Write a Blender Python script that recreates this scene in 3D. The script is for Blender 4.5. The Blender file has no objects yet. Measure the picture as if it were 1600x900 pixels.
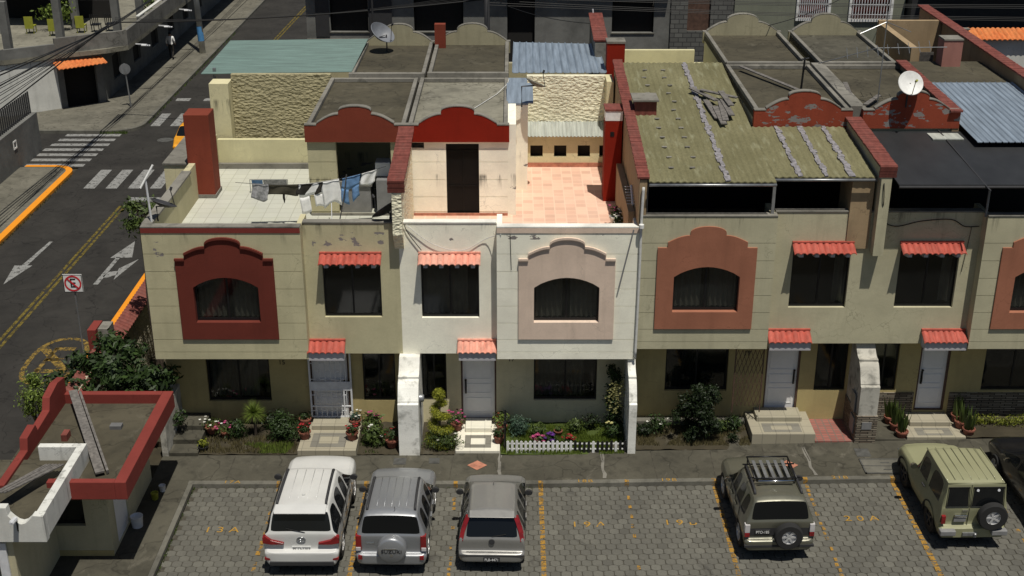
import bpy, bmesh, math, random
from mathutils import Vector, Matrix, noise
from mathutils.geometry import tessellate_polygon
R = math.radians
rnd = random.Random(7)
SC = bpy.context.scene
COL = SC.collection

# ---------------------------------------------------------------- camera, sky, sun, exposure
cam_d = bpy.data.cameras.new('camera'); cam = bpy.data.objects.new('camera', cam_d); COL.objects.link(cam)
cam.location = (0, -30, 18.8); cam.rotation_euler = (R(66.85), 0, 0)
cam_d.sensor_width = 36; cam_d.lens = 44.73; cam_d.clip_start = 0.5; cam_d.clip_end = 3000
SC.camera = cam
SUNV = Vector((0.14, -0.31, 1.0)).normalized()
w = bpy.data.worlds.new('World'); SC.world = w; w.use_nodes = True
nt = w.node_tree; nt.nodes.clear()
sky = nt.nodes.new('ShaderNodeTexSky'); sky.sky_type = 'NISHITA'; sky.sun_disc = False
sky.sun_elevation = math.asin(SUNV.z); sky.sun_rotation = math.atan2(SUNV.x, SUNV.y)
bg = nt.nodes.new('ShaderNodeBackground'); bg.inputs[1].default_value = 0.05
wo = nt.nodes.new('ShaderNodeOutputWorld')
nt.links.new(sky.outputs[0], bg.inputs[0]); nt.links.new(bg.outputs[0], wo.inputs[0])
sd = bpy.data.lights.new('sun', 'SUN'); sd.energy = 5.0; sd.angle = R(0.53); sd.color = (1.0, 0.95, 0.85)
sun = bpy.data.objects.new('sun', sd); COL.objects.link(sun)
sun.rotation_euler = SUNV.to_track_quat('Z', 'Y').to_euler(); sun.location = (0, 0, 60)
SC.view_settings.view_transform = 'Standard'; SC.view_settings.look = 'None'
SC.view_settings.exposure = -0.25; SC.view_settings.gamma = 1; SC.view_settings.use_curve_mapping = False

# ---------------------------------------------------------------- materials
MATS = {}
def srgb(r, g, b):
    f = lambda c: (c / 255 / 12.92) if c / 255 <= .04045 else ((c / 255 + .055) / 1.055) ** 2.4
    return (f(r), f(g), f(b))
class NT:
    def __init__(s, name):
        s.m = bpy.data.materials.new(name); s.m.use_nodes = True; s.t = s.m.node_tree
        s.b = s.t.nodes['Principled BSDF']; s.geo = None
    def n(s, typ, **kw):
        o = s.t.nodes.new('ShaderNode' + typ)
        for k, v in kw.items(): setattr(o, k, v)
        return o
    def l(s, a, b): s.t.links.new(a, b)
    def pos(s, sx=1, sy=1, sz=1):
        if s.geo is None: s.geo = s.n('NewGeometry')
        mp = s.n('VectorMath', operation='MULTIPLY'); s.l(s.geo.outputs['Position'], mp.inputs[0])
        mp.inputs[1].default_value = (sx, sy, sz); return mp.outputs[0]
    def noise(s, scale, detail=4, vec=None, rough=.55, dist=0):
        o = s.n('TexNoise'); o.inputs['Scale'].default_value = scale; o.inputs['Detail'].default_value = detail
        o.inputs['Roughness'].default_value = rough; o.inputs['Distortion'].default_value = dist
        s.l(vec if vec is not None else s.pos(), o.inputs['Vector']); return o.outputs['Fac']
    def ramp(s, x, a, b, va=0., vb=1.):
        o = s.n('MapRange'); o.clamp = True
        s.l(x, o.inputs[0]); o.inputs[1].default_value = a; o.inputs[2].default_value = b
        o.inputs[3].default_value = va; o.inputs[4].default_value = vb; return o.outputs[0]
    def math(s, op, a, b=None, c=None):
        o = s.n('Math', operation=op)
        for i, v in enumerate((a, b, c)):
            if v is None: continue
            if isinstance(v, (int, float)): o.inputs[i].default_value = v
            else: s.l(v, o.inputs[i])
        return o.outputs[0]
    def mix(s, f, a, b, mode='MIX'):
        o = s.n('Mix', data_type='RGBA', blend_type=mode)
        for k, v in ((0, f), (6, a), (7, b)):
            if isinstance(v, (int, float)): o.inputs[k].default_value = v
            elif isinstance(v, tuple): o.inputs[k].default_value = (*v[:3], 1)
            else: s.l(v, o.inputs[k])
        return o.outputs[2]
    def bump(s, h, strength=.3, dist=.02):
        o = s.n('Bump'); o.inputs['Strength'].default_value = strength; o.inputs['Distance'].default_value = dist
        s.l(h, o.inputs['Height']); s.l(o.outputs[0], s.b.inputs['Normal'])
    def sep(s):
        if s.geo is None: s.geo = s.n('NewGeometry')
        o = s.n('SeparateXYZ'); s.l(s.geo.outputs['Position'], o.inputs[0]); return o.outputs
    def out(s, col, rough=.8, metal=0, spec=.3):
        if isinstance(col, tuple): s.b.inputs['Base Color'].default_value = (*col[:3], 1)
        else: s.l(col, s.b.inputs['Base Color'])
        if isinstance(rough, (int, float)): s.b.inputs['Roughness'].default_value = rough
        else: s.l(rough, s.b.inputs['Roughness'])
        s.b.inputs['Metallic'].default_value = metal; s.b.inputs['Specular IOR Level'].default_value = spec
        return s.m
def sc(c, k): return tuple(min(1, v * k) for v in c)

def plain(name, c, rough=.6, metal=0, spec=.4, var=.12, scale=6, bump=0):
    if name in MATS: return MATS[name]
    t = NT(name); n = t.noise(scale, 5)
    col = t.mix(t.ramp(n, .3, .7), sc(c, 1 - var), sc(c, 1 + var))
    if bump: t.bump(t.noise(scale * 12, 3), bump, .01)
    MATS[name] = t.out(col, rough, metal, spec); return MATS[name]

def plaster(name, c, stain=.5, peel=(), rough=.85, bump=.25, streak_z=None, dirt=(.05, .05, .04)):
    """painted render: broad tone changes, fine grain, dark weather streaks, bare patches"""
    t = NT(name); P = t.sep()
    n1 = t.noise(.9, 5); n2 = t.noise(26, 3); n3 = t.noise(1.0, 5, t.pos(3.2, 3.2, .35), .6)
    col = t.mix(t.ramp(n1, .3, .7), sc(c, .86), sc(c, 1.09))
    nb = t.noise(2.7, 6, t.pos(1, 1, 1.6), .6, .8); col = t.mix(t.ramp(nb, .52, .66, 0, .3), col, sc(c, .8))
    v = t.n('TexVoronoi', feature='DISTANCE_TO_EDGE'); v.inputs['Scale'].default_value = .9
    d = t.n('VectorMath', operation='ADD'); nz = t.n('TexNoise'); nz.inputs['Scale'].default_value = 2.2; nz.inputs['Detail'].default_value = 5; t.l(t.pos(), nz.inputs['Vector'])
    t.l(t.pos(), d.inputs[0]); t.l(nz.outputs['Color'], d.inputs[1]); t.l(d.outputs[0], v.inputs['Vector'])
    col = t.mix(t.math('MULTIPLY', t.ramp(v.outputs['Distance'], .002, .01, .5, 0), t.ramp(n1, .5, .6)), col, sc(c, .4))
    col = t.mix(t.ramp(n2, .35, .65, 0, .18), col, sc(c, .7))
    col = t.mix(t.ramp(n3, .52, .8, 0, stain), col, sc(c, .55))
    if streak_z:
        z0, z1 = streak_z
        m = t.math('MULTIPLY', t.math('MULTIPLY', t.ramp(P[2], z0, z1), t.ramp(P[2], z1, z1 + .1, 1, 0)), t.ramp(t.noise(1.0, 6, t.pos(4.5, 4.5, .5), .65), .55, .68))
        col = t.mix(t.math('MULTIPLY', m, .8), col, dirt)
    hgt = n2
    for (x0, x1, z0, z1, thr) in peel:
        m = t.math('MULTIPLY', t.ramp(P[0], x0, x0 + .25), t.ramp(P[0], x1 - .25, x1, 1, 0))
        m = t.math('MULTIPLY', m, t.math('MULTIPLY', t.ramp(P[2], z0, z0 + .1), t.ramp(P[2], z1 - .1, z1, 1, 0)))
        pn = t.noise(2.6, 5, t.pos(1, 1, 2.0), .6)
        mm = t.ramp(t.math('MULTIPLY', m, pn), thr, thr + .012)
        col = t.mix(mm, col, (.22, .2, .19)); hgt = t.math('SUBTRACT', hgt, mm)
    t.bump(hgt, bump, .01)
    MATS[name] = t.out(col, rough, 0, .2); return MATS[name]

def rough_plaster(name, c):
    t = NT(name); a = t.noise(5, 4, t.pos(1, 1, 1.8), .6, .6); b = t.noise(1, 4)
    v = t.n('TexVoronoi'); v.inputs['Scale'].default_value = 7; t.l(t.pos(1, 1, 1.7), v.inputs['Vector'])
    col = t.mix(t.ramp(b, .3, .7), sc(c, .85), sc(c, 1.05)); h = t.math('ADD', a, t.math('MULTIPLY', v.outputs[0], .6))
    col = t.mix(t.ramp(a, .3, .5, .35, 0), col, sc(c, .6))
    t.bump(h, 1.0, .09); MATS[name] = t.out(col, .9, 0, .15); return MATS[name]

def concrete(name, c, lichen=(.02, .02, .016), light=(.2, .19, .16), k=.5, rough=.92, crack=True, sheen=0):
    t = NT(name); n1 = t.noise(.55, 7, None, .62, .4); n2 = t.noise(3.2, 6, None, .6, .3); n3 = t.noise(34, 2); n4 = t.noise(1.3, 6, t.pos(1, .6, 1), .65, 1.2)
    col = t.mix(t.ramp(n1, .32, .66), sc(c, .68), sc(c, 1.25))
    col = t.mix(t.ramp(n2, .5, .75, 0, k), col, lichen)
    col = t.mix(t.ramp(n4, .58, .72, 0, k * .8), col, light)
    col = t.mix(t.ramp(n3, .3, .7, 0, .22), col, sc(c, .5))
    if crack:
        v = t.n('TexVoronoi', feature='DISTANCE_TO_EDGE'); v.inputs['Scale'].default_value = .55
        d = t.n('VectorMath', operation='ADD'); nz = t.n('TexNoise'); nz.inputs['Scale'].default_value = 1.6; t.l(t.pos(), nz.inputs['Vector'])
        t.l(t.pos(), d.inputs[0]); t.l(nz.outputs['Color'], d.inputs[1]); t.l(d.outputs[0], v.inputs['Vector'])
        col = t.mix(t.ramp(v.outputs['Distance'], .004, .014, .55, 0), col, sc(c, .3))
    t.bump(t.math('ADD', n2, t.math('MULTIPLY', n3, .4)), .35, .02)
    MATS[name] = t.out(col, rough, 0, .25); return MATS[name]

def tiles(name, c, grout, sx, sy, var=.1, mort=.02, dirt=0.0, dirtc=(.2, .22, .1), rough=.5):
    t = NT(name); b = t.n('TexBrick', offset=0, squash=1); t.l(t.pos(), b.inputs['Vector'])
    b.inputs['Color1'].default_value = (*sc(c, 1 - var), 1); b.inputs['Color2'].default_value = (*sc(c, 1 + var), 1)
    b.inputs['Mortar'].default_value = (*grout, 1); b.inputs['Scale'].default_value = 1
    b.inputs['Mortar Size'].default_value = mort; b.inputs['Brick Width'].default_value = sx; b.inputs['Row Height'].default_value = sy
    b.inputs['Mortar Smooth'].default_value = .3
    col = b.outputs['Color']; n = t.noise(.8, 6, None, .6, .5); n2 = t.noise(9, 4)
    col = t.mix(t.ramp(n2, .3, .8, 0, .2), col, sc(c, .75))
    if dirt: col = t.mix(t.ramp(n, .5, .7, 0, dirt), col, dirtc)
    MATS[name] = t.out(col, rough, 0, .3); return MATS[name]

def leafmat(name, c, c2=None, rough=.55):
    t = NT(name); a = t.n('Attribute'); a.attribute_name = 'tone'
    c2 = c2 or sc(c, 2.2)
    col = t.mix(a.outputs['Fac'], sc(c, .55), c2)
    t.b.inputs['Transmission Weight'].default_value = 0
    MATS[name] = t.out(col, rough, 0, .35)
    tr = t.n('BsdfTranslucent'); t.l(col, tr.inputs[0]); mx = t.n('MixShader'); mx.inputs[0].default_value = .25
    t.l(t.b.outputs[0], mx.inputs[1]); t.l(tr.outputs[0], mx.inputs[2]); t.l(mx.outputs[0], t.t.nodes['Material Output'].inputs[0])
    return MATS[name]

def paint(name, c, metal=.0, rough=.28, coat=.6, flake=0):
    t = NT(name); n = t.noise(1.6, 4); dust = t.noise(5, 6, None, .65)
    col = t.mix(t.ramp(n, .3, .7), sc(c, .95), sc(c, 1.04)); col = t.mix(t.ramp(dust, .45, .8, 0, .22), col, sc(c, .7))
    t.b.inputs['Coat Weight'].default_value = coat; t.b.inputs['Coat Roughness'].default_value = .08
    MATS[name] = t.out(col, t.ramp(dust, .3, .8, rough, rough + .2), metal, .5); return MATS[name]

def make_glass(name, tint=.1, dark=(.004, .005, .005)):
    t = NT(name); t.out(dark, .06, 0, .45)
    tr = t.n('BsdfTransparent'); tr.inputs[0].default_value = (tint, tint, tint * .95, 1)
    mx = t.n('MixShader'); mx.inputs[0].default_value = .5 if tint else 0
    ad = t.n('AddShader'); t.l(t.b.outputs[0], ad.inputs[0]); t.l(tr.outputs[0], ad.inputs[1])
    t.l((ad if tint else t.b).outputs[0], t.t.nodes['Material Output'].inputs[0])
    MATS[name] = t.m; return t.m

CREAM = (.51, .47, .30)
M = MATS
plaster('cream_a', CREAM, .35, [(-5.75, -3.3, 5.95, 6.55, .56), (-10.05, -9.3, 5.6, 6.5, .57), (-6.4, -5.7, 6.0, 6.6, .57)], streak_z=(6.2, 6.75))
plaster('cream_b_lit', (.93, .90, .76), .2, [(-.4, 1.0, 6.3, 6.62, .545), (1.9, 2.8, 6.25, 6.62, .55), (-2.6, -.5, 6.1, 6.4, .64)], streak_z=(6.4, 6.85))  # house B cream: a highlight's brightness is put into the colour
plaster('cream_c', (.48, .45, .31), .45, streak_z=(6.55, 7.1))
plaster('cream_yard', (.62, .57, .36), .4, streak_z=(6.9, 7.8))
plaster('cream_low', (.44, .36, .17), .4); plaster('cream_low_b_lit', (.62, .56, .37), .3)  # house B lower wall: lighter copy, same highlight put into the colour
plaster('guard_cream', (.50, .46, .31), .5, streak_z=(1.6, 3.0))
plaster('white_wall', (.62, .62, .58), .5, streak_z=(1.5, 3.5))
plaster('red_dull', (.20, .043, .024), .4)
plaster('red_bright', (.22, .013, .004), .35)  # more saturated for house B: its highlight put into the colour
plaster('red_orange', (.27, .055, .028), .5, [(6.9, 13.5, 8.3, 9.2, .565)])
plaster('maroon', (.14, .03, .02), .3)
plaster('band_red', (.20, .038, .03), .35)
plaster('frame_pink', (.72, .57, .46), .45)
plaster('frame_salmon', (.34, .14, .085), .4)
plaster('yellow_wall', (.62, .58, .36), .35)
plaster('green_wall', (.21, .22, .17), .4)
plaster('ochre_wall', (.34, .25, .15), .6)
plaster('pink_tower', (.36, .17, .14), .5)
rough_plaster('rough_cream', (.40, .36, .22)); rough_plaster('rough_bright', (.84, .8, .6)); rough_plaster('rough_low', (.5, .46, .34))
concrete('roof_concrete', (.07, .062, .042), light=(.16, .145, .11), k=.5)
concrete('roof_concrete_b', (.2, .19, .15), light=(.42, .4, .34), k=.4)
concrete('cap_concrete', (.2, .19, .165), k=.6, crack=False)
concrete('cap_white', (.75, .74, .68), lichen=(.3, .29, .24), light=(.8, .8, .75), k=.3, crack=False)
concrete('sidewalk', (.075, .07, .053), light=(.19, .175, .14), k=.6)
concrete('sidewalk_far', (.14, .132, .105), light=(.24, .225, .19), k=.5)
concrete('curb', (.13, .125, .105), k=.5, crack=False)
concrete('block_grey', (.17, .165, .15), k=.4)
concrete('render_grey', (.16, .16, .15), lichen=(.07, .07, .07), light=(.22, .22, .21), k=.35, crack=False)
concrete('old_white', (.5, .48, .42), lichen=(.07, .07, .06), light=(.72, .71, .66), k=.95, crack=False)
concrete('bright_white', (.85, .83, .75), lichen=(.12, .12, .1), light=(.9, .9, .85), k=.8, crack=False)
concrete('soil', (.05, .042, .026), k=.5, crack=False)
concrete('asphalt', (.03, .028, .025), lichen=(.018, .017, .016), light=(.042, .04, .035), k=.5)
tiles('tile_white', (.52, .525, .46), (.36, .36, .30), .42, .42, .04, .012, .22, (.42, .44, .28), .35)
tiles('tile_terracotta', (.74, .47, .35), (.8, .56, .43), .33, .33, .16, .02, .25, (.85, .62, .5))
tiles('tile_step', (.34, .31, .235), (.24, .22, .17), .4, .4, .05, .015, .2, (.3, .3, .2))
tiles('tile_step_bright', (.74, .71, .6), (.6, .58, .5), .4, .4, .03, .015, .15, (.5, .5, .4))
tiles('tile_step_grey', (.2, .19, .16), (.14, .13, .11), .4, .4, .1, .015)
tiles('brick_red', (.3, .1, .08), (.16, .12, .1), .2, .1, .2, .02, .3, (.2, .14, .12), .8)
tiles('block_wall', (.1, .1, .095), (.05, .05, .047), .4, .2, .2, .02, .3, (.05, .05, .05), .9)
def stone_strip():
    t = NT('ledge_stone'); b = t.n('TexBrick', offset=.37); 
    c = t.n('CombineXYZ'); P = t.sep(); t.l(t.math('ADD', P[0], P[1]), c.inputs[0]); t.l(P[2], c.inputs[1]); t.l(c.outputs[0], b.inputs['Vector'])
    b.inputs['Color1'].default_value = (.13, .1, .075, 1); b.inputs['Color2'].default_value = (.3, .26, .2, 1); b.inputs['Mortar'].default_value = (.02, .02, .015, 1)
    b.inputs['Scale'].default_value = 1; b.inputs['Mortar Size'].default_value = .012; b.inputs['Brick Width'].default_value = .35; b.inputs['Row Height'].default_value = .06
    t.bump(b.outputs['Fac'], -.6, .02); M['ledge_stone'] = t.out(b.outputs['Color'], .85)
stone_strip()
def blockface():
    t = NT('cinder_wall'); b = t.n('TexBrick', offset=.5)
    c = t.n('CombineXYZ'); P = t.sep(); t.l(t.math('ADD', P[0], P[1]), c.inputs[0]); t.l(P[2], c.inputs[1]); t.l(c.outputs[0], b.inputs['Vector'])
    b.inputs['Color1'].default_value = (.09, .09, .085, 1); b.inputs['Color2'].default_value = (.14, .14, .13, 1); b.inputs['Mortar'].default_value = (.04, .04, .04, 1)
    b.inputs['Scale'].default_value = 1; b.inputs['Mortar Size'].default_value = .02; b.inputs['Brick Width'].default_value = .45; b.inputs['Row Height'].default_value = .24
    M['cinder_wall'] = t.out(b.outputs['Color'], .9)
blockface()
def moss():
    t = NT('mossy_sheet'); n1 = t.noise(.8, 6, t.pos(1, .5, 1), .6); n2 = t.noise(14, 4, t.pos(1.4, .6, 1), .65); n3 = t.noise(2.2, 5, t.pos(2.5, .5, 1), .6)
    col = t.mix(t.ramp(n1, .3, .7), (.135, .125, .065), (.215, .2, .112))
    col = t.mix(t.ramp(n2, .35, .7, 0, .6), col, (.1, .095, .052))
    col = t.mix(t.ramp(n3, .55, .75, 0, .6), col, (.3, .3, .2))
    t.bump(n2, .4, .02); M['mossy_sheet'] = t.out(col, .9, 0, .15)
moss()
plain('joint_tar', (.2, .19, .2), .9, var=.5, scale=9)
def metalsheet(name, c, sx=3, sy=.5, rough=.45, metal=.3):
    t = NT(name); n = t.noise(1.4, 5, t.pos(sx, sy, 1), .6); n2 = t.noise(12, 4)
    col = t.mix(t.ramp(n, .35, .7), sc(c, .75), sc(c, 1.2)); col = t.mix(t.ramp(n2, .55, .8, 0, .3), col, sc(c, .6))
    M[name] = t.out(col, rough, metal, .4)
metalsheet('sheet_green', (.10, .165, .15), .4, 6, .6, .1); metalsheet('sheet_blue', (.23, .28, .34), 6, .5, .55, .2)
metalsheet('sheet_pale', (.42, .44, .40), 6, .5, .6, .1); metalsheet('sheet_dark', (.026, .027, .029), .8, .4, .55, .1)
metalsheet('galvanised', (.3, .31, .32), 3, 3, .4, .6)
def rtile(name, c):
    t = NT(name); n = t.noise(3, 5, t.pos(3, 1, 1), .6); n2 = t.noise(18, 3)
    col = t.mix(t.ramp(n, .3, .7), sc(c, .66), sc(c, 1.22)); col = t.mix(t.ramp(n2, .5, .8, 0, .4), col, sc(c, .5))
    col = t.mix(t.ramp(t.noise(.8, 4), .45, .7, 0, .35), col, (c[0] * .9, c[1] * 1.5, c[2] * 1.6)); col = t.mix(t.ramp(t.noise(7, 5), .6, .75, 0, .4), col, (.1, .08, .06))
    M[name] = t.out(col, .7, 0, .3)
rtile('roof_tile', (.42, .085, .06)); rtile('roof_tile_pale', (.72, .3, .22)); rtile('roof_tile_orange', (.6, .17, .05)); rtile('brick_cap', (.19, .055, .042))
leafmat('leaf_dark', (.022, .042, .012), (.05, .09, .022)); leafmat('leaf_mid', (.04, .07, .018), (.12, .17, .04)); leafmat('leaf_gold', (.13, .15, .012), (.42, .43, .04))
leafmat('leaf_bright', (.06, .10, .015), (.22, .3, .05)); leafmat('leaf_blue', (.035, .075, .05), (.1, .17, .11)); leafmat('leaf_dry', (.07, .06, .028), (.2, .17, .08))
leafmat('leaf_black', (.009, .018, .006), (.025, .045, .012)); leafmat('leaf_lime', (.08, .1, .01), (.3, .33, .04)); leafmat('grass_lawn', (.05, .085, .01), (.2, .27, .04))
leafmat('petal_pink', (.35, .03, .14), (.6, .1, .26)); leafmat('petal_red', (.2, .012, .015), (.45, .03, .035)); leafmat('petal_white', (.6, .58, .5), (.85, .85, .78)); leafmat('petal_purple', (.06, .01, .12), (.15, .04, .3)); leafmat('petal_yellow', (.35, .33, .1), (.7, .66, .3))
plain('bark', (.08, .06, .045), .9, var=.3, scale=14, bump=.6)
plain('black_metal', (.012, .012, .013), .4, .2); plain('dark_interior', (.012, .011, .01), .9); plain('dark_room', (.02, .018, .015), .9)  # dark_interior, dark_room: shade of unlit interiors put into the colour
plain('white_paint', (.75, .75, .73), .4); plain('white_metal', (.62, .63, .65), .4); plain('door_white', (.78, .77, .76), .45, var=.03)
plain('grey_paint', (.2, .2, .2), .5); plain('bracket_grey', (.42, .41, .43), .7, var=.08)
plain('terracotta', (.2, .07, .045), .75, var=.2); plain('curtain', (.6, .6, .58), .9); plain('rubber', (.012, .012, .012), .8); plain('tyre', (.018, .018, .018), .85)
plain('wood_old', (.13, .12, .11), .9, var=.4, scale=10); plain('brown_wood', (.09, .05, .035), .7, var=.3)
plain('black_paint', (.012, .012, .012), .6); plain('chrome', (.6, .6, .6), .15, 1.0); plain('rim_alloy', (.6, .6, .6), .35, .35); plain('plastic_dark', (.03, .03, .032), .6)
plain('dish_grey', (.16, .17, .19), .5); plain('dish_brown', (.12, .11, .085), .55); plain('dish_white', (.7, .7, .68), .5); plain('dish_dark', (.035, .035, .038), .5)
plain('cable_black', (.01, .01, .01), .6); plain('cable_white', (.6, .6, .58), .6); plain('stone_grey', (.12, .12, .12), .9)
plain('taxi_yellow', (.75, .33, .02), .4); plain('blue_plastic', (.03, .16, .35), .5); plain('cloth_white', (.75, .75, .74), .9); plain('cloth_grey', (.3, .3, .31), .9, var=.4, scale=14); plain('cloth_blue', (.12, .23, .42), .9, var=.3)
plain('cloth_black', (.02, .018, .015), .9, var=.4); plain('cloth_olive', (.05, .045, .03), .9); plain('sign_red', (.55, .02, .03), .5); plain('skin', (.32, .18, .12), .6); plain('lamp_red', (.2, .01, .012), .2, 0, .6, var=.3)
plain('lamp_clear', (.5, .48, .48), .15); plain('lamp_dark', (.1, .01, .015), .2); plain('yellow_plastic', (.26, .27, .03), .5); plain('poster_blue', (.08, .25, .5), .6)
plain('salmon_tile', (.40, .17, .11), .8, var=.3); plain('manhole', (.07, .07, .065), .8, var=.3)
make_glass('glass', .46); make_glass('car_glass', 0, (.006, .007, .008)); M['car_glass'].node_tree.nodes['Principled BSDF'].inputs['Roughness'].default_value = .08
def marking(name, c, thr, worn=.12):
    t = NT(name); n = t.noise(5, 7, None, .75); n2 = t.noise(30, 3); t.out(t.mix(t.ramp(n2, .3, .7, 0, .3), c, sc(c, .6)), .8)
    tr = t.n('BsdfTransparent'); mx = t.n('MixShader'); f = t.ramp(t.math('ADD', n, t.math('MULTIPLY', t.math('SUBTRACT', n2, .5), .5)), thr, thr + worn)
    t.l(f, mx.inputs[0]); t.l(tr.outputs[0], mx.inputs[1]); t.l(t.b.outputs[0], mx.inputs[2]); t.l(mx.outputs[0], t.t.nodes['Material Output'].inputs[0]); M[name] = t.m
marking('mark_white', (.25, .25, .24), .36); marking('mark_yellow', (.16, .12, .02), .42); marking('mark_orange', (.36, .20, .035), .41)
marking('mark_number', (.38, .22, .04), .3); plain('dim_glass', (.006, .006, .006), .35, 0, .15)
marking('mark_faded', (.26, .17, .035), .44)
concrete('lawn_soil', (.06, .085, .018), lichen=(.03, .05, .01), light=(.14, .18, .03), k=.8, crack=False)
def curbpaint():
    t = NT('curb_orange'); n = t.noise(7, 6, None, .7); t2 = t.ramp(n, .6, .68, 0, .7)
    M['curb_orange'] = t.out(t.mix(t2, (.72, .26, .012), (.12, .1, .06)), .7)
curbpaint()
def paver():
    t = NT('paver'); a = t.n('Attribute'); a.attribute_name = 'tone'; n = t.noise(22, 4); n1 = t.noise(.45, 5, None, .6)
    col = t.mix(a.outputs['Fac'], (.093, .09, .077), (.148, .144, .122)); col = t.mix(t.ramp(n, .4, .8, 0, .4), col, (.06, .057, .05))
    col = t.mix(t.ramp(n1, .5, .7, 0, .45), col, (.07, .068, .06)); oil = t.noise(.9, 5, None, .55, 1.5); col = t.mix(t.ramp(oil, .62, .74, 0, .55), col, (.035, .033, .03)); t.bump(n, .3, .01); M['paver'] = t.out(col, .85, 0, .25)
paver()
plain('joint_sand', (.055, .05, .038), .95, var=.4)

# ---------------------------------------------------------------- mesh building
class MB:
    def __init__(s): s.v = []; s.f = []; s.mi = []; s.tone = []; s.mats = []; s.cur = 0; s.t = 0
    def mat(s, name):
        if name not in s.mats: s.mats.append(name)
        s.cur = s.mats.index(name); return s
    def add(s, vs, fs):
        o = len(s.v); s.v += [tuple(v) for v in vs]
        for f in fs: s.f.append([i + o for i in f]); s.mi.append(s.cur); s.tone.append(s.t)
        return s
    def box(s, x0, x1, y0, y1, z0, z1, slope=None):
        v = [(x0, y0, z0), (x1, y0, z0), (x1, y1, z0), (x0, y1, z0), (x0, y0, z1), (x1, y0, z1), (x1, y1, z1), (x0, y1, z1)]
        return s.add(v, [(0, 3, 2, 1), (4, 5, 6, 7), (0, 1, 5, 4), (1, 2, 6, 5), (2, 3, 7, 6), (3, 0, 4, 7)])
    def obox(s, c, dx, dy, dz, hx, hy, hz):
        """oriented box: centre, three axes, half sizes"""
        c = Vector(c); dx, dy, dz = [Vector(a).normalized() for a in (dx, dy, dz)]
        v = [c + dx * hx * a + dy * hy * b + dz * hz * e for e in (-1, 1) for a, b in ((-1, -1), (1, -1), (1, 1), (-1, 1))]
        return s.add(v, [(0, 3, 2, 1), (4, 5, 6, 7), (0, 1, 5, 4), (1, 2, 6, 5), (2, 3, 7, 6), (3, 0, 4, 7)])
    def bar(s, a, b, wx, wz=None):
        a, b = Vector(a), Vector(b); d = (b - a); L = d.length; d.normalize()
        up = Vector((0, 0, 1)) if abs(d.z) < .9 else Vector((1, 0, 0)); x = d.cross(up).normalized(); z = x.cross(d)
        return s.obox((a + b) / 2, x, d, z, wx / 2, L / 2, (wz or wx) / 2)
    def prism(s, poly, axis, a, b, holes=()):
        """extrude a 2D polygon (with holes) along an axis from a to b. axis y: (x,z); x: (y,z); z: (x,y)"""
        mk = {'y': lambda p, q: (p[0], q, p[1]), 'x': lambda p, q: (q, p[0], p[1]), 'z': lambda p, q: (p[0], p[1], q)}[axis]
        loops = [list(poly)] + [list(h) for h in holes]
        flat = [p for l in loops for p in l]; n = len(flat)
        tris = tessellate_polygon([[Vector((p[0], p[1], 0)) for p in l] for l in loops])
        vs = [mk(p, a) for p in flat] + [mk(p, b) for p in flat]; fs = []
        for t3 in tris:
            fs.append(tuple(t3)); fs.append(tuple(i + n for i in reversed(t3)))
        k = 0
        for l in loops:
            m = len(l)
            for i in range(m): j = (i + 1) % m; fs.append((k + i, k + j, k + j + n, k + i + n))
            k += m
        bm = bmesh.new(); bv = [bm.verts.new(v) for v in vs]
        for f in fs:
            try: bm.faces.new([bv[i] for i in f])
            except Exception: pass
        bmesh.ops.recalc_face_normals(bm, faces=bm.faces)
        bm.verts.index_update(); out = [[v.index for v in f.verts] for f in bm.faces]; vv = [v.co[:] for v in bm.verts]; bm.free()
        return s.add(vv, out)
    def tube(s, pts, r, n=6, cap=True):
        pts = [Vector(p) for p in pts]; rs = r if isinstance(r, (list, tuple)) else [r] * len(pts); rings = []
        for i, p in enumerate(pts):
            d = (pts[min(i + 1, len(pts) - 1)] - pts[max(i - 1, 0)]).normalized()
            up = Vector((0, 0, 1)) if abs(d.z) < .95 else Vector((1, 0, 0)); x = d.cross(up).normalized(); y = d.cross(x)
            rings.append([p + (x * math.cos(k * 2 * math.pi / n) + y * math.sin(k * 2 * math.pi / n)) * rs[i] for k in range(n)])
        vs = [v for rg in rings for v in rg]; fs = []
        for i in range(len(pts) - 1):
            for k in range(n): k2 = (k + 1) % n; fs.append((i * n + k, i * n + k2, (i + 1) * n + k2, (i + 1) * n + k))
        if cap: fs.append(tuple(range(n))[::-1]); fs.append(tuple((len(pts) - 1) * n + k for k in range(n)))
        return s.add(vs, fs)
    def lathe(s, prof, c=(0, 0, 0), axis=(0, 0, 1), n=16):
        """prof: (radius, height) along axis"""
        c = Vector(c); a = Vector(axis).normalized(); up = Vector((0, 0, 1)) if abs(a.z) < .9 else Vector((1, 0, 0))
        x = a.cross(up).normalized(); y = a.cross(x); vs = []; fs = []
        for (r, h) in prof:
            for k in range(n): t = k * 2 * math.pi / n; vs.append(c + a * h + (x * math.cos(t) + y * math.sin(t)) * r)
        for i in range(len(prof) - 1):
            for k in range(n): k2 = (k + 1) % n; fs.append((i * n + k, (i + 1) * n + k, (i + 1) * n + k2, i * n + k2))
        return s.add(vs, fs)
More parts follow.
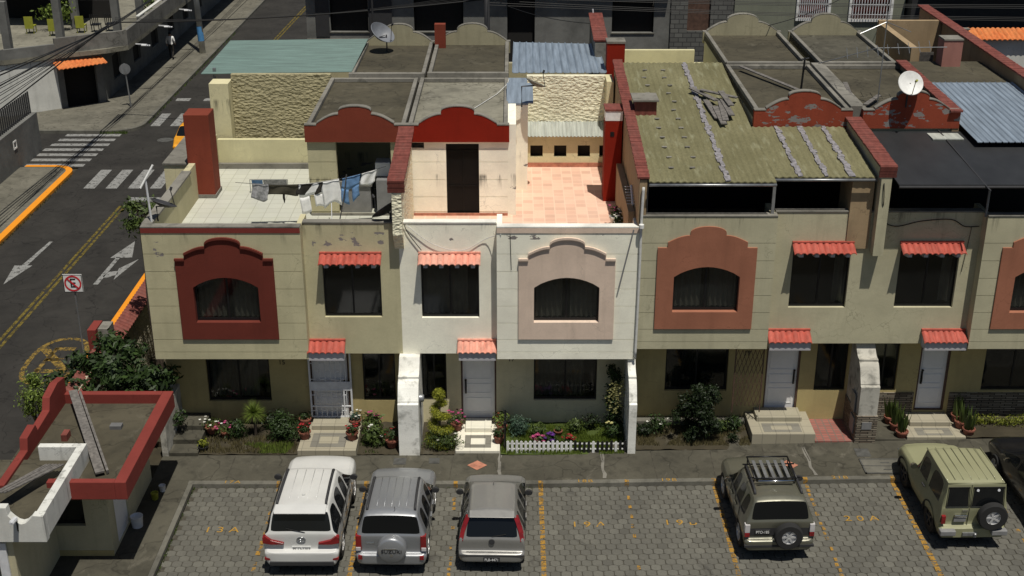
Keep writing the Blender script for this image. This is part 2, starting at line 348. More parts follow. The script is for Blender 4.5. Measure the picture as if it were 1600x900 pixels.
    def grid(s, fn, nu, nv, thick=None):
        """fn(u,v) -> point; optional offset vector gives it a back side"""
        vs = [Vector(fn(i / nu, j / nv)) for j in range(nv + 1) for i in range(nu + 1)]; w_ = nu + 1
        fs = [(j * w_ + i, j * w_ + i + 1, (j + 1) * w_ + i + 1, (j + 1) * w_ + i) for j in range(nv) for i in range(nu)]
        if thick is not None:
            n = len(vs); t = Vector(thick); vs += [v + t for v in vs]; fs += [tuple(k + n for k in reversed(f)) for f in fs[:]]
            e = [i for i in range(w_)] + [j * w_ + nu for j in range(1, nv + 1)] + [nv * w_ + i for i in range(nu - 1, -1, -1)] + [j * w_ for j in range(nv - 1, 0, -1)]
            for a_, b_ in zip(e, e[1:] + e[:1]): fs.append((b_, a_, a_ + n, b_ + n))
        return s.add(vs, fs)
    def build(s, name, material=None, parent=None, smooth=False, bevel=0, label=None):
        me = bpy.data.meshes.new(name); me.from_pydata(s.v, [], s.f)
        mats = s.mats if s.mats else [material]
        for m_ in mats: me.materials.append(M[m_] if isinstance(m_, str) else m_)
        if s.mats: me.polygons.foreach_set('material_index', s.mi)
        if any(s.tone):
            a = me.attributes.new('tone', 'FLOAT', 'FACE'); a.data.foreach_set('value', s.tone)
        if smooth: me.shade_smooth() if smooth is True else me.set_sharp_from_angle(angle=R(smooth))
        if smooth and smooth is not True: me.polygons.foreach_set('use_smooth', [True] * len(me.polygons))
        me.update()
        o = bpy.data.objects.new(name, me); COL.objects.link(o)
        if parent is not None: adopt(o, parent)
        if bevel:
            b = o.modifiers.new('bevel', 'BEVEL'); b.width = bevel; b.segments = 2; b.limit_method = 'ANGLE'; b.angle_limit = R(40)
        if label: o['label'] = label
        return o
def worldmat(o):
    m_ = o.matrix_basis.copy()
    if o.parent: m_ = worldmat(o.parent) @ o.matrix_parent_inverse @ m_
    return m_
def adopt(o, parent):
    o.parent = parent; o.matrix_parent_inverse = worldmat(parent).inverted()
def tag(o, label, cat, group=None):
    o['label'] = label; o['category'] = cat
    if group: o['group'] = group
    return o
def thing(name, label, cat, loc=(0, 0, 0), rz=0, group=None):
    o = bpy.data.objects.new(name, None); COL.objects.link(o); o.location = loc; o.rotation_euler = (0, 0, rz); o.empty_display_size = .2
    return tag(o, label, cat, group)
def setting(o, kind='structure', label=None, cat=None):
    o['kind'] = kind
    if label: o['label'] = label
    if cat: o['category'] = cat
    return o
def copy_tree(o, parent=None):
    c = o.copy(); COL.objects.link(c)
    if parent: c.parent = parent
    for ch in [q for q in o.children]: copy_tree(ch, c)
    return c
def rect(x0, x1, z0, z1): return [(x0, z0), (x1, z0), (x1, z1), (x0, z1)]
def gz(x): return .0165 * max(0, x)          # the lot rises gently towards the right
def arc(x0, x1, z0, z1, peak, n=10):
    """points from (x0,z0) to (x1,z1) bulging up by peak above the chord"""
    return [(x0 + (x1 - x0) * t, z0 + (z1 - z0) * t + peak * math.sin(math.pi * t) ** .8) for t in [i / n for i in range(n + 1)]]
def gable(x0, x1, zb, zs, n1=.08, n2=.345, h=(.0, .17, .37, .45, .62), a0=None):
    """curved mission-style top outline between x0 and x1, counter-clockwise from bottom left"""
    W = x1 - x0; cx = (x0 + x1) / 2; L = []
    L += [(x1, zb), (x1, zs + h[0]), (x1 - W * n1, zs + h[0]), (x1 - W * n1, zs + h[1])]
    a = [(x1 - W * (n1 + (n2 - n1) * t), zs + h[1] + (h[2] - h[1]) * math.sin(t * math.pi / 2)) for t in [i / 7 for i in range(1, 8)]]
    L += a; L += [(x1 - W * n2, zs + h[3])]
    hw = W * (.5 - n2)
    L += [(cx + hw * math.cos(t), zs + h[3] + (h[4] - h[3]) * math.sin(t)) for t in [math.pi * i / 12 for i in range(1, 12)]]
    L += [(x0 + W * n2, zs + h[3])] + [(x0 + x1 - p[0], p[1]) for p in reversed(a)]
    L += [(x0 + W * n1, zs + h[1]), (x0 + W * n1, zs + h[0]), (x0, zs + h[0]), (x0, zb)]
    return L
# ---------------------------------------------------------------- ground, roads, lot
def sheet(name, x0, x1, y0, y1, z, mat, nx=1, top=None, slope=False):
    m = MB(); m.grid(lambda u, v: (x0 + (x1 - x0) * u, y0 + (y1 - y0) * v, z + (gz(x0 + (x1 - x0) * u) if slope else 0)), nx, 1)
    return setting(m.build(name, mat))
sheet('ground', -1500, 1500, -300, 2500, -.06, 'soil')
m = MB(); m.grid(lambda u, v: (-20.9 + 6.8 * u, -25 + 325 * v, 0), 1, 1)
setting(m.build('road', 'asphalt'))
m = MB(); m.add([(-200, 28.74, .0), (-20.9, 28.74, .0), (-20.9, 34.6, .0), (-200, 34.6, .0), (-14.1, 25, .0), (120, 25, .0), (120, 34.6, .0), (-14.1, 34.6, 0)], [(0, 1, 2, 3), (4, 5, 6, 7)])
setting(m.build('side_road', 'asphalt'))

def slab(name, poly, z1, mat, z0=-.04):
    m = MB(); m.prism(poly, 'z', z0, z1); return setting(m.build(name, mat, bevel=.015))
def round_corner(cx, cy, r, a0, a1, n=8): return [(cx + r * math.cos(R(a0 + (a1 - a0) * i / n)), cy + r * math.sin(R(a0 + (a1 - a0) * i / n))) for i in range(n + 1)]
# left pavement with its orange kerb
c1 = round_corner(-22.0, 27.64, .8, 0, 90)
slab('sidewalk', [(-40, -25), (-21.2, -25)] + c1 + [(-40, 28.44)], .13, 'sidewalk_far')
m = MB(); o1 = [(-21.2, -25)] + c1 + [(-23.4, 28.44)]; o2 = [(-20.9, -25)] + round_corner(-22.0, 27.64, 1.1, 0, 90) + [(-23.4, 28.74)]
for a, b, c, d in zip(o1, o1[1:], o2, o2[1:]):
    m.add([(a[0], a[1], .145), (b[0], b[1], .145), (d[0], d[1], .135), (c[0], c[1], .135), (c[0], c[1], -.02), (d[0], d[1], -.02)], [(0, 2, 1), (0, 3, 2), (3, 4, 5, 2)])
setting(m.build('curb', 'curb_orange'))
# far left corner pavement
cf = round_corner(-20.7, 36.0, 1.0, 270, 360)
slab('sidewalk', [(-60, 34.8)] + [(p[0] - .0, p[1]) for p in round_corner(-21.1, 36.1, 1.3, 270, 360)] + [(-19.7, 300), (-23.2, 300), (-23.2, 40.5), (-27.4, 37.4), (-60, 37.4)], .14, 'sidewalk_far')
m = MB(); oo = round_corner(-21.1, 36.1, 1.5, 270, 360); ii = round_corner(-21.1, 36.1, 1.3, 270, 360)
outer = [(-60, 34.6)] + oo + [(-19.6, 300)]; inner = [(-60, 34.8)] + ii + [(-19.8, 300)]
for a, b, c, d in zip(inner, inner[1:], outer, outer[1:]):
    m.add([(a[0], a[1], .15), (b[0], b[1], .15), (d[0], d[1], .15), (c[0], c[1], .15), (c[0], c[1], -.02), (d[0], d[1], -.02)], [(0, 2, 1), (0, 3, 2), (3, 4, 5, 2)])
setting(m.build('curb', 'curb'))
m = MB(); m.tube([(-21.15 - .2, 36.2, .142), (-21.0, 60, .142), (-20.9, 120, .142)], .03, 4); setting(m.build('gutter_line', 'asphalt'))
# right pavement of the street, and pavement of the back street
slab('sidewalk', [(-13.9, -25), (-12.3, -25), (-12.3, 22), (90, 22), (90, 24.8), (-12.9, 24.8), (-13.6, 24.5), (-13.9, 23.8)], .13, 'sidewalk_far')
m = MB(); m.prism([(-14.1, -25), (-13.9, -25), (-13.9, 23.8), (-13.6, 24.5), (-12.9, 24.8), (90, 24.8), (90, 25), (-13.0, 25), (-13.75, 24.7), (-14.1, 23.9)], 'z', -.02, .14); setting(m.build('curb', 'curb_orange'))
slab('sidewalk', [(-13.0, 36.0), (-12.6, 34.6), (90, 34.6), (90, 37), (-11, 37), (-11, 300), (-13.4, 300)], .13, 'sidewalk_far')
# road markings, each sheet a few mm above the asphalt
def quadmark(name, polys, mat, z=.006):
    m = MB()
    for p in polys: m.add([(x, y, z) for x, y in p], [tuple(range(len(p)))])
    return setting(m.build(name, mat))
for k in range(5):
    x = -19.72 + k * 1.02
    if x < -14.6: quadmark('crosswalk_stripe', [[(x, 25.6), (x + .52, 25.6), (x + .52, 28.4), (x, 28.4)]], 'mark_white')
for k in range(7):
    y = 28.9 + k * .86; quadmark('crosswalk_stripe', [[(-23.9 + .1 * k, y), (-20.75 + .05 * k, y), (-20.75 + .05 * k, y + .42), (-23.9 + .1 * k, y + .42)]], 'mark_white')
for k in range(5):
    x = -19.35 + k * 1.05
    if x < -14.6: quadmark('crosswalk_stripe', [[(x, 36.0), (x + .5, 36.0), (x + .5, 38.5), (x, 38.5)]], 'mark_white')
for k in range(3): quadmark('stop_bar', [[(-19.3 + 1.6 * k, 41.2), (-18.5 + 1.6 * k, 41.2), (-18.5 + 1.6 * k, 41.8), (-19.3 + 1.6 * k, 41.8)]], 'mark_white')
quadmark('stop_bar', [[(-17.2, 23.8), (-14.3, 23.8), (-14.3, 24.35), (-17.2, 24.35)]], 'mark_white')
for off in (0, .22):
    quadmark('centre_line', [[(-17.95 + off, -10), (-17.83 + off, -10), (-17.27 + off, 23.2), (-17.39 + off, 23.2)], [(-17.0 + off, 41.5), (-16.9 + off, 41.5), (-15.4 + off, 90), (-15.55 + off, 90)]], 'mark_yellow')
quadmark('road_arrow', [[(-19.0, 18.8), (-18.86, 18.8), (-19.0, 16.2), (-19.22, 16.2)], [(-19.5, 16.2), (-18.8, 16.2), (-19.24, 14.3)]], 'mark_white')
quadmark('road_arrow', [[(-15.85, 14.3), (-15.66, 14.3), (-15.6, 17.1), (-15.76, 17.1)], [(-15.98, 17.0), (-15.12, 17.05), (-15.5, 18.85)], [(-15.72, 15.1), (-15.55, 14.9), (-15.2, 15.3), (-15.3, 15.65), (-15.6, 15.55)], [(-15.2, 14.75), (-14.8, 16.9), (-15.32, 15.9)]], 'mark_white')
# painted no-parking ring with the letter E lying on the road
m = MB()
def ring(cx, cy, rx, ry, wd, a0=0, a1=360, n=30):
    for i in range(n):
        a, b = R(a0 + (a1 - a0) * i / n), R(a0 + (a1 - a0) * (i + 1) / n)
        P = lambda t, k: (cx + (rx - k) * math.copysign(abs(math.cos(t)) ** .8, math.cos(t)), cy + (ry - k) * math.copysign(abs(math.sin(t)) ** .8, math.sin(t)), .006)
        m.add([P(a, 0), P(b, 0), P(b, wd), P(a, wd)], [(0, 1, 2, 3)])
ring(-15.15, 7.85, .95, 1.75, .17)
for q in ([(-15.6, 7.0), (-15.45, 7.0), (-15.3, 8.8), (-15.45, 8.8)], [(-15.45, 8.6), (-14.75, 8.6), (-14.75, 8.85), (-15.45, 8.85)], [(-15.52, 7.8), (-14.9, 7.8), (-14.9, 8.02), (-15.52, 8.02)], [(-15.6, 6.95), (-14.8, 6.95), (-14.8, 7.2), (-15.6, 7.2)], [(-15.95, 8.7), (-15.75, 8.95), (-14.4, 7.05), (-14.6, 6.85)]):
    m.add([(x, y, .0065) for x, y in q], [(0, 1, 2, 3)])
setting(m.build('painted_no_parking_mark', 'mark_faded'))
for x, y in ((-17.9, 33.4), (-16.2, 28.9)):
    m = MB(); m.lathe([(.0, .012), (.36, .012), (.36, 0), (.42, 0), (.42, .01)], (x, y, .003), n=20); setting(m.build('manhole_cover', 'manhole'))

# parking lot: sand bed and hexagonal concrete pavers as real blocks
LX0, LX1, LY0 = -8.75, 19.0, -9.0
m = MB(); m.grid(lambda u, v: (LX0 + (LX1 - LX0) * u, LY0 + (0 - LY0) * v, -.014 + gz(LX0 + (LX1 - LX0) * u)), 40, 1); setting(m.build('parking_lot_bed', 'joint_sand'))
m = MB(); px, py = .262, .2268; r = random.Random(3)
for j in range(int(-LY0 / py) + 1):
    for i in range(int((LX1 - LX0) / px) + 2):
        x = LX0 + i * px + (px / 2 if j % 2 else 0); y = -.13 - j * py
        hw = px / 2 - .007
        x += r.uniform(-.003, .003); y += r.uniform(-.003, .003)
        P = [(-hw, -.069), (-.052, -.122), (.052, -.122), (hw, -.069), (hw, .069), (.052, .122), (-.052, .122), (-hw, .069)]
        if x - hw < LX0 or x + hw > LX1: continue
        z = gz(x) + r.uniform(-.003, .003); n = len(P)
        m.t = min(1, max(.02, r.gauss(.5, .2)))
        vs = [(x + a * .95, y + b * .95, z) for a, b in P] + [(x + a, y + b, z - .012) for a, b in P]
        m.add(vs, [tuple(range(n))] + [(k, k + n, (k + 1) % n + n, (k + 1) % n) for k in range(n)])
setting(m.build('parking_lot', 'paver'))
# kerb and pavement in front of the gardens
def profile_strip(name, x0, x1, prof, mat, n=30, smooth=False):
    m = MB(); k = len(prof); vs = []; fs = []
    for i in range(n + 1):
        x = x0 + (x1 - x0) * i / n; vs += [(x, p[0], p[1] + gz(x)) for p in prof]
    for i in range(n):
        for j in range(k - 1): fs.append((i * k + j, (i + 1) * k + j, (i + 1) * k + j + 1, i * k + j + 1))
    m.add(vs, fs); return setting(m.build(name, mat))
profile_strip('curb', -8.9, 22, [(0, -.02), (0.01, .11), (.03, .125), (.16, .128)], 'curb')
profile_strip('sidewalk', -9.95, 22, [(.16, .128), (.5, .132), (2.3, .14)], 'sidewalk', 60)
for x in (-7.9, -6.3, -4.7, -3.1, -1.75, -.35, .9, 2.55, 4.0, 5.6, 7.1, 8.4, 9.9, 11.6, 13.2):
    m = MB(); dx = r.uniform(-.1, .12); m.add([(x, .17, .138 + gz(x)), (x + .025, .17, .138 + gz(x)), (x + dx + .025, 1.9, .145 + gz(x)), (x + dx, 1.9, .145 + gz(x))], [(0, 1, 2, 3)]); setting(m.build('pavement_joint', 'joint_sand'))
for x in (-.35, 2.55, 8.35):      # pale mortar seams
    m = MB(); pts = [(x + r.uniform(-.03, .03), .2 + k * .22) for k in range(8)]
    vs = [(a - .03 - r.random() * .03, b, .142 + gz(x)) for a, b in pts] + [(a + .03 + r.random() * .03, b, .142 + gz(x)) for a, b in pts]
    m.add(vs, [(k, k + 8, k + 9, k + 1) for k in range(7)]); setting(m.build('mortar_seam', 'cap_concrete'))
m = MB(); m.box(-9.95, -8.9, -9, .16, -.02, .125); setting(m.build('sidewalk', 'sidewalk'))
m = MB(); m.box(-8.898, -8.76, -9, -.002, -.02, .13); setting(m.build('curb', 'curb', bevel=.012))
m = MB(); m.box(-14, -9.952, -9, .3, -.05, .119); setting(m.build('sidewalk', 'sidewalk'))
m = MB(); m.box(-12.3, 22, 2.3, 22, -.05, .12); setting(m.build('yard_ground', 'soil'))
# covers and painted diamonds on the pavement
for x in (-2.25, -1.35, 10.35 - 1.4, 10.0):
    pass
for (x0, x1, y0, y1) in ((-3.35, -3.0, 1.0, 1.35), (-2.35, -2.05, 1.05, 1.35), (9.75, 10.15, 1.15, 1.6), (11.0, 11.4, 1.2, 1.6)):
    m = MB(); m.box(x0, x1, y0, y1, .1, .146 + gz(x0)); m.box(x0 + .04, x1 - .04, y0 + .04, y1 - .04, .11, .15 + gz(x0)); setting(m.build('meter_cover', 'manhole'))
m = MB(); m.mat('curb').box(9.75, 11.05, .28, .98, .1, .150 + gz(10)); m.mat('manhole')
m.box(9.75, 9.79, .24, 1.0, .1, .157 + gz(10)); m.box(11.01, 11.05, .24, 1.0, .1, .157 + gz(10)); m.box(9.75, 11.05, .24, .28, .1, .157 + gz(10)); m.box(9.75, 11.05, .98, 1.02, .1, .157 + gz(10)); m.box(9.75, 11.05, .62, .65, .1, .157 + gz(10))
m.box(10.3, 10.55, .78, .82, .1, .16 + gz(10)); m.box(10.3, 10.55, .42, .46, .1, .16 + gz(10)); setting(m.build('manhole_cover', None))
for (cx, cy) in ((-.98, .95), (7.72, .75)):
    m = MB(); m.add([(cx - .28, cy, .147 + gz(cx)), (cx, cy - .26, .147 + gz(cx)), (cx + .28, cy, .147 + gz(cx)), (cx, cy + .26, .147 + gz(cx))], [(0, 1, 2, 3)]); setting(m.build('painted_diamond', 'salmon_tile'))
# bay lines: paint survives only on the crown of the blocks
def bayline(x, wide, keep, y1=.14, x_end=None):
    m = MB(); y = -.13; 
    m.add([(x - wide / 2, .0, .131 + gz(x)), (x + wide / 2, .0, .131 + gz(x)), (x + wide / 2, .13, .134 + gz(x)), (x - wide / 2, .13, .134 + gz(x))], [(0, 1, 2, 3)])
    m.add([(x - wide / 2, -.004, .0 + gz(x)), (x + wide / 2, -.004, .0 + gz(x)), (x + wide / 2, -.004, .12 + gz(x)), (x - wide / 2, -.004, .12 + gz(x))], [(0, 1, 2, 3)])
    j = 0
    while y > -7:
        p = keep if not (j % 2 and keep < .7) else keep * .35
        if r.random() < p:
            w_ = wide * r.uniform(.6, 1) if keep < .9 else wide; o = r.uniform(-.02, .02) if keep < .9 else 0
            hh = .096 * (r.uniform(.6, 1) if keep < .9 else 1)
            m.add([(x + o - w_ / 2, y - hh, .006 + gz(x)), (x + o + w_ / 2, y - hh * r.uniform(.8, 1), .006 + gz(x)), (x + o + w_ / 2 * r.uniform(.8, 1), y + hh, .006 + gz(x)), (x + o - w_ / 2 * r.uniform(.8, 1), y + hh, .006 + gz(x))], [(0, 1, 2, 3)])
        y -= py; j += 1
    setting(m.build('bay_line', 'mark_orange'))
for x, wd, kp in ((-6.4, .14, .8), (-4.0, .13, .97), (-1.55, .11, .6), (.79, .13, .99), (3.15, .11, .55), (5.55, .13, 1), (8.05, .12, .7), (10.45, .14, 1), (13.0, .13, .65)):
    bayline(x, wd, kp)
def word(txt, size, loc, mat, name='painted_number', rot=(0, 0, 0), parent=None, spacing=1., thick=.0, sx=1.):
    cu = bpy.data.curves.new('t', 'FONT'); cu.body = txt; cu.size = size; cu.align_x = 'CENTER'; cu.align_y = 'CENTER'; cu.space_character = spacing; cu.extrude = thick
    t = bpy.data.objects.new('t', cu); COL.objects.link(t); dg = bpy.context.evaluated_depsgraph_get()
    me = bpy.data.meshes.new_from_object(t.evaluated_get(dg)); bpy.data.objects.remove(t); bpy.data.curves.remove(cu)
    me.name = name; me.materials.clear(); me.materials.append(M[mat])
    me.transform(Matrix.Translation(loc) @ Matrix.Rotation(rot[2], 4, 'Z') @ Matrix.Rotation(rot[0], 4, 'X') @ Matrix.Diagonal((sx, 1, 1, 1)))
    o = bpy.data.objects.new(name, me); COL.objects.link(o)
    if parent is not None: adopt(o, parent)
    return o
for txt, x, y in (('13A', -7.55, -2.05), ('19A', 2.0, -1.85), ('19B', 4.4, -1.82), ('20A', 9.15, -1.75)):
    setting(word(txt, .34, (x, y, .008 + gz(x)), 'mark_number', spacing=1.6, sx=1.2))
for txt, x in (('18B', 2.0), ('19B', 4.3), ('21B', 9.0), ('17A', -7.7)):
    setting(word(txt, .2, (x, .08, .136 + gz(x)), 'mark_number', spacing=1.2, sx=1.3))
# ---------------------------------------------------------------- building pieces
YP, YR, YG, YM, YM2 = 2.4, 2.75, 3.3, 6.5, 12.1
def arch_hole(x0, x1, z0, zs, pk, n=10):
    return [(x0, z0), (x1, z0), (x1, zs)] + list(reversed(arc(x0, x1, zs, zs, pk, n)))[1:-1] + [(x0, zs)]
def panel_wall(parent, name, outer, holes, y0, y1, mat):
    m = MB(); m.prism(outer, 'y', y0, y1, holes); return m.build(name, mat, parent)
def window(parent, x0, x1, z0, z1, y, pk=0, curtain=0, mull=1, tint_room=True, fr=.045, name='window', grid_bars=False):
    """aluminium slider: frame mesh with pane and curtain as its pieces; y is the wall face, frame set back"""
    yb = y + .11
    outer = arch_hole(x0, x1, z0, z1, pk) if pk else rect(x0, x1, z0, z1)
    inner = arch_hole(x0 + fr, x1 - fr, z0 + fr, z1, pk - fr * .6) if pk else rect(x0 + fr, x1 - fr, z0 + fr, z1 - fr)
    m = MB(); m.prism(outer, 'y', yb, yb + .05, [inner])
    for k in range(1, mull + 1):
        x = x0 + (x1 - x0) * k / (mull + 1); m.box(x - .025, x + .025, yb + .004, yb + .046, z0 + fr, (z1 if not pk else z1 + pk * .9) - fr)
    m.box(x0 + fr, x1 - fr, yb + .006, yb + .03, z0 + fr, z0 + fr + .03)
    f = m.build(name, 'black_metal', parent)
    m = MB(); m.prism(arch_hole(x0 + .02, x1 - .02, z0 + .02, z1, pk - .02) if pk else rect(x0 + .02, x1 - .02, z0 + .02, z1 - .02), 'y', yb + .02, yb + .026); m.build('pane', 'glass', f)
    if curtain:
        m = MB(); ph = rnd.random() * 6; zt = z1 + pk
        def drop(xa, xb, zb):
            k = int((xb - xa) / .02)
            m.grid(lambda u, v: (xa + (xb - xa) * u, yb + .16 + .035 * math.sin(u * (xb - xa) * 42 + ph + math.sin(v * 3) * .6) * (.5 + .5 * v), zt - (zt - zb) * v), k, 3)
        if curtain == 1:
            xm = (x0 + x1) / 2
            drop(x0 + .05, xm - (xm - x0) * .12, z0 + .06); drop(xm + (x1 - xm) * .12, x1 - .05, z0 + .06)
        elif curtain == 2: drop(x0 + .05, x0 + (x1 - x0) * .8, z0 + .05)
        elif curtain == 3: drop(x1 - (x1 - x0) * .22, x1 - .1, z0 + .1)
        m.build('curtain', 'curtain', f)
    return f
def wavy(x, pitch, amp): return amp * (abs(math.sin(math.pi * x / pitch)) ** .7)
def awning(parent, x0, x1, zt, zb, y0, y1, mat='roof_tile', brackets=4, box=False):
    """scalloped clay awning fixed to the wall at y0, front edge at y1"""
    m = MB(); n = max(12, int((x1 - x0) / .02)); pitch = (x1 - x0) / round((x1 - x0) / .165)
    def f(u, v):
        x = x0 + (x1 - x0) * u; st = .012 * (math.floor(v * 1.999)); return (x, y0 + (y1 - y0) * v, zt + (zb - zt) * v + wavy(x - x0, pitch, .05) - st)
    m.grid(f, n, 6, (0, 0, -.022)); m.box(x0, x1, y0 - .07, y0 - .002, zt + .02, zt + .065)
    a = m.build('awning', mat, parent, smooth=35)
    if box:
        m = MB(); m.box(x0 + .04, x1 - .02, y1 + .06, y0 - .003, zb - .26, zb - .03); m.prism([(y0 - .003, zb - .031), (y1 + .06, zb - .031), (y0 - .003, zt - .03)], 'x', x0 + .04, x1 - .02); m.build('lintel', 'bracket_grey', a)
    else:
        for k in range(brackets):
            x = x0 + (x1 - x0) * (.12 + .76 * k / (brackets - 1)); m = MB()
            m.prism([(y0 - .003, zt - .05), (y1 + .07, zb - .03), (y1 + .07, zb - .12), (y0 - .003, zb - .2)], 'x', x - .055, x + .055); m.build('bracket', 'bracket_grey', a)
    return a
def door(parent, x0, x1, z0, z1, y, side=1, light=False):
    m = MB(); m.box(x0 + .05, x1 - .05, y + .1, y + .14, z0 + .02, z1)
    w_ = x1 - x0
    for (a, b, lo, hi, ar) in ((.14, .86, .56, .93, .05), (.14, .86, .36, .5, 0), (.14, .86, .08, .3, 0)):
        za, zb_ = z0 + (z1 - z0) * lo, z0 + (z1 - z0) * hi; xa, xb = x0 + w_ * a, x0 + w_ * b
        o = arch_hole(xa, xb, za, zb_, ar) if ar else rect(xa, xb, za, zb_)
        i = arch_hole(xa + .03, xb - .03, za + .03, zb_ - .0, ar - .02) if ar else rect(xa + .03, xb - .03, za + .03, zb_ - .03)
        m.prism(o, 'y', y + .088, y + .099, [i])
    d = m.build('door', 'door_white', parent)
    m = MB(); xh = x1 - .14 if side > 0 else x0 + .14; m.box(xh - .025, xh + .025, y + .05, y + .087, z0 + .85, z0 + 1.25); m.tube([(xh, y + .04, z0 + .9), (xh, y + .0, z0 + .95), (xh, y + .0, z0 + 1.1), (xh, y + .04, z0 + 1.15)], .013, 6); m.lathe([(0, .0), (.035, .0), (.035, .03), (0, .035)], (xh, y + .055, z0 + 1.3), (0, -1, 0), 10); m.build('handle', 'black_metal', d)
    m = MB(); m.prism(rect(x0, x1, z0, z1 + .02), 'y', y + .02, y + .15, [rect(x0 + .05, x1 - .05, z0 + .02, z1 - .0)]); m.build('door_frame', 'brown_wood' if not light else 'white_metal', d)
    return d
def gable_front(parent, name, x0, x1, zb, zs, y0, y1, mat, h, n1=.1, n2=.32, hole=None, rim=None, rimmat=None):
    m = MB(); m.prism(gable(x0, x1, zb, zs, n1, n2, h), 'y', y0, y1, [hole] if hole else ()); o = m.build(name, mat, parent)
    if rim:
        g = gable(x0, x1, zb, zs, n1, n2, h)[1:-1]; m = MB(); inner = [(p[0], p[1] - rim) for p in g]
        for a, b, c, d in zip(g, g[1:], inner, inner[1:]):
            if abs(a[0] - b[0]) < .004:
                continue
            m.add([(a[0], y0 - .05, a[1] + .012), (b[0], y0 - .05, b[1] + .012), (d[0], y0 - .05, d[1]), (c[0], y0 - .05, c[1]), (a[0], y0 + .02, a[1] + .012), (b[0], y0 + .02, b[1] + .012), (d[0], y0 - .004, d[1] - .01), (c[0], y0 - .004, c[1] - .01)], [(0, 1, 2, 3), (4, 5, 1, 0), (3, 2, 6, 7), (0, 3, 7, 4), (1, 5, 6, 2)])
        m.build('moulding', rimmat or mat, o)
    return o
def coursed_wall(parent, x0, x1, z0, z1, y, mat, hole, grooves, thick=.2):
    """projecting block face: 12 mm proud courses with shadow gaps, hole where the surround sits"""
    m = MB(); m.prism(rect(x0, x1, z0, z1), 'y', y, y + thick, [hole]); o = m.build('wall', mat, parent)
    hx0, hx1, hz0, hz1 = hole_box(hole); m = MB(); zs = [z0] + grooves + [z1]
    for a, b in zip(zs, zs[1:]):
        a2, b2 = a + .01, b - .01
        if a == z0: a2 = a
        if b == z1: b2 = b
        if b2 <= hz0 or a2 >= hz1: m.box(x0, x1, y - .014, y - .001, a2, b2)
        else:
            m.box(x0, hx0, y - .014, y - .001, a2, b2); m.box(hx1, x1, y - .014, y - .001, a2, b2)
            if a2 < hz0: m.box(hx0 + .001, hx1 - .001, y - .014, y - .001, a2, hz0)
            if b2 > hz1: m.box(hx0 + .001, hx1 - .001, y - .014, y - .001, hz1, b2)
    m.build('wall_courses', mat, parent); return o
def hole_box(h): xs = [p[0] for p in h]; zs = [p[1] for p in h]; return min(xs), max(xs), min(zs), max(zs)
def brick_cap(parent, pts, x0, x1, step=.07, mat='brick_cap', name='brick_coping'):
    """narrow clay courses stepping along the top of a party wall; pts are (y, z) along the wall"""
    m = MB()
    for (ya, za), (yb, zb) in zip(pts, pts[1:]):
        L = math.hypot(yb - ya, zb - za); n = max(1, int(L / step)); d = Vector((0, yb - ya, zb - za)).normalized(); up = Vector((0, -d.z, d.y))
        if up.z < 0: up = -up
        for k in range(n):
            t = (k + .5) / n; c = Vector(((x0 + x1) / 2 + rnd.uniform(-.008, .008), ya + (yb - ya) * t, za + (zb - za) * t)) + up * (.03 + rnd.uniform(0, .012))
            m.obox(c, (1, 0, 0), d, up, (x1 - x0) / 2, L / n * .44, .028)
    return m.build(name, mat, parent)
def fin(parent, xc, zt, hw=.29, dz=0, mat='old_white', base=None, y_top=2.70, face=1.5, zb=.12):
    """ground-floor dividing wall that steps down in curves towards the pavement"""
    s = zt; P = [(YG + .0, zb), (face, zb), (face, s - 1.0)]
    P += [(face + .08, s - .97), (face + .08 + .0, s - .93)]
    P += [(face + .08 + .4 * t, s - .93 + .5 * math.sin(t * math.pi / 2) ** 1.2) for t in [i / 6 for i in range(1, 7)]]
    P += [(face + .48, s - .36), (face + .6, s - .36)]
    P += [(face + .6 + .42 * t, s - .36 + .35 * t ** 1.6) for t in [i / 6 for i in range(1, 7)]]
    P += [(y_top - .02, s - .004), (YG, s - .004)]
    m = MB(); m.prism(P, 'x', xc - hw, xc + hw); o = m.build('dividing_wall', mat, parent)
    if base:
        m = MB(); m.box(xc - hw - .03, xc + hw + .03, face - .035, YG - .001, zb, zb + 1.05); m.build('stone_base', base, parent)
    return o
def corrugated(name, corners, n, amp, mat, parent=None, thick=.02, mode='sin', rows=8, label=None):
    """corners: P00, P10, P01, P11; ribs run from v=0 to v=1"""
    a, b, c, d = [Vector(p) for p in corners]; nrm = (b - a).cross(c - a).normalized()
    if nrm.z < 0: nrm = -nrm
    m = MB(); k = 8 if mode == 'sin' else 6
    def f(u, v):
        p = a.lerp(b, u).lerp(c.lerp(d, u), v); ph = (u * n) % 1
        h = math.sin(u * n * 2 * math.pi) if mode == 'sin' else (1. if ph < .12 else (.3 if .5 < ph < .56 else 0))
        return p + nrm * h * amp
    m.grid(f, n * k, rows, tuple(-nrm * thick)); return m.build(name, mat, parent, smooth=35 if mode == 'sin' else False, label=label)
def flat_roof(parent, x0, x1, y0, y1, z, mat='roof_concrete', par=.13, ph=.14, sides='lrb', capmat='cap_concrete', name='roof'):
    m = MB(); m.box(x0, x1, y0, y1, z - .18, z); ro = m.build(name, mat, parent)
    m = MB()
    if 'l' in sides: m.box(x0, x0 + par, y0, y1, z + .001, z + ph)
    if 'r' in sides: m.box(x1 - par, x1, y0, y1, z + .001, z + ph)
    if 'b' in sides: m.box(x0 + par, x1 - par, y1 - par, y1, z + .001, z + ph - .004)
    if 'f' in sides: m.box(x0 + par, x1 - par, y0, y0 + par, z + .001, z + ph - .004)
    m.build('roof_kerb', capmat, ro, bevel=.015); return ro

def grooves(dz): return [2.98 + dz, 3.37 + dz - .0, 3.88 + dz, 4.4 + dz, 4.92 + dz, 5.44 + dz, 5.96 + dz]

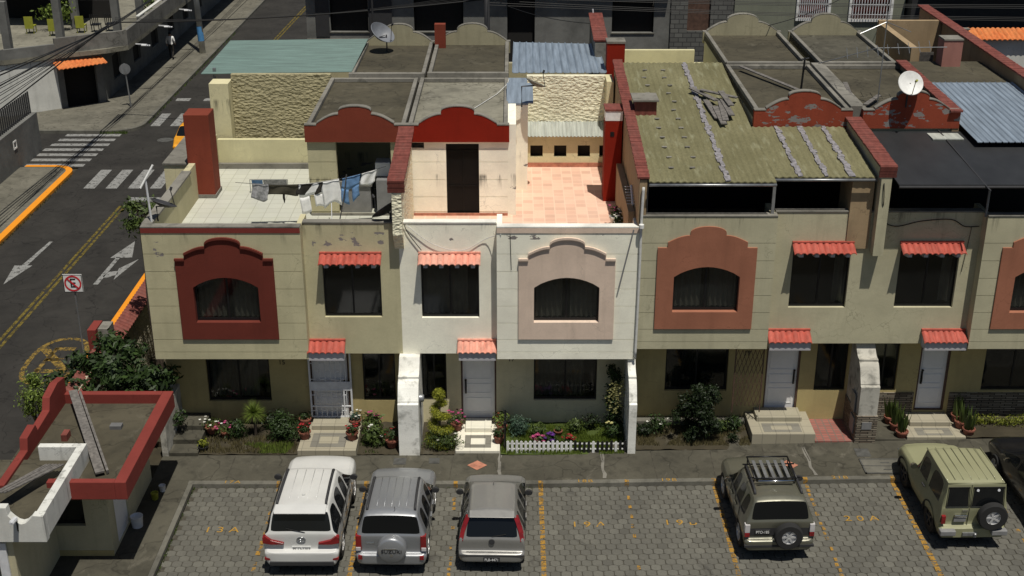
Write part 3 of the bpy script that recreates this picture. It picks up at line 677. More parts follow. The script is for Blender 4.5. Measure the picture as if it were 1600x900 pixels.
# ---------------------------------------------------------------- the four terraced houses
def house(label, xl, xr, xb0, xb1, dz, wall, low, frame, rim, curt, awn, band, groups, base_z, gw, dr, win_r, grow, mats_arch, ym=YM):
    """xb0..xb1 projecting block, the rest of xl..xr is the recessed block"""
    h = thing('terraced_house', label, 'house', ((xl + xr) / 2, YP, .12), 0, 'terraced houses in the row')
    zo, zt, zf = 2.76 + dz, 6.72 + dz, 5.6 + dz
    left_block = xb0 <= xl + .01
    rx0, rx1 = (xb1, xr) if left_block else (xl, xb0)
    # ground floor wall
    holes = [rect(a, b, c, d) for (a, b, c, d) in gw] + [rect(dr[0], dr[1], dr[2], dr[3])]
    panel_wall(h, 'lower_wall', rect(xl, xr, -.1, zo), holes, YG, YG + .22, 'cream_low_b_lit' if grow['cap'] == 'cap_white' else low)
    # projecting block
    fx0, fx1 = frame['x']; wx0, wx1, wz0, wzs, pk = frame['win']; hole = arch_hole(wx0, wx1, wz0, wzs, pk)
    coursed_wall(h, xb0, xb1, zo, zt, YP, wall, rect(wx0 - .2, wx1 + .2, wz0 - .2, wzs + pk + .1), grooves(dz))
    gable_front(h, 'window_surround', fx0, fx1, 3.4 + dz, 5.84 + dz, YP - .065, YP + .13, frame['mat'], (0, .16, .36, .44, .62), hole=hole, rim=rim, rimmat=frame.get('rimmat'))
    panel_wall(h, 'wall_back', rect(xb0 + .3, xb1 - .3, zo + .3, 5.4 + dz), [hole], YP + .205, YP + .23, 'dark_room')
    window(h, wx0, wx1, wz0, wzs, YP - .01, pk, curt[0], 1 if dz == 0 or True else 1)
    # returns and soffit
    for q0 in (xb0, xb1 - .15): m = MB(); m.box(q0, q0 + .15, YP + .2, YG + .22, zo, zt); m.build('return_wall', wall, h)
    m = MB(); m.box(xb0 + .15, xb1 - .15, YP + .2, YG + .22, zo, zo + .18)
    m.box(rx0, rx1, YR + .2, YG + .22, zo, zo + .18); m.build('soffit', low, h)
    # recessed block
    panel_wall(h, 'wall', rect(rx0, rx1, zo, zt), [rect(*win_r)], YR, YR + .2, wall)
    window(h, *win_r, YR - .01, 0, curt[1])
    # terrace slab, copings, side walls, shade boards inside
    m = MB(); m.box(xl + .1, xr - .1, YR + .21, YM2, zf - .25, zf); m.box(xb0 + .16, xb1 - .16, YP + .21, YR + .21, zf - .25, zf); m.build('terrace_floor', grow['floor'], h)
    m = MB(); m.box(xl + .05, xr - .05, YG + 1.5, YG + 1.55, .1, zf - .3); m.box(xl + .05, xr - .05, YR + .9, YG + 1.5, zo + .02, zo + .1); m.build('shade_board', 'dark_interior', h)  # near-black boards: darkness of the rooms put into their colour
    m = MB(); m.box(xb0 + .002, xb1 - .002, YP - .03, YP + .235, zt + .001, zt + .05); m.box(rx0 + .002, rx1 - .002, YR - .02, YR + .235, zt + .001, zt + .05); m.build('coping', grow['cap'], h, bevel=.01)
    if band:
        m = MB(); m.box(xb0 + .004, xb1 - .004, YP - .032, YP - .002, zt - .14, zt - .002); m.build('coping_band', band, h)
    m = MB(); m.box(xl, xl + .12, YG + .22, YM2 + .2, -.1, zf); m.box(xr - .12, xr, YG + .22, YM2 + .2, -.1, zf); m.build('side_wall', wall, h)
    # ground-floor windows, door, awnings
    for (a, b, c, d) in gw: window(h, a, b, c, d, YG - .02, 0, curt[2] if b - a > 1.2 else 0)
    door(h, *dr, YG, grow.get('handle', 1))
    a0, a1 = win_r[0] - .02, win_r[1] + .02
    awning(h, a0 - .03, a1 + .03, 5.83 + dz, 5.66 + dz, YR - .003, YR - .42, awn)
    awning(h, grow['dawn'][0], grow['dawn'][1], 3.17 + dz, 2.97 + dz, YR - .003, YR - .42, awn, box=True)
    return h
def room(parent, x0, x1, dz, wall, arch, z_arch=7.94, zr=8.33, door_x=None, extra=(), h=(0, .05, .33, .43, .57), roofmat='roof_concrete', archrim='cap_concrete', zf=5.6):
    """stair room on the terrace with its curved red parapet"""
    holes = [rect(*q) for q in extra]
    if door_x: holes.append(rect(*door_x))
    panel_wall(parent, 'room_wall', rect(x0, x1, zf + dz, z_arch + dz), holes, YM, YM + .18, wall)
    if door_x and dz == 0:
        m = MB(); zc = [zf + .13, 6.2, 6.75, 7.3, z_arch]
        for a, b in zip(zc, zc[1:]):
            for p, q in ((x0, door_x[0] - .001), (door_x[1] + .001, x1)):
                if extra and p == x0 and b > 7.7: b = 7.70
                m.box(p, q, YM - .014, YM - .001, a + .01, b - .01)
        m.build('wall_courses', wall, parent)
    m = MB(); m.box(x0, x0 + .15, YM + .18, YM2, zf + dz, zr + dz - .18); m.box(x1 - .15, x1, YM + .18, YM2, zf + dz, zr + dz - .18)
    m.box(x0 + .15, x1 - .15, YM + 2.6, YM + 2.7, zf + dz, zr + dz - .18); m.build('room_side_wall', wall, parent)
    ro = flat_roof(parent, x0, x1, YM + .02, YM2 + .1, zr + dz, roofmat)
    a = gable_front(parent, 'arched_parapet', x0 - .04, x1 + .04, z_arch + dz, zr + .12 + dz, YM - .1, YM + .1, arch, h, .12, .34)
    g = gable(x0 - .04, x1 + .04, z_arch + dz, zr + .12 + dz, .12, .34, h)[1:-1]; m = MB()
    for p, q in zip(g, g[1:]):
        if abs(p[0] - q[0]) < .004: continue
        m.add([(p[0], YM - .11, p[1] + .001), (q[0], YM - .11, q[1] + .001), (q[0], YM - .11, q[1] + .03), (p[0], YM - .11, p[1] + .03), (p[0], YM + .11, p[1] + .001), (q[0], YM + .11, q[1] + .001), (q[0], YM + .11, q[1] + .03), (p[0], YM + .11, p[1] + .03)], [(0, 3, 2, 1), (3, 7, 6, 2), (0, 4, 7, 3), (1, 2, 6, 5), (4, 5, 6, 7), (0, 1, 5, 4)])
    m.build('weathered_edge', archrim, a)
    m = MB(); m.box(x0 + .01, x1 - .01, YM - .03, YM + .0, zf + dz + .0, zf + dz + .08); m.build('skirting', 'cap_concrete' if roofmat == 'roof_concrete' else 'salmon_tile', parent)
    return ro

HA = house('cream corner house at the left end of the row, dark maroon window surround', -10.1, -3.12, -10.1, -5.76, 0, 'cream_a', 'cream_low',
    dict(x=(-9.25, -6.55), win=(-8.82, -7.02, 3.92, 4.98, .3), mat='maroon'), .05, (1, 0, 2), 'roof_tile', 'band_red', None, .12,
    [(-8.95, -7.1, .92, 2.45), (-4.37, -3.42, .95, 2.6)], (-5.92, -4.78, .28, 2.62), (-5.28, -3.66, 3.9, 5.62),
    dict(floor='tile_white', cap='cap_concrete', dawn=(-5.8, -4.74), handle=1), None)
HB = house('cream house second from the left, brightened in its colour, pale pink window surround', -3.12, 3.5, -.42, 3.5, 0, 'cream_b_lit', 'cream_low',
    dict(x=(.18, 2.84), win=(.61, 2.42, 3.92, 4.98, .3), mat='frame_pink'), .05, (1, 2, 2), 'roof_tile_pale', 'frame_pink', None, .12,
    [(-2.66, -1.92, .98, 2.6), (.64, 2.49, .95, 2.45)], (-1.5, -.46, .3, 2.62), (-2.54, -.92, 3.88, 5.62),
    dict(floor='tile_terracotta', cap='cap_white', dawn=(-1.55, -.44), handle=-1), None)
HC = house('greyish cream house third from the left, salmon window surround under a mossy roof', 3.5, 10.02, 3.5, 7.2, .32, 'cream_c', 'cream_low',
    dict(x=(3.98, 6.7), win=(4.46, 6.28, 4.24, 5.3, .3), mat='frame_salmon'), 0, (1, 3, 0), 'roof_tile', None, None, .3,
    [(4.49, 6.32, 1.27, 2.76), (8.88, 9.8, 1.28, 2.9)], (7.42, 8.42, .62, 2.92), (7.78, 9.38, 4.2, 5.92),
    dict(floor='roof_concrete', cap='cap_concrete', dawn=(7.24, 8.46), handle=1), None)
HD = house('grey cream house at the right end of the row under a black sheet roof', 10.02, 16.6, 12.88, 16.6, .32, 'cream_c', 'cream_low',
    dict(x=(13.4, 16.12), win=(13.86, 15.68, 4.22, 5.3, .3), mat='frame_salmon'), 0, (1, 3, 0), 'roof_tile', None, None, .3,
    [(10.5, 11.28, 1.28, 2.9), (13.8, 15.6, 1.28, 2.76)], (11.9, 12.78, .62, 2.92), (10.75, 12.4, 4.2, 5.92),
    dict(floor='roof_concrete', cap='cap_concrete', dawn=(11.62, 12.86), handle=-1), None)
HC['group'] = HD['group'] = HA['group'] = HB['group'] = 'terraced houses in the row'
# stone cladding under D's windows
for x0, x1 in ((10.5, 11.85), (12.9, 16.6)):
    m = MB(); m.box(x0, x1, YG - .03, YG - .002, .2, 1.22); m.build('stone_cladding', 'ledge_stone', HD)
# house numbers
for txt, x, z, p in (('15', -6.72, 2.2, HA), ('17', -.02, 2.3, HB), ('21', 13.15, 2.63, HD), ('19', 6.85, 2.5, HC)):
    word(txt, .2, (x, YG - .008, z), 'black_paint', 'house_number', (R(90), 0, 0), p, thick=.004)
# rooms on the terraces
room(HA, -6.1, -3.16, 0, 'cream_a', 'red_dull', door_x=(-5.25, -3.62, 5.62, 7.9))
room(HB, -3.08, -.12, 0, 'cream_b_lit', 'red_bright', door_x=(-1.97, -.99, 5.62, 7.86), extra=[(-3.02, -2.62, 7.72, 7.9)], roofmat='roof_concrete_b')
room(HC, 7.16, 9.98, .36, 'cream_c', 'red_orange', z_arch=8.0, zr=8.42)
room(HD, 10.36, 13.15, .36, 'cream_c', 'red_orange', z_arch=8.0, zr=8.42)
# B's terrace door: tall black frame with panes
m = MB(); m.prism(rect(-1.97, -.99, 5.62, 7.86), 'y', YM + .06, YM + .12, [rect(-1.93, -1.5, 6.55, 7.6), rect(-1.46, -1.03, 6.55, 7.6), rect(-1.93, -1.5, 5.68, 6.5), rect(-1.46, -1.03, 5.68, 6.5), rect(-1.93, -1.03, 7.65, 7.82)]); d = m.build('terrace_door', 'dim_glass', HB)
m = MB(); m.box(-1.93, -1.03, YM + .08, YM + .086, 5.66, 7.84); m.build('pane', 'dim_glass', d)
m = MB(); m.box(-2.2, -.8, YM + .5, YM + .55, 5.61, 8.1); m.build('shade_board', 'dark_interior', HB)  # added black board behind the door, room's darkness put into its colour
m = MB(); m.box(-3.02, -2.62, YM + .1, YM + .12, 7.72, 7.9); m.build('vent_window', 'black_metal', HB)
# B mid wall along the stair room, facing the terrace
m = MB(); m.box(-.12, .12, YM + .02, YM2 + .1, 5.6, 8.45); m.build('mid_wall', 'cream_b_lit', HB)
m = MB(); m.box(.12, .5, YM2 - 3.2, YM2 + .1, 5.6, 8.4); m.build('mid_wall', 'cream_b_lit', HB)
m = MB(); m.box(-.13, .51, YM2 - 3.21, YM2 + .1, 8.4, 8.46); m.mat('sheet_blue'); m.obox((.25, YM2 - 2.3, 8.55), (1, 0, 0), (0, 1, .15), (0, -.15, 1), .42, .8, .02); m.build('wall_top_sheet', 'galvanised', HB)
# B back wall of the terrace: openings, small roof, textured wall above
panel_wall(HB, 'back_wall', rect(.5, 3.4, 5.6, 6.75), [rect(a, a + .42, 5.95, 6.35) for a in (.62, 1.42, 2.22, 2.95)], YM2 - .75, YM2 - .6, 'yellow_wall')
m = MB(); m.box(.5, 3.4, YM2 - .5, YM2 - .46, 5.6, 6.7); m.build('shade_board', 'dark_room', HB)  # added dark board: shade within the openings put into its colour
m = MB(); m.box(.12, 3.4, YM2 - .79, YM2 - .755, 5.6, 5.75); m.build('skirting', 'salmon_tile', HB)
corrugated('lean_to_roof', [(.5, YM2 - .95, 6.72), (3.15, YM2 - .95, 6.72), (.5, YM2 - .02, 6.98), (3.15, YM2 - .02, 6.98)], 22, .018, 'sheet_pale', HB)
m = MB(); m.box(.5, 3.13, YM2, YM2 + .2, 6.6, 8.55); m.build('textured_wall', 'rough_bright', HB)
m = MB(); m.box(3.13, 3.36, YM2 - .8, YM2 + .2, 5.6, 8.55); m.build('corner_wall', 'cream_yard', HB)
# A: terrace parapets, yellow back wall, textured wall
m = MB(); m.box(-10.1, -9.9, YP + .2, 7.3, 2.7, 6.7); m.box(-10.1, -9.9, 7.3, 11.3, 2.7, 6.75); m.build('side_parapet', 'cream_a', HA)
m = MB(); m.box(-10.13, -9.84, YP + .24, 7.3, 6.701, 6.76); m.build('coping', 'cap_concrete', HA)
m = MB(); m.box(-10.98, -10.12, 8.4, 11.6, -.1, 6.6); m.build('annex_wall', 'cream_yard', HA)
m = MB(); m.box(-11.02, -10.1, 8.36, 11.6, 6.601, 6.66); m.build('coping', 'cap_concrete', HA)
m = MB(); m.box(-9.9, -6.12, 11.25, 11.42, 5.6, 6.58); m.build('back_parapet', 'yellow_wall', HA)
m = MB(); m.box(-9.9, -6.12, 11.1, 11.24, 5.602, 5.78); m.build('skirting', 'cap_concrete', HA)
m = MB(); m.box(-9.45, -6.1, 12.1, 12.3, 5.4, 8.6); m.build('textured_wall', 'rough_cream', HA)
m = MB(); m.box(-10.1, -9.46, 11.6, 12.3, 5.4, 8.4); m.build('corner_wall', 'cream_yard', HA)
# red towers
m = MB(); m.box(-10.14, -9.36, 8.1, 8.9, 5.7, 8.3); m.build('chimney_tower', 'red_dull', HA, bevel=.015)
m = MB(); m.box(-10.17, -9.33, 8.07, 8.93, 5.6, 5.72); m.build('tower_base', 'cap_concrete', HA)
m = MB(); m.mat('red_bright').box(2.86, 3.38, 7.8, 8.5, 5.6, 8.2); m.mat('white_paint').box(2.855, 3.385, 7.795, 8.3, 8.2, 8.5); m.mat('brick_cap').box(2.84, 3.4, 7.78, 8.5, 8.5, 8.56); m.mat('black_metal').box(3.02, 3.14, 7.79, 7.8, 7.7, 7.85); m.build('chimney_tower', None, HB)
# party wall copings
m = MB(); m.prism([(YP - .0, 6.5), (YP, 8.02), (3.4, 8.05), (4.6, 8.15), (6.4, 8.36), (6.4, 5.6), (3, 5.6)], 'x', -3.24, -2.98); m.build('party_wall', 'rough_bright', HB)
brick_cap(HB, [(YP - .02, 7.72), (YP - .06, 8.02), (3.4, 8.07), (4.6, 8.17), (6.38, 8.38)], -3.34, -2.88)
m = MB(); m.prism([(YP, 5.6), (YP, 8.08), (6.4, 8.5), (12.1, 9.1), (12.1, 5.6)], 'x', 3.42, 3.62); m.build('party_wall', 'ochre_wall', HC)
brick_cap(HC, [(YP - .04, 8.12), (6.4, 8.52), (12.1, 9.05)], 3.36, 3.68)
m = MB(); m.prism([(YP, 5.9), (YP, 8.36), (6.4, 8.62), (6.4, 5.9)], 'x', 9.88, 10.16); m.build('party_wall', 'cream_c', HD)
brick_cap(HD, [(YP - .02, 8.15), (YP - .06, 8.42), (6.4, 8.66)], 9.8, 10.26)
m = MB(); m.prism([(YM + .12, 8.3), (YM + .12, 8.98), (12.1, 9.0), (12.1, 8.3)], 'x', 10.0, 10.34); m.build('party_wall', 'cap_concrete', HD)
m = MB(); m.prism([(6.42, 6), (6.42, 8.86), (12.2, 8.98), (12.2, 6)], 'x', 13.0, 13.2); m.build('party_wall', 'ochre_wall', HD)
brick_cap(HD, [(6.3, 8.86), (12.2, 9.0)], 12.86, 13.22)
# C: mossy sheet roof over the terrace (front eave lower, right half ends at the room)
MZ = lambda y: 8.08 + .088 * (y - 2.2)
m = MB()
def mossrib(x0, x1, y0, y1):
    k = int((x1 - x0) / .177)
    def f(u, v):
        x, y = x0 + (x1 - x0) * u, y0 + (y1 - y0) * v; ov = ((y - y0) / 1.6) % 1
        return (x, y, MZ(y) - .012 + .014 * math.sin(u * k * 2 * math.pi) - .016 * ov + .01 * noise.noise((x, y * .7, 0)))
    m.grid(f, k * 6, max(6, int((y1 - y0) / .16)), (0, 0, -.03))
mossrib(3.66, 7.05, 2.28, 12.3); mossrib(7.052, 9.78, 2.6, 6.35)
roofC = m.build('mossy_roof', 'mossy_sheet', HC, smooth=35)
jr = random.Random(5)
for x, y0, y1 in ((5.75, 2.3, 12.2), (7.75, 2.62, 6.3), (8.45, 2.62, 6.3), (9.15, 2.62, 6.3)):
    n = int((y1 - y0) / .16); m = MB()
    for i in range(n):
        y = y0 + (y1 - y0) * (i + .5) / n; w_ = .045 + jr.random() * .05; m.obox((x + jr.uniform(-.03, .03), y, MZ(y) + .012), (1, jr.uniform(-.4, .4), 0), (0, 1, .088), (0, -.088, 1), w_, .1, .014)
    m.build('sealed_joint', 'joint_tar', roofC)
m = MB()
for x in (4.3, 4.95): 
    for k_ in range(12):
        y = 3.2 + k_ * .75; m.obox((x + (.06 if k_ % 2 else 0) + jr.uniform(-.05, .05), y, MZ(y) + .012), (1, 0, 0), (0, 1, .088), (0, -.088, 1), .07, .035, .012)
m.build('fixing_plate', 'cap_concrete', roofC)
m = MB(); m.tube([(3.66, 2.22, 8.0), (7.05, 2.22, 8.0)], .04, 8); m.tube([(7.05, 2.53, 8.04), (9.82, 2.53, 8.04)], .04, 8); m.build('gutter', 'galvanised', roofC, smooth=True)
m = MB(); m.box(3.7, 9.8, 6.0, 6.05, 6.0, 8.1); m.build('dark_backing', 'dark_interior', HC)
m = MB(); m.box(3.66, 3.68, 2.6, 12, 6, MZ(2.6)); m.box(7.02, 7.1, 2.5, 2.58, 7.0, 8.0); m.build('roof_post', 'grey_paint', HC)
m = MB(); m.box(9.2, 9.8, 2.7, 3.9, 6.0, 8.0); m.build('storage_closet', 'ochre_wall', HC)
# D: black sheet roof
DZ = lambda y: 7.98 + .06 * (y - 2.2)
m = MB(); m.box(10.3, 16.4, 2.2, 6.4, 0, .04); m.v = [(x, y, z + DZ(y)) for x, y, z in m.v]; roofD = m.build('black_sheet_roof', 'sheet_dark', HD)
m = MB()
for x in (12.6, 14.9): m.obox((x, 4.1, DZ(4.1) + .05), (1, 0, 0), (0, 1, .07), (0, -.07, 1), .02, 2.3, .01)
m.tube([(10.3, 2.17, 7.96), (16.4, 2.17, 7.96)], .04, 8); m.build('sheet_joint', 'plastic_dark', roofD)
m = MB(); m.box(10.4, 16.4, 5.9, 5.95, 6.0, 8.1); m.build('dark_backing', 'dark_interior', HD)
m = MB()
for x in (12.86,): m.box(x - .025, x + .025, 2.5, 2.55, 7.0, 7.95)
m.build('roof_post', 'grey_paint', HD)
m = MB(); m.box(12.2, 13.1, 5.6, 6.2, 8.24, 8.28); m.build('loose_panel', 'sheet_pale', roofD)
# D right side: corrugated sheet and grey slab behind the room
corrugated('corrugated_roof', [(13.26, 10.9, 8.62), (16.35, 10.9, 8.62), (13.26, 5.0, 8.36), (16.35, 5.0, 8.36)], 17, .03, 'sheet_blue', HD, mode='rib')
m = MB(); m.box(13.25, 16.35, 10.95, 14.0, 8.4, 8.6); m.build('grey_slab', 'roof_concrete', HD)
m = MB(); m.box(13.3, 16.38, 13.85, 13.99, 5, 8.39); m.build('back_wall', 'ochre_wall', HD)
# dividing walls on the ground floor
fin(HB, -2.92, 2.76, .29, mat='bright_white'); fin(HB, 3.4, 2.76, .11, mat='bright_white'); fin(HD, 10.14, 3.08, .27, mat='old_white', base='ledge_stone', face=1.95, y_top=2.95)
m = MB(); m.box(10.0, 10.28, 1.9, 1.92, .75, .98); m.box(9.81, 9.84, 2.1, 2.5, .5, 1.0); m.box(9.81, 9.84, 2.2, 2.6, 1.15, 1.7); m.build('meter_box', 'grey_paint', HD)
# A's garden side wall
m = MB(); m.box(-9.95, -9.78, 1.45, 3.3, .1, 1.5); m.box(-11.6, -9.95, 3.1, 3.3, .1, 1.9); m.build('garden_wall', 'old_white', HA)
# ---------------------------------------------------------------- houses of the row behind, backs towards us
def back_house(label, xl, xr, rx0, rx1, z, wall='cream_c', arch='cap_concrete', flip=False):
    h = thing('terraced_house', label, 'house', ((xl + xr) / 2, 17, .12), 0, 'houses of the row behind')
    m = MB(); m.box(xl, xr, 21.0, 21.2, 0, 6.9); m.box(xl, xr, 12.32, 21.0, 5.3, 5.6); m.box(xl, xl + .12, 12.32, 21, -.1, 6.3); m.box(xr - .12, xr, 12.32, 21, -.1, 6.3)
    m.box(xl, xr, 12.31, 12.45, 0, 5.3); m.build('wall', wall, h)
    m = MB(); m.box(rx0, rx1, 12.33, 17.4, 5.6, z - .19); m.build('room_wall', wall, h)
    flat_roof(h, rx0, rx1, 12.33, 17.55, z, 'roof_concrete', sides='lr')
    m = MB(); m.box(rx0, rx1, 12.2, 12.4, z - .1, z + .2); m.build('ridge_wall', 'cap_concrete', h)
    gable_front(h, 'arched_parapet', rx0 - .05, rx1 + .05, z - .3, z + .12, 17.45, 17.65, arch, (0, .03, .36, .42, .66), .05, .30)
    m = MB(); g = gable(rx0 - .05, rx1 + .05, z - .3, z + .12, .05, .30, (0, .03, .36, .42, .66))[1:-1]
    for p, q in zip(g, g[1:]):
        if abs(p[0] - q[0]) < .004: continue
        m.obox(((p[0] + q[0]) / 2, 17.56, (p[1] + q[1]) / 2 + .02), (q[0] - p[0], 0, q[1] - p[1]), (0, 1, 0), (-(q[1] - p[1]), 0, q[0] - p[0]), abs(q[0] - p[0]) * .53 + .005, .11, .012)
    m.build('weathered_edge', 'cap_concrete', h)
    return h
plaster('cream_back', (.36, .33, .22), .8)
B1 = back_house('back-row house whose flat roof carries the big grey dish', -10.1, -2.8, -5.5, -2.95, 8.4, 'cream_back', 'cream_back')
B2 = back_house('back-row house with blue-grey ribbed metal roof beside a flat concrete one', -2.8, 3.4, -2.85, -.12, 8.42, 'cream_back', 'cream_back')
B3 = back_house('back-row house with a pale yellow parapet and a dark flat roof', 3.42, 10.05, 7.2, 10.0, 8.78, 'yellow_wall', 'cream_back')
B4 = back_house('back-row house with the palest concrete flat roof', 10.07, 13.9, 10.4, 13.0, 8.78, 'cream_back', 'cream_back')
m = MB(); m.box(10.56, 12.84, 12.45, 17.4, 8.781, 8.80); m.build('roof_screed', 'sidewalk', B4)
# sheet-metal covers
o = corrugated('green_metal_roof', [(-10.35, 11.0, 8.78), (-5.35, 11.4, 8.78), (-10.3, 15.4, 8.85), (-5.5, 16.3, 8.85)], 1, .0, 'sheet_green', B1)
bpy.data.objects.remove(o)
m = MB(); n = 40
def gr(u, v):
    x = -10.5 + 5.05 * v + .1 * u; y = 12.36 + 4.5 * u + .06 * v * 5; return (x, y, 8.56 + .16 * u + .022 * math.sin(u * n * 2 * math.pi))
m.grid(gr, n * 6, 6, (0, 0, -.02)); m.build('green_metal_roof', 'sheet_green', B1, smooth=35)
for x, y in ((-10.1, 12.6), (-10.1, 16.3)):
    m = MB(); m.box(x - .05, x + .05, y - .05, y + .05, 5.6, 8.7); m.build('roof_post', 'galvanised', B1)
corrugated('ribbed_metal_roof', [(0.0, 12.34, 8.6), (3.2, 12.34, 8.6), (0.05, 16.2, 8.8), (3.1, 15.9, 8.8)], 13, .035, 'sheet_blue', B2, mode='rib')
m = MB(); m.mat('red_bright').box(3.2, 3.8, 12.5, 13.1, 5.6, 9.55); m.mat('cap_concrete').box(3.18, 3.82, 12.48, 13.12, 9.551, 9.62); m.build('chimney_tower', None, B3)
m = MB(); m.prism([(14.2, 5), (14.2, 9.2), (17.5, 9.5), (17.5, 5)], 'x', 2.9, 3.3); m.build('party_wall', 'cap_concrete', B2)
brick_cap(B2, [(14.2, 9.25), (17.5, 9.55)], 2.85, 3.35)
m = MB(); m.box(4.3, 7.2, 19.8, 20.0, 5.6, 7.7); m.build('yellow_parapet', 'yellow_wall', B3)
m = MB(); m.tube([(3.05, 17.5, 9.2), (3.0, 17.5, 9.75)], .03); m.build('vent_pipe', 'white_metal', B2)
m = MB(); m.mat('red_dull').box(-2.86, -2.46, 16.9, 17.2, 8.4, 9.3); m.build('chimney_block', None, B1)
# building beyond the party wall on the far right: ochre pen, pink tower, long brick-capped wall
h = thing('walled_house', 'ochre house at the right edge with pink tower and long brick-capped wall', 'house', (15, 14, 0))
m = MB(); m.box(14.0, 14.25, 14.3, 18.6, 5, 9.0); m.box(14.0, 16.4, 18.6, 18.8, 5, 9.1); m.build('wall', 'ochre_wall', h)
m = MB(); m.box(14.75, 15.4, 13.2, 13.85, 8.4, 9.5); m.build('tower', 'pink_tower', h)
m = MB(); m.box(14.74, 15.41, 13.18, 13.87, 9.501, 9.55); m.build('tower_cap', 'cap_concrete', h)
m = MB(); m.prism([(6.4, 5), (6.4, 8.95), (21.5, 9.1), (21.5, 5)], 'x', 16.42, 16.62); m.build('long_wall', 'ochre_wall', h)
brick_cap(h, [(6.4, 8.95), (21.5, 9.1)], 16.3, 16.74, .12)
m = MB()
for k in range(18): m.box(14.26 + k * .027, 14.275 + k * .027, 14.1, 14.14, 7.6, 8.9)
m.build('cane_screen', 'wood_old', h)
m = MB(); m.box(16.8, 60, 8, 20, 5.5, 5.7); m.box(17, 60, 20, 20.2, 0, 6.6); m.build('dark_yard', 'dark_room', h)

# ---------------------------------------------------------------- far side of the back street
g = thing('grey_building', 'long unfinished grey rendered building with black unglazed windows across the back street', 'building', (-2, 37, 0))
op = [(-9.1, -5.9, 5.0, 6.55), (-3.9, -1.1, 5.0, 6.9), (.2, 1.3, 2.5, 7.5), (5.1, 7.4, 5.0, 6.9)]
op = [(a, b, c, d) for a, b, c, d in ((-9.55, -7.55, 4.85, 7.0), (-5.15, -2.55, 4.85, 7.0), (-.25, 1.2, 3.2, 7.4), (5.25, 7.45, 4.8, 6.45))]
panel_wall(g, 'wall', rect(-10.8, 8.3, -.1, 9.2), [rect(*q) for q in op] + [rect(-8.0, -6.4, 1, 2.5)], 37, 37.25, 'render_grey')
m = MB(); m.box(-10.8, -10.6, 37.25, 52, -.1, 9.2); m.box(-10.8, 8.3, 37.25, 52, 9.0, 9.2); m.box(-10.6, 8.3, 41, 41.1, 0, 9); m.build('side_wall', 'render_grey', g)
m = MB(); m.box(-10.82, -5.3, 36.93, 36.998, 4.35, 4.5); m.box(-10.9, 8.3, 36.4, 36.99, 7.55, 7.8); m.build('ledge', 'cap_concrete', g)
for a, b, c, d in op:
    m = MB(); m.box(a + .05, b - .05, 37.27, 37.3, c, d); f = m.build('window', 'dark_interior', g)
    m = MB(); m.box(a - .05, b + .05, 36.95, 37.2, c - .06, c - .002); m.build('sill', 'curb', f)
m = MB(); m.box(-10.3, -9.6, 36.93, 36.99, 4.6, 7.0); m.build('dark_panel', 'plastic_dark', g); m = MB(); m.box(-7.5, -6.3, 36.93, 36.99, 4.6, 7.2); m.build('dark_panel', 'plastic_dark', g)
g = thing('block_building', 'unplastered cinder block building between the grey and the green facades', 'building', (9, 37, 0))
m = MB(); m.prism(rect(8.32, 11.6, 0, 9), 'y', 36.9, 37.1, [rect(9.2, 10.4, 4.9, 7.2)]); m.build('wall', 'cinder_wall', g)
m = MB(); m.box(9.2, 10.4, 37.05, 37.09, 4.9, 7.2); m.build('door', 'brown_wood', g)
m = MB(); m.box(8.32, 11.6, 37.1, 48, 8.8, 9); m.box(8.32, 8.5, 37.1, 48, 0, 8.8); m.build('roof', 'roof_concrete', g)
g = thing('green_building', 'grey-green plastered building with two white-framed barred windows', 'building', (16, 37, 0))
wi = [(14.95, 16.5, 5.6, 7.6), (17.7, 19.75, 5.55, 7.6)]
panel_wall(g, 'wall', rect(11.62, 20.5, -.1, 9.2), [rect(*q) for q in wi], 36.8, 37.05, 'green_wall')
m = MB(); m.box(20.3, 20.5, 37.05, 50, 0, 9.2); m.box(11.62, 20.5, 37.05, 50, 9.2, 9.4); m.build('roof', 'roof_concrete', g)
for a, b, c, d in wi:
    m = MB(); m.prism(rect(a - .12, b + .12, c - .12, d), 'y', 36.7, 36.85, [rect(a + .01, b - .01, c + .01, d - .1)]); f = m.build('window', 'white_paint', g)
    m = MB(); m.box(a, b, 36.98, 37.0, c, d); m.build('pane', 'maroon', f)
    m = MB()
    for k in range(14): x = a + (b - a) * (k + .5) / 14; m.box(x - .02, x + .02, 36.66, 36.69, c, d)
    for k in range(4): z = c + (d - c) * (k + .5) / 4; m.box(a, b, 36.655, 36.66 + .03, z - .02, z + .02)
    m.build('bars', 'white_metal', f)
g = thing('dark_shed', 'black open shed behind the orange clay tiled wall', 'shed', (26, 34, 0))
m = MB(); m.box(20.6, 45, 36, 48, 0, 7.6); m.build('wall', 'plastic_dark', g)
m = MB(); m.box(21, 45, 34.5, 36, 7.3, 7.4); m.build('roof', 'sheet_dark', g)
g = thing('garden_wall', 'white wall with a bright orange clay tile top at the right edge', 'wall', (25, 30, 0))
m = MB(); m.box(21.4, 34, 30, 30.25, 0, 5.9); m.build('wall', 'white_wall', g)
m = MB(); m.grid(lambda u, v: (21.2 + 13 * u, 29.75 + 1.1 * v, 5.95 + .38 * v + wavy(13 * u, .24, .07) - .03 * math.floor(v * 2.99)), 420, 6, (0, 0, -.03)); m.build('tile_top', 'roof_tile_orange', g, smooth=35)
g = thing('block_wall', 'low grey block wall with pale top left of the orange tiled wall', 'wall', (20, 28, 0))
m = MB(); m.box(17.5, 21.2, 29, 29.2, 0, 6.6); m.build('wall', 'block_grey', g)
m = MB(); m.box(17.45, 21.25, 28.95, 29.25, 6.6, 6.66); m.build('coping', 'cap_concrete', g)
g = thing('lean_to', 'small shed roof of orange clay tiles behind the pale flat roof', 'shed', (14, 24, 0))
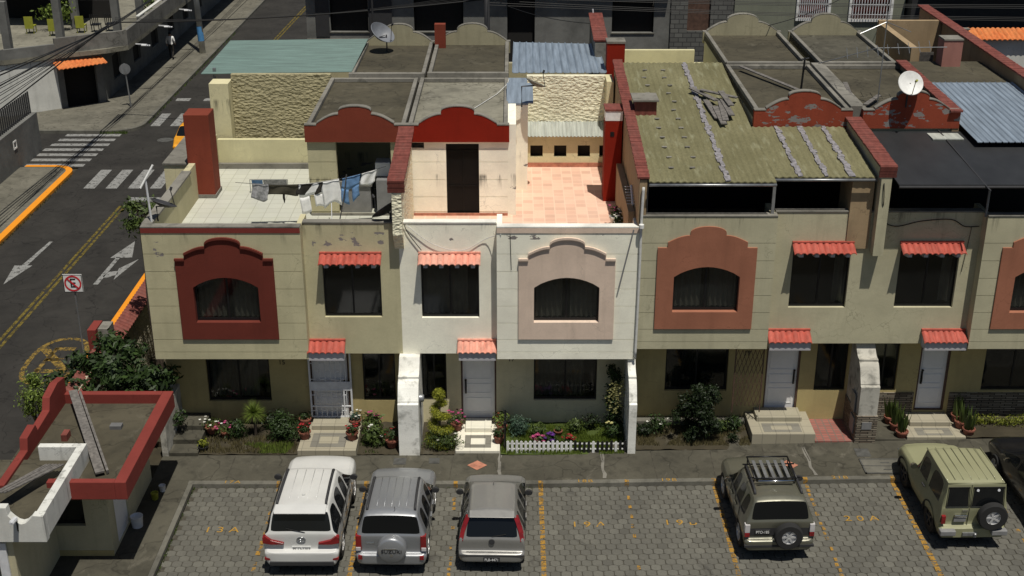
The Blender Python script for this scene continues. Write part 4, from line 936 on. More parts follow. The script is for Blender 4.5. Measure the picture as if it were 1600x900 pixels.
m = MB(); m.box(12.6, 15.6, 23.0, 24.6, 0, 6.2); m.build('wall', 'ochre_wall', g)
m = MB(); m.grid(lambda u, v: (12.4 + 3.4 * u, 22.8 + 1.9 * v, 6.3 + .4 * v + wavy(3.4 * u, .24, .06)), 120, 4, (0, 0, -.03)); m.build('roof', 'roof_tile_orange', g, smooth=35)

# corner building across the left street
c = thing('corner_building', 'grey concrete corner building with a black garage and an open upper terrace', 'building', (-24, 42, 0))
P0, P1, P2, P3 = (-40, 37.6), (-27.3, 37.6), (-25.05, 39.1), (-23.05, 40.6)
def wall_between(parent, name, a, b, z0, z1, mat, holes=(), th=.25):
    a, b = Vector((a[0], a[1], 0)), Vector((b[0], b[1], 0)); L = (b - a).length; m = MB(); m.prism(rect(0, L, z0, z1), 'y', 0, th, holes)
    d = (b - a).normalized(); nrm = Vector((-d.y, d.x, 0)); m.v = [tuple(a + d * x + nrm * y + Vector((0, 0, z))) for x, y, z in m.v]; return m.build(name, mat, parent)
wall_between(c, 'white_wall', P0, P1, 0, 2.9, 'white_wall', [rect(8, 9.6, 0, 2.2)]); wall_between(c, 'white_wall', P1, P2, 0, 2.9, 'white_wall'); wall_between(c, 'garage_wall', P2, P3, 0, 2.9, 'render_grey', [rect(.35, 2.15, 0, 2.3)])
sidew = [(2.0 + 4.2 * k, 3.6 + 4.2 * k, .9, 2.3) for k in range(9)]
wall_between(c, 'street_wall', P3, (-23.05, 88), 0, 2.95, 'render_grey', [rect(*q) for q in sidew])
for q in sidew:
    m = MB(); m.box(-23.25, -23.2, 40.6 + q[0], 40.6 + q[1], q[2], q[3]); m.build('window', 'dark_interior', c)
m = MB(); m.obox((-24.05, 40.6, 1.2), (.8, .6, 0), (-.6, .8, 0), (0, 0, 1), 1.2, .05, 1.25); m.build('garage_opening', 'dark_interior', c)
m = MB(); m.prism([(-40, 37.5), (-27.25, 37.5), (-24.95, 39.0), (-22.6, 40.3), (-21.6, 41.2), (-21.6, 90), (-40, 90)], 'z', 2.95, 3.2); m.build('slab', 'roof_concrete_b', c)
wall_between(c, 'parapet', (-40, 37.5), (-27.25, 37.5), 3.2, 3.75, 'render_grey', th=.2); wall_between(c, 'parapet', (-27.25, 37.5), (-24.95, 39.0), 3.2, 3.75, 'render_grey', th=.2); wall_between(c, 'parapet', (-24.95, 39.0), (-21.6, 41.2), 3.2, 4.05, 'block_grey', th=.2)
wall_between(c, 'parapet', (-21.6, 41.2), (-21.6, 90), 3.2, 4.05, 'block_grey', th=.2)
d_ = Vector((.8, .6, 0)); n_ = Vector((.6, -.8, 0)); m = MB(); base = Vector((-24.95, 39.05, 2.75))
m.grid(lambda u, v: tuple(base + d_ * (2.7 * u - .25) + n_ * (.95 * v) + Vector((0, 0, -.22 * v + wavy(2.3 * u, .2, .05)))), 90, 4, (0, 0, -.03)); m.build('awning', 'roof_tile_orange', c, smooth=35)
for x, y in ((-29.8, 38.3), (-27.2, 38.3), (-25.2, 40.8), (-22.4, 42.2), (-29.8, 44.5), (-26.0, 46), (-22.4, 47), (-22.4, 53), (-32.5, 39), (-22.4, 60)):
    m = MB(); m.box(x - .2, x + .2, y - .2, y + .2, 3.2, 6.2); m.build('column', 'render_grey', c)
m = MB(); m.box(-40, -29, 50, 50.3, 3.2, 6); m.box(-29, -22.2, 56, 56.3, 3.2, 5); m.build('back_wall', 'render_grey', c)
m = MB(); m.box(-34, -24.5, 49, 49.2, 3.2, 4.3); m.build('dark_back', 'dark_interior', c)
corrugated('sheet_roof', [(-33, 46, 5.7), (-25.6, 46, 5.7), (-33, 50, 6.1), (-25.6, 50, 6.1)], 30, .03, 'sheet_pale', c)
m = MB(); m.box(-22.1, -21.9, 45, 56, 4.06, 4.12); m.build('rail', 'white_wall', c)
for k in range(3):
    y = 42.6 + 5.2 * k; m = MB(); m.bar((-21.75, y, 3.0), (-21.0, y + .2, 2.9), .06); m.lathe([(.0, 0), (.06, 0), (.05, .5), (0, .5)], (-21.3, y + .1, 2.88), (1, .1, -.05), 8); m.build('wall_lamp', 'white_metal', c)
# left mid-ground wall with dark fence
w_ = thing('fence_wall', 'low grey wall with a black picket fence at the left edge', 'wall', (-25, 28, 0))
m = MB(); m.box(-28, -23.9, 25.0, 25.2, 0, 1.5); m.box(-24.1, -23.9, 20, 25, 0, 1.5); m.box(-24.1, -23.6, 24.8, 31.5, 0, 2.0); m.build('wall', 'render_grey', w_)
m = MB()
for k in range(26): m.box(-23.86, -23.80, 25 + k * .25, 25.08 + k * .25, 2.0, 3.1)
m.build('pickets', 'plastic_dark', w_)
m = MB(); m.prism(rect(-.2, .2, -.2, .2), 'x', -23.6, -23.57, [rect(-.13, .13, -.13, .13)]); m.v = [(x, y + 28.2, z + 1.3) for x, y, z in m.v]; m.build('vent', 'white_paint', w_)

# ---------------------------------------------------------------- guard houses, lower left
gh = thing('gatehouse', 'small cream gatehouse with a flat roof edged in dull red', 'building', (-11, -2, 0), group=None)
WX = (-12.4, -9.95); WY = (-3.35, .1)
panel_wall(gh, 'wall', rect(WX[0], WX[1], 0, 2.4), [rect(-11.75, -10.55, 1.0, 2.35)], WY[0], WY[0] + .15, 'guard_cream')
m = MB(); m.prism(rect(WY[0] + .15, WY[1], 0, 2.4), 'x', WX[1] - .15, WX[1], [rect(-2.9, -1.9, .15, 2.25)]); m.box(WX[0], WX[1], WY[1], WY[1] + .15, 0, 2.4); m.box(WX[0], WX[0] + .15, WY[0] + .15, WY[1], 0, 2.4); m.build('side_wall', 'guard_cream', gh)
m = MB(); m.box(WX[0] - .01, WX[1] + .01, WY[0] - .012, WY[0] - .001, .0, .28); m.build('plinth', 'cream_low', gh)
f = window(gh, -11.75, -10.55, 1.0, 2.35, WY[0], 0, 0); m = MB(); m.box(-11.7, -10.6, WY[0] + .2, WY[0] + .21, 1.6, 2.3); m.build('roller_blind', 'curtain', f)
m = MB(); m.box(WX[1] - .08, WX[1] - .04, -2.9, -1.9, .15, 2.25); dd = m.build('door', 'door_white', gh)
m = MB()
for k in range(6): m.bar((WX[1] - .01, -2.8 + k * .15, 1.5), (WX[1] - .01, -2.75 + k * .15, 2.2), .015)
m.bar((WX[1] - .01, -2.85, 1.5), (WX[1] - .01, -1.95, 1.5), .02); m.build('grille', 'white_metal', dd)
m = MB(); m.box(-12.4, -9.25, -4.05, .28, 2.38, 2.5); m.build('roof', 'roof_concrete', gh)
m = MB(); m.box(-9.4, -9.12, -4.2, .42, 2.3, 2.78); m.box(-11.0, -9.4, -4.2, -4.02, 2.3, 2.78); m.box(-12.0, -9.4, .22, .42, 2.3, 2.78)
m.prism([(-4.2, 2.3), (-4.2, 2.7), (-2.6, 2.7), (-2.5, 3.0), (-1.9, 3.05), (-1.8, 2.85), (-.9, 2.9), (-.75, 3.2), (-.1, 3.3), (.42, 3.2), (.42, 2.3)], 'x', -12.2, -12.0); m.build('red_parapet', 'band_red', gh, bevel=.015)
m = MB(); m.bar((-11.7, .1, 2.95), (-9.95, -3.5, 2.62), .22, .05); m.bar((-11.5, .05, 2.92), (-9.8, -3.4, 2.58), .06, .1); tag(m.build('wooden_plank', 'wood_old'), 'long grey plank lying across the red-edged flat roof', 'plank')
m = MB(); m.box(-11.45, -11.3, -1.8, -1.5, 2.5, 2.68); tag(m.build('brick', 'brick_cap'), 'single red brick left on the flat roof near the curly cream parapet', 'brick')
m = MB(); m.box(-10.4, -10.1, -1.2, -1.0, 2.5, 2.6); tag(m.build('stone', 'stone_grey'), 'small dark stone lying on the flat roof of the red-edged gatehouse', 'stone')
g2 = thing('gatehouse', 'cream outbuilding in the bottom left corner with a scalloped parapet', 'building', (-12, -5, 0))
m = MB(); m.box(-14, -11.3, -5.8, -3.3, 0, 2.54); m.build('wall', 'guard_cream', g2)
m = MB(); m.box(-14, -10.7, -5.9, -2.9, 2.55, 2.62); m.build('roof', 'roof_concrete', g2)
m = MB(); m.box(-10.65, -10.45, -5.75, -2.75, 2.35, 3.0); m.box(-11.6, -10.65, -2.93, -2.75, 2.35, 3.0)
Z = [(-14.5, 2.3), (-10.45, 2.3), (-10.45, 2.98), (-10.68, 3.0)] + [(-10.68 - .55 * t, 3.0 - .22 * math.sin(t * math.pi)) for t in [i / 6 for i in range(1, 7)]] + [(-11.25, 3.2), (-11.75, 3.2), (-11.75, 3.1)] + [(-11.75 - .7 * t, 3.1 - .25 * math.sin(t * math.pi)) for t in [i / 6 for i in range(1, 7)]] + [(-12.45, 3.4), (-14.5, 3.4)]
m.prism(Z, 'y', -5.95, -5.75); m.build('scalloped_parapet', 'white_wall', g2, bevel=.01)
m = MB()
for k in range(6): m.bar((-11.9 + k * .07, -5.2 + k * .03, 3.05 + .02 * (k % 2)), (-11.2 + k * .08, -3.5, 2.85), .05, .03)
tag(m.build('timber_bundle', 'wood_old'), 'bundle of weathered grey battens leaning on the cream scalloped parapet', 'timber')
f = MB(); f.box(-12.35, -11.45, -5.86, -5.81, .1, 2.2); f = f.build('door', 'white_metal', g2); m = MB(); m.box(-12.2, -11.65, -5.875, -5.862, .9, 2.0); m.build('pane', 'glass', f)
m = MB(); m.box(-13.9, -12.6, -5.86, -5.81, 0, 2.2); m.build('garage_door', 'grey_paint', g2)
m = MB(); m.mat('white_metal').lathe([(0, 0), (.06, 0), (.06, .2), (0, .22)], (-11.05, -6.0, 2.95), (0, -1, .2), 8); m.mat('black_metal').bar((-11.05, -5.95, 2.9), (-11.05, -5.95, 2.6), .03)
tag(m.build('security_camera', None), 'small white security camera on the scalloped cream parapet', 'camera')
for i, (x, y, s_, mt, lb) in enumerate(((-9.72, -2.05, .16, 'white_metal', 'white paint bucket in the shade beside the gatehouse wall'), (-9.6, -.75, .1, 'yellow_plastic', 'yellow plastic bottle standing beside the gatehouse wall'), (-9.5, -.35, .09, 'white_metal', 'small white tin beside the yellow bottle'))):
    m = MB(); m.lathe([(0, 0), (s_ * .85, 0), (s_, s_ * 1.9), (s_ * 1.05, s_ * 1.95), (s_ * .9, s_ * 1.95), (s_ * .85, s_ * 1.6), (0, s_ * 1.6)], (x, y, .125), n=14); tag(m.build('bucket' if i == 0 else ('bottle' if i == 1 else 'tin_can'), mt, smooth=40), lb, 'bucket' if i == 0 else ('bottle' if i == 1 else 'tin'))
# tiled boundary wall along the left street
bw = thing('boundary_wall', 'boundary wall beside the corner house with a red tile top, along the left street', 'wall', (-12.2, 6, 0))
m = MB(); m.box(-12.1, -11.92, 4.7, 12, 0, 2.2); m.build('wall', 'rough_low', bw); m = MB(); m.box(-12.3, -12.1, -.2, 3.9, 0, 2.2); m.build('wall', 'rough_low', bw)
m = MB(); m.grid(lambda u, v: (-12.22 + .42 * v, 4.7 + 7.3 * u, 2.38 - .2 * v + wavy(7.3 * u, .2, .05)), 230, 3, (0, 0, -.03)); m.grid(lambda u, v: (-12.42 + .4 * v, -.2 + 4.1 * u, 2.3 - .2 * v + wavy(4.1 * u, .2, .05)), 130, 3, (0, 0, -.03)); m.build('tile_top', 'brick_cap', bw, smooth=35)
m = MB(); m.mat('band_red').box(-12.5, -12.25, 3.9, 4.6, 0, 2.95); m.mat('cap_concrete').box(-12.25, -11.95, 4.1, 4.65, 0, 2.9); m.build('gate_post', None, bw)
# ---------------------------------------------------------------- cars
def car_shell(root, secs, regions, body_mat, creases, crease_secs, glass='car_glass', close_front=True):
    """lofted cage, subdivided once evaluated, then cut into its parts by region"""
    bm = bmesh.new(); rows = []
    for s in secs:
        y, zl, wl, zm, wm, zb, wb, zr, wr, zc = s
        zw = zb + (zr - zb) * .86; ww = wb + (wr - wb) * .80
        half = [(0, zl), (wl, zl), (wm, zm), (wb, zb), (ww, zw), (wr, zr), (wr * .55, zc - .006), (0, zc)]
        ring_ = half + [(-x, z) for x, z in reversed(half[1:-1])]
        rows.append([bm.verts.new((x, y, z)) for x, z in ring_])
    K = len(rows[0]); names = ['body']; cl = bm.edges.layers.float.new('crease_edge')
    def rid(nm):
        if nm not in names: names.append(nm)
        return names.index(nm)
    for i in range(len(rows) - 1):
        for k in range(K):
            f = bm.faces.new((rows[i][k], rows[i + 1][k], rows[i + 1][(k + 1) % K], rows[i][(k + 1) % K]))
            side = 1 if k < 7 else -1; row = k if k < 7 else 13 - k
            for (ia, ib, rws, nm) in regions:
                if ia <= i < ib and row in rws: f.material_index = rid(nm if nm in ('rear_window', 'windscreen', 'sunroof') else '%s|%d|%d' % (nm, side, ia))
    f = bm.faces.new(rows[0]); f2 = bm.faces.new(list(reversed(rows[-1])))
    bm.edges.ensure_lookup_table()
    vid = {v: (i, k) for i, r_ in enumerate(rows) for k, v in enumerate(r_)}
    for e in bm.edges:
        (i1, k1), (i2, k2) = vid[e.verts[0]], vid[e.verts[1]]
        kk = lambda k: k if k <= 7 else 14 - k
        if i1 != i2 and k1 == k2: e[cl] = creases.get(kk(k1), 0)
        elif i1 == i2: e[cl] = crease_secs.get(i1, 0)
        fm = {f_.material_index for f_ in e.link_faces}
        if len(fm) > 1: e[cl] = max(e[cl], .75)
    bmesh.ops.recalc_face_normals(bm, faces=bm.faces)
    me = bpy.data.meshes.new('cage'); bm.to_mesh(me); bm.free()
    for _ in names: me.materials.append(M['black_metal'])
    o = bpy.data.objects.new('cage', me); COL.objects.link(o); sb = o.modifiers.new('s', 'SUBSURF'); sb.levels = 2; sb.render_levels = 2
    ev = o.evaluated_get(bpy.context.evaluated_depsgraph_get()); em = bpy.data.meshes.new_from_object(ev)
    out = {}
    for idx, nm in enumerate(names):
        fs = [p for p in em.polygons if p.material_index == idx]
        if not fs: continue
        used = {}; vs = []; ff = []
        push = .0 if idx == 0 else -.004
        for p in fs:
            L = []
            for v in p.vertices:
                if v not in used: used[v] = len(vs); vs.append((em.vertices[v].co + em.vertices[v].normal * push)[:])
                L.append(used[v])
            ff.append(L)
        m = MB(); m.add(vs, ff); out[nm] = m.build(nm.split('|')[0], body_mat if idx == 0 else glass, root, smooth=50)
    bpy.data.objects.remove(o); return out
def wheel(root, x, y, r, wd, side, z=None, spokes=5, rimmat='rim_alloy'):
    z = r if z is None else z; m = MB(); a = (side, 0, 0)
    m.lathe([(r * .62, -wd / 2), (r * .93, -wd / 2), (r, -wd * .36), (r, wd * .36), (r * .93, wd / 2), (r * .62, wd / 2)], (x, y, z), a, 26); t = m.build('wheel', 'tyre', root, smooth=40)
    m = MB(); rim_mesh(m, (x + side * (wd / 2 - .02), y, z), a, r * .63, spokes); m.build('rim', rimmat, t, smooth=30)
    return t
def rim_mesh(m, c, a, r, spokes):
    c = Vector(c); a = Vector(a).normalized(); up = Vector((0, 0, 1)) if abs(a.z) < .9 else Vector((1, 0, 0)); x = a.cross(up).normalized(); y = a.cross(x)
    m.lathe([(r, -.05), (r, .015), (r * .9, .018), (r * .86, -.02), (r * .86, -.06)], c, a, 24); m.lathe([(0, .012), (r * .2, .008), (r * .24, -.02)], c, a, 12)
    for k in range(spokes):
        t = 2 * math.pi * k / spokes; d = x * math.cos(t) + y * math.sin(t); m.obox(c + d * r * .52, d, a.cross(d), a, r * .38, r * .11, .014)
def lamp(root, pts, z0, z1, y0, y1, mat, name='tail_light'):
    m = MB(); m.prism(pts, 'y', y0, y1); return m.build(name, mat, root, bevel=.01)
def plate(root, x, y, z, w_, h_, txt, tilt=8, bgm='white_paint', fg='black_paint'):
    m = MB(); m.obox((x, y, z), (1, 0, 0), (0, math.cos(R(tilt)), math.sin(R(tilt))), (0, -math.sin(R(tilt)), math.cos(R(tilt))), w_ / 2, .008, h_ / 2); p = m.build('number_plate', bgm, root, bevel=.004)
    word(txt, h_ * .75, (x, y - .014, z), fg, 'plate_number', (R(90 - tilt), 0, 0), p, thick=.001, sx=.85)
def mirror(root, x, y, z, side, mat, capmat):
    m = MB(); m.lathe([(0, -.07), (.07, -.06), (.1, .0), (.095, .05), (0, .052)], (x + side * .09, y, z), (0, -1, 0), 12); m.v = [(a, b, z + (c - z) * .75) for a, b, c in m.v]; m.bar((x, y + .03, z - .05), (x + side * .1, y + .02, z - .03), .05); o = m.build('wing_mirror', capmat, root, smooth=50)
def handles(root, w_, ys, z, mat):
    for s in (-1, 1):
        for y in ys:
            m = MB(); m.box(s * w_ - .02, s * w_ + .02, y - .1, y + .1, z - .018, z + .018); m.build('door_handle', mat, root, bevel=.008)
def roof_ribs(root, y0, y1, xs, z, mat, arcz=0):
    m = MB()
    for x in xs: m.tube([(x, y0, z - .011), (x, (y0 + y1) / 2, z - .001), (x, y1, z - .011)], .0075, 6)
    m.build('roof_rib', mat, root, smooth=True)
def rails(root, x, y0, y1, z, mat):
    for s in (-1, 1):
        m = MB(); m.tube([(s * x, y0, z - .04), (s * (x - .005), y0 + .12, z + .02), (s * (x - .015), (y0 + y1) / 2, z + .045), (s * (x - .02), y1 - .12, z + .02), (s * (x - .02), y1, z - .05)], .032, 8); m.build('roof_rail', mat, root, smooth=True)
def place(root, x, y, z, rz=0): root.location = (x, y, z); root.rotation_euler = (0, 0, R(rz))
def finish(root):
    pass
for nm, c, mt in (('car_white', (.56, .56, .54), 0), ('car_silver', (.29, .30, .315), .5), ('car_grey', (.26, .255, .24), .4), ('car_gold', (.15, .147, .112), .45), ('car_green', (.25, .25, .145), 0), ('car_black', (.008, .008, .009), 0)):
    paint(nm, c, mt, .3 if nm != 'car_green' else .5, .6 if nm != 'car_green' else .15)
def arch_z(y, wheels, zl, r):
    for wy in wheels:
        d = abs(y - wy)
        if d < r: return r * .55 + math.sqrt(max(0, r * r - d * d)) * .75
    return zl
def suv_sections(L, W, H, belt, hood, zl, rear, roof_end, ws_end, wheels, wr, taper=.80, zrb=None, r=.40, slope_front=.12, rear_glass_top=.42, gate=.16, narrow=0):
    """sections from rear bumper to nose"""
    w2 = W / 2; S = []
    def sec(y, zb, zr, zc, kb=1., kr=1., km=1., zl_=None):
        z0 = arch_z(y, wheels, zl, r) if zl_ is None else zl_
        zm = max(.72, z0 + .12) if zb > .85 else (z0 + zb) / 2
        S.append((y, z0, w2 * .93 * km, min(zm, zb - .05), w2 * km, zb, w2 * kb, zr, w2 * kr, zc))
    return S, sec
def build_suv(root, L, W, H, belt, hood, mat, wheels, r, pillars, ws0, ws1, gate_y=.2, glass_y=.46, tw=.76, bump_z=.70, bump_out=.0, glass_low=None, roof0=None, wrap=False, boxy=False, side_glass_to=None, glass='car_glass', hoodnose=.72, taper=.965):
    w2 = W / 2; zl = .34; S = []; gl = glass_low or belt + .05
    def A(y, zb, wb, zr, wr_, zc, km=1.):
        z0 = arch_z(y, wheels, zl, r * 1.12); zm = min(max(.68, z0 + .1), zb - .04); S.append((y, z0, w2 * .92 * km, zm, w2 * km, zb, w2 * wb, zr, w2 * wr_, zc))
    k = taper
    A(0.0, bump_z - .06, .86 if not boxy else .93, bump_z - .03, .80 if not boxy else .9, bump_z - .02, .9 if not boxy else .97)
    A(.05, bump_z - .03, .95, bump_z, .90, bump_z + .005, .985)
    A(.13, bump_z, .955, bump_z + .03, .90, bump_z + .035, 1)
    A(gate_y, gl - .12, .955, gl - .02, .90, gl, 1)
    A(gate_y + .03, belt, .955, gl + .05, tw + .12, gl + .06, 1)
    A(glass_y, belt + .005, .955, H - .10, tw + .03, H - .07, 1)
    A(glass_y + .12, belt + .005, .955, H - .055, tw, H - .02, 1)
    idx = {'gate': 3, 'g0': 4, 'g1': 5, 'roof0': 6}
    regions = [(4, 5, (5, 6), 'rear_window')]
    if wrap: regions = [(4, 5, (3, 5, 6), 'rear_window'), (5, 7, (3,), 'quarter_window')]
    ys = []
    prev = None
    for (a, b) in pillars:      # side glass intervals
        A(a, belt, .955, H - .05, tw, H - .004 if a < ws0 - .8 else H - .02, 1); i0 = len(S) - 1
        if b - a > .6: A((a + b) / 2, belt, .955, H - .045, tw, H, 1)
        A(b, belt, .955, H - .05 if b < ws0 - .3 else H - .06, tw, H - .004 if b < ws0 - .8 else H - .02, 1); i1 = len(S) - 1
        regions.append((i0, i1, (3,), 'side_window'))
    A(ws0, belt, .955, H - .11, tw - .01, H - .07, 1); i0 = len(S) - 1
    regions.append((i0, i0 + 1, (3,), 'side_window'))
    A(ws1, belt - .02, .955, hood + .03, .84, hood + .05, 1); regions.append((i0, i0 + 1, (5, 6), 'windscreen'))
    A(ws1 + .12, hood - .08, .95, hood, .84, hood + .02, 1)
    for y in (wheels[1] - r * .9, wheels[1] - r * .4, wheels[1] + r * .4, wheels[1] + r * .9):
        if y > ws1 + .2 and y < L - .3: A(y, hood - .1, .94, hood - .03, .82, hood - .0, .995)
    A(L - .28, hood - .17, .90, hood - .10, .78, hood - .06, .965)
    A(L - .08, hood - .32, .82, hood - .24, .72, hood - .2, .90)
    A(L, hoodnose - .12, .74, hoodnose - .06, .66, hoodnose - .03, .82)
    # extra rings round the rear wheel arch are the glass sections already there
    S.sort(key=lambda s_: s_[0]) if False else None
    cs = {0: .3, 1: .35, 2: .35, 3: .4, 4: .2, 5: .25}
    cr = {1: .5, 2: .15, 3: .45, 5: .35} if not boxy else {1: .6, 2: .3, 3: .6, 5: .7}
    if boxy: cs = {0: .6, 1: .6, 2: .6, 3: .5, 4: .6, 5: .6}
    return car_shell(root, S, regions, mat, cr, cs, glass)
def arches(root, W, wheels, r, mat='rubber'):
    for s in (-1, 1):
        for y in wheels:
            m = MB(); n = 14; w2 = W / 2
            for k in range(n):
                a, b = math.pi * k / n, math.pi * (k + 1) / n
                P = lambda t, q, o: (s * (w2 + o), y + (r + q) * math.cos(t), r * .95 + (r + q) * math.sin(t))
                m.add([P(a, .0, -.02), P(b, .0, -.02), P(b, .07, -.0), P(a, .07, -.0), P(a, .0, -.1), P(b, .0, -.1)], [(0, 1, 2, 3), (0, 4, 5, 1)])
            m.build('wheel_arch', mat, root)
def seams(root, W, belt, ys, rear_z, rear_y, hw):
    m = MB(); m.tube([(-hw, rear_y, rear_z), (hw, rear_y, rear_z)], .007, 5); m.build('tailgate_gap', 'rubber', root)
    for s in (-1, 1):
        for y in ys:
            m = MB(); m.tube([(s * (W / 2 - .012), y, .45), (s * (W / 2 + .002), y, .75), (s * (W / 2 * .958), y, belt - .02)], .007, 5); m.build('door_gap', 'rubber', root)
        m = MB(); m.tube([(s * (W / 2 * .965), ys[0] - .3, belt), (s * (W / 2 * .965), ys[-1] + .2, belt)], .012, 5); m.build('window_trim', 'rubber', root)
def wiper(root, x0, y, z, x1, z1):
    m = MB(); m.tube([(x0, y, z), (x1, y + (z1 - z) * .25, z1)], .009, 5); m.build('rear_wiper', 'rubber', root)
def underbody(root, W, L):
    m = MB(); m.box(-W / 2 + .12, W / 2 - .12, .15, L - .25, .24, .5); m.build('underbody', 'rubber', root)

# 1 white seven-seater
c = thing('parked_car', 'large white sport utility vehicle, leftmost in the parking lot', 'car', group='cars parked in the lot')
build_suv(c, 4.42, 1.86, 1.80, 1.14, 1.06, 'car_white', (.95, 3.5), .39, [(.5, .92), (1.0, 1.65), (1.73, 2.2)], 2.27, 2.95, wrap=True, gate_y=.13, glass_y=.32, tw=.69, bump_z=.72, glass_low=1.16)
for s in (-1, 1):
    for y in (.95, 3.5): wheel(c, s * .765, y, .39, .26, s, spokes=6)
    lamp(c, [(s * .93, 1.10), (s * .93, .94), (s * .75, .90), (s * .42, .90), (s * .42, .94), (s * .72, 1.02), (s * .86, 1.14)], 0, 0, .06, .2, 'lamp_red')
    m = MB(); m.prism([(s * .9, .56), (s * .9, .5), (s * .6, .47), (s * .62, .53)], 'y', .01, .08); m.build('reflector', 'lamp_red', c)
rails(c, .60, .5, 2.15, 1.80, 'plastic_dark'); roof_ribs(c, .7, 2.1, (-.33, -.11, .11, .33), 1.802, 'car_white'); handles(c, .93, (1.55, 2.3), .98, 'chrome')
mirror(c, -.9, 2.75, 1.18, -1, 'car_white', 'plastic_dark'); mirror(c, .9, 2.75, 1.18, 1, 'car_white', 'plastic_dark')
m = MB(); m.prism([(.16, 1.73), (.18, 1.69), (.48, 1.76), (.48, 1.795)], 'x', -.62, .62); m.build('spoiler', 'car_white', c, bevel=.01)
m = MB(); m.box(-.78, .78, -.02, .04, .34, .46); m.build('bumper_trim', 'plastic_dark', c, bevel=.015)
m = MB(); m.prism([(-.62, .86), (.62, .86), (.55, .64), (-.55, .64)], 'y', .135, .15); m.build('plate_recess', 'car_silver', c, bevel=.01)
m = MB()
for rx, rz_ in ((.105, .07), (.04, .065)):
    m.tube([(rx * math.cos(t), .115, 1.01 + rz_ * math.sin(t)) for t in [2 * math.pi * i / 20 for i in range(21)]], .010, 6, False)
m.tube([(.06 * math.cos(t), .113, 1.045 + .03 * math.sin(t)) for t in [2 * math.pi * i / 20 for i in range(21)]], .009, 6, False); m.build('emblem', 'chrome', c, smooth=True)
plate(c, 0, .11, .76, .46, .15, 'PCO-7203', 5); m = MB(); m.prism([(-.05 + .05, 0)] if False else rect(-.04, .04, 1.795, 1.83), 'y', .86, .93); m.build('antenna', 'car_white', c, bevel=.01)
m = MB(); m.lathe([(0, 0), (.035, 0), (.035, .01), (0, .01)], (.5, .12, .7), (0, -1, 0), 12); m.build('sticker', 'yellow_plastic', c)
seams(c, 1.86, 1.14, (.98, 1.74, 2.5), .70, .06, .8); wiper(c, .1, .14, 1.2, -.35, 1.3); underbody(c, 1.86, 4.4); place(c, -5.13, -4.08, gz(-5), 0)
# 2 silver-blue with the spare wheel cover
c = thing('parked_car', 'dark silver off-roader with a covered spare wheel on its tailgate', 'car', group='cars parked in the lot')
build_suv(c, 3.85, 1.78, 1.70, 1.08, 1.0, 'car_silver', (.8, 3.05), .36, [(.42, .85), (.93, 1.45), (1.53, 1.95)], 2.0, 2.55, gate_y=.09, glass_y=.22, tw=.70, bump_z=.62, glass_low=1.10)
for s in (-1, 1):
    for y in (.8, 3.05): wheel(c, s * .735, y, .36, .24, s)
    lamp(c, rect(s * .86 if s < 0 else .72, s * .72 if s < 0 else .86, .72, 1.12), 0, 0, .07, .22, 'lamp_red')
    lamp(c, rect(min(s * .74, s * .86), max(s * .74, s * .86), .70, .80), 0, 0, .055, .2, 'lamp_clear')
    m = MB(); m.box(min(s * .7, s * .8), max(s * .7, s * .8), -.015, .05, .5, .6); m.build('reflector', 'lamp_red', c)
m = MB(); m.lathe([(0, .0), (.0, -.12), (.30, -.12), (.345, -.09), (.36, -.04), (.36, .10), (.30, .13), (0, .13)], (.03, -.0, .80), (0, 1, 0), 32); sp = m.build('spare_wheel_cover', 'car_silver', c, smooth=40)
word('SUZUKI', .13, (.03, -.127, .80), 'black_paint', 'spare_cover_lettering', (R(90), 0, 0), sp, thick=.003, sx=1.15)
m = MB(); m.prism([(-.2, .865), (.2, .865), (.14, .895), (-.14, .895)], 'y', -.13, -.12); m.lathe([(0, 0), (.04, 0), (.04, .006), (0, .006)], (.03, -.12, .70), (0, -1, 0), 12); m.build('emblem', 'chrome', sp)
m = MB(); m.box(-.62, -.4, .10, .14, .88, .93); m.build('handle', 'chrome', c, bevel=.012)
rails(c, .585, .4, 1.9, 1.70, 'plastic_dark'); roof_ribs(c, .5, 1.85, (-.36, -.18, 0, .18, .36), 1.7, 'car_silver'); handles(c, .89, (1.35, 1.9), .93, 'car_silver')
mirror(c, -.85, 2.2, 1.12, -1, 'car_silver', 'plastic_dark'); mirror(c, .85, 2.2, 1.12, 1, 'car_silver', 'plastic_dark')
m = MB(); m.tube([(.1, .36, 1.69), (.1, .26, 1.84)], .008, 5); m.build('antenna', 'plastic_dark', c)
seams(c, 1.78, 1.08, (.9, 1.49, 2.1), .60, .045, .66); underbody(c, 1.78, 3.8); place(c, -2.95, -4.05, 0, -1)
# 3 grey hatchback
c = thing('parked_car', 'small grey hatchback with tall red tail lights, parked third from the left', 'car', group='cars parked in the lot')
build_suv(c, 3.55, 1.66, 1.53, .94, .90, 'car_grey', (.68, 2.9), .31, [(.58, .8), (.88, 1.4), (1.48, 1.85)], 1.92, 2.75, gate_y=.13, glass_y=.42, tw=.655, bump_z=.58, glass_low=.90)
for s in (-1, 1):
    for y in (.68, 2.9): wheel(c, s * .70, y, .31, .2, s, spokes=7)
    m = MB(); P = [(s * .79, .17, .88), (s * .715, .13, .88), (s * .665, .22, 1.12), (s * .565, .35, 1.38), (s * .63, .38, 1.38), (s * .73, .27, 1.12)]
    Q = [(x, y + .12, z) for x, y, z in P]; m.add(P + Q, [tuple(range(6)), tuple(range(11, 5, -1))] + [(k, (k + 1) % 6, (k + 1) % 6 + 6, k + 6) for k in range(6)]); m.build('tail_light', 'lamp_red', c, bevel=.015)
m = MB(); m.box(-.80, .80, -.008, .05, .52, .545); m.build('bumper_strip', 'plastic_dark', c)
m = MB(); m.lathe([(0, .0), (.075, .0), (.07, .012), (0, .014)], (0, .115, .86), (0, -1, .1), 18); m.build('emblem', 'plastic_dark', c)
